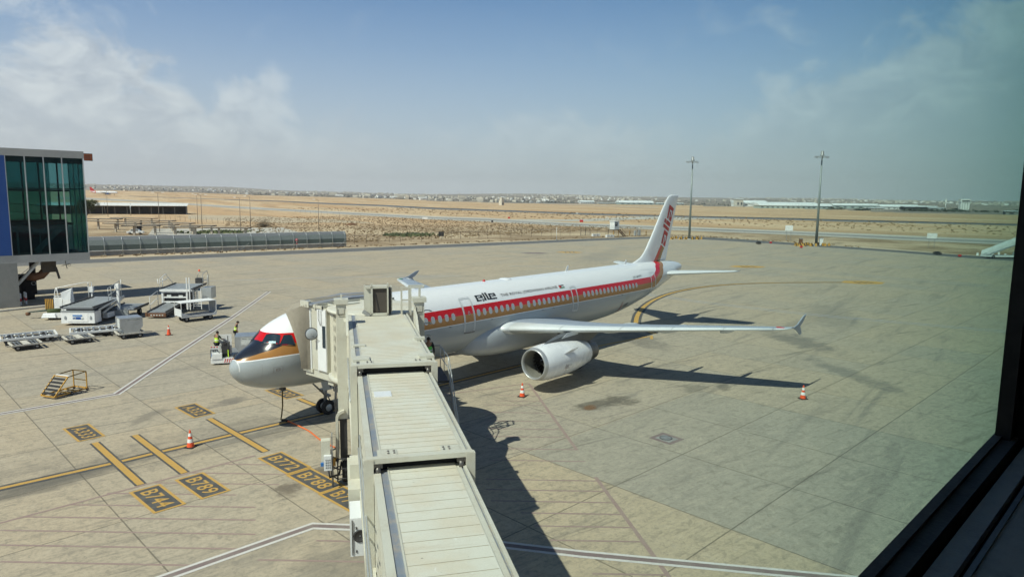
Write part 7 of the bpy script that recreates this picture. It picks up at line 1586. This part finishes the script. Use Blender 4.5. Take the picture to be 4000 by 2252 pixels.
while placed < 170 and tries < 9000:
    tries += 1; a_, b_, c_ = rnd.choices(azr, wts)[0]; az_ = rnd.uniform(a_, b_); de = pl(az_, DE); r_ = de+60+(rnd.random()**2.0)*2600
    x, y = CX+r_*math.sin(R(az_)), CY+r_*math.cos(R(az_)); k = rnd.choices(range(5), (5, 5, 4, 2.2, .8))[0]
    if az_ > 56 and r_ < 1750: continue
    o = HK[k] if not used[k] else copy_tree(HK[k]); used[k] = 1; placed += 1; s_ = rnd.uniform(.42, .75)
    o.location = (x, y, terr(x, y)-.6); o.rotation_euler.z = rnd.choice((-.5, -.2, .3, .9, -.9))-R(az_)*0; o.scale = (s_, s_, s_*rnd.uniform(.8, 1.2))
for i, (x, y, k) in enumerate(((1428, 1695, 4), (1469, 1727, 3), (1518, 1751, 3), (1474, 1679, 4), (1532, 1719, 3), (1598, 1754, 3), (1529, 1493, 3), (1355, 1923, 3), (1349, 1877, 4), (1500, 1640, 4))):
    o = copy_tree(HK[k]); s_ = .8; o.location = (x, y, terr(x, y)-1); o.rotation_euler.z = -.5; o.scale = (s_, s_, s_*1.15)
    o['label'] = 'large cream apartment block among the houses of the town'; o['group'] = 'apartment blocks of the distant town'; o['category'] = 'apartment block'; o.name = 'apartment_block'
# tree masses between the houses
b = MB(); rnd = random.Random(5)
def clump(x, y, n, w_, h):
    z = terr(x, y)-1
    for _ in range(n):
        px, py, pz = x+rnd.gauss(0, w_), y+rnd.gauss(0, w_), z+min(abs(rnd.gauss(0, h*.5)), h); s_ = rnd.uniform(.8, 1.9)
        b.add([(px+rnd.gauss(0, s_), py+rnd.gauss(0, s_), pz+rnd.gauss(0, s_*.6)) for _ in range(3)], [(0, 1, 2)])
for a_, b2_, n in ((18.5, 30, 60), (29, 37, 130), (36, 46, 150), (46, 54, 130), (54, 66, 110), (66, 78, 70)):
    for _ in range(n):
        az_ = rnd.uniform(a_, b2_); r_ = pl(az_, DE)+80+rnd.random()**1.6*1900
        if az_ > 62 and r_ < 1500: r_ = 1500+rnd.random()*900
        clump(CX+r_*math.sin(R(az_)), CY+r_*math.cos(R(az_)), 26, 6+r_*.003, 4.5)
for _ in range(30): az_ = rnd.uniform(79, 88); r_ = rnd.uniform(1060, 1180); clump(CX+r_*math.sin(R(az_)), CY+r_*math.cos(R(az_)), 60, 8, 4)
for az_, r_ in ((74.3, 1110), (74.9, 1120), (76.2, 1060), (76.6, 1070)): clump(CX+r_*math.sin(R(az_)), CY+r_*math.cos(R(az_)), 90, 3.5, 4)
tag(b.build('distant_trees', 'leaf_far'), 'dark tree masses between the distant houses and hangars', kind='stuff')
b = MB(); rnd = random.Random(9)
for _ in range(3600):
    az_ = rnd.uniform(14, 92); r_ = 2300+rnd.random()**.8*4600; x, y = CX+r_*math.sin(R(az_)), CY+r_*math.cos(R(az_))
    if math.sin(x*.0021+y*.0013)+math.sin(y*.003-x*.0017)+rnd.gauss(0, .5) < .45: continue
    s_ = rnd.uniform(6, 13); z = terr(x, y)+bump(x, y, r_)-1.5; h = rnd.uniform(5, 9); b.m(rnd.choice((0, 0, 1, 2))); b.box((x, y, z+h/2), (s_, s_*.8, h), rnd.uniform(0, 1.5))
tag(b.build('hillside_town', ['house_cream', 'house_white', 'house_stone']), 'hazy far off settlement covering the low hills', kind='stuff')

# ------------------------------------------------------------------ the viewer's own room: window frame, sill, glass
Uv, Vv = Vector((UX, UY, 0)), Vector((-UY, UX, 0))
def WV(u, v, z): return CAM+Uv*u+Vv*v+Vector((0, 0, z))
def wslab(mb_, u0, u1, v0, v1, z0, z1): mb_.hexa([WV(u0, v0, z0), WV(u1, v0, z0), WV(u1, v1, z0), WV(u0, v1, z0)], [WV(u0, v0, z1), WV(u1, v0, z1), WV(u1, v1, z1), WV(u0, v1, z1)])
WF = thing('window_frame', (0, 0, 0), 0, 'dark blurred window frame and sill crossing the lower right corner', 'window frame')
b = MB(); wslab(b, -4, 9, .425, .45, -.92, -.790); wslab(b, -4, 9, .385, .425, -.92, -.80); b.build('bottom_gasket', 'sill_dark', WF)
b = MB(); wslab(b, -4, 9, .365, .385, -.95, -.86); b.build('dark_groove', 'interior_dark', WF)
b = MB(); wslab(b, -4, 9, .318, .365, -.95, -.815); b.build('inner_frame', 'sill_grey', WF)
b = MB(); wslab(b, -4, 9, .300, .318, -.95, -.84); b.build('dark_groove', 'interior_dark', WF)
b = MB(); wslab(b, -4, 9, .288, .300, -.95, -.808); b.build('sill_lip', mat('sill_lip', (.12, .135, .15), .5, dirt=.2, dscale=20), WF)
b = MB(); wslab(b, -4, 9, -.6, .288, -.95, -.812); b.build('sill', 'sill_grey', WF)
b = MB(); wslab(b, 2.80, 2.92, .40, .445, -.80, 2.2); b.build('mullion', 'interior_dark', WF); b = MB(); wslab(b, 2.86, 9, .30, .44, -.80, 2.2); b.build('jamb_panel', 'interior_dark', WF)
b = MB(); wslab(b, -3.6, -3.5, .30, .50, -.80, 2.2); b.build('mullion', 'sill_dark', WF)
m0 = MB(); wslab(m0, -6, 9, -5, .5, 2.2, 2.6); tag(m0.build('ceiling', 'room_white'), kind='structure')
m0 = MB(); wslab(m0, -6, 9, -5, .25, -1.75, -1.6); tag(m0.build('floor', 'sill_grey'), kind='structure')
m0 = MB(); wslab(m0, -6, 9, -5, -4.8, -1.6, 2.2); wslab(m0, -6, -5.8, -5, .5, -1.6, 2.2); wslab(m0, 8.8, 9, -5, .5, -1.6, 2.2); wslab(m0, -6, -3.6, .3, .5, -1.6, 2.2); wslab(m0, -6, 9, .25, .48, -1.75, -.95); tag(m0.build('room_wall', 'interior_dark'), kind='structure')
def glassmat():
    m_ = bpy.data.materials.new('tinted_glass'); m_.use_nodes = True; t = NT(m_.node_tree); t.n.clear()
    o = t.node('ShaderNodeOutputMaterial'); v = t.node('ShaderNodeVolumeAbsorption'); v.inputs['Color'].default_value = (*GLASS_COL, 1); v.inputs['Density'].default_value = GLASS_D
    t.l.new(v.outputs[0], o.inputs['Volume']); MC['tinted_glass'] = m_
GLASS_COL = (.37, .60, .55); GLASS_D = 16.
glassmat()
PN = thing('window_pane', (0, 0, 0), 0, 'tinted glass pane of the viewing window, darker towards its right edge', 'window pane')
b = MB(); wslab(b, -3.5, 3.2, .452, .476, -.9, 2.2); b.build('glass', 'tinted_glass', PN)

# ------------------------------------------------------------------ haze
hm = bpy.data.materials.new('haze'); hm.use_nodes = True; ht_ = NT(hm.node_tree); ht_.n.clear()
ho = ht_.node('ShaderNodeOutputMaterial'); hv = ht_.node('ShaderNodeVolumePrincipled'); hv.inputs['Color'].default_value = (1, .985, .99, 1); hv.inputs['Density'].default_value = 7e-5; hv.inputs['Anisotropy'].default_value = 0
ht_.l.new(hv.outputs[0], ho.inputs['Volume'])
b = MB(); b.bb((-15500, -15500, -60), (16000, 16000, 420)); tag(b.build('haze', hm), 'pale dusty haze over the airfield', kind='stuff')
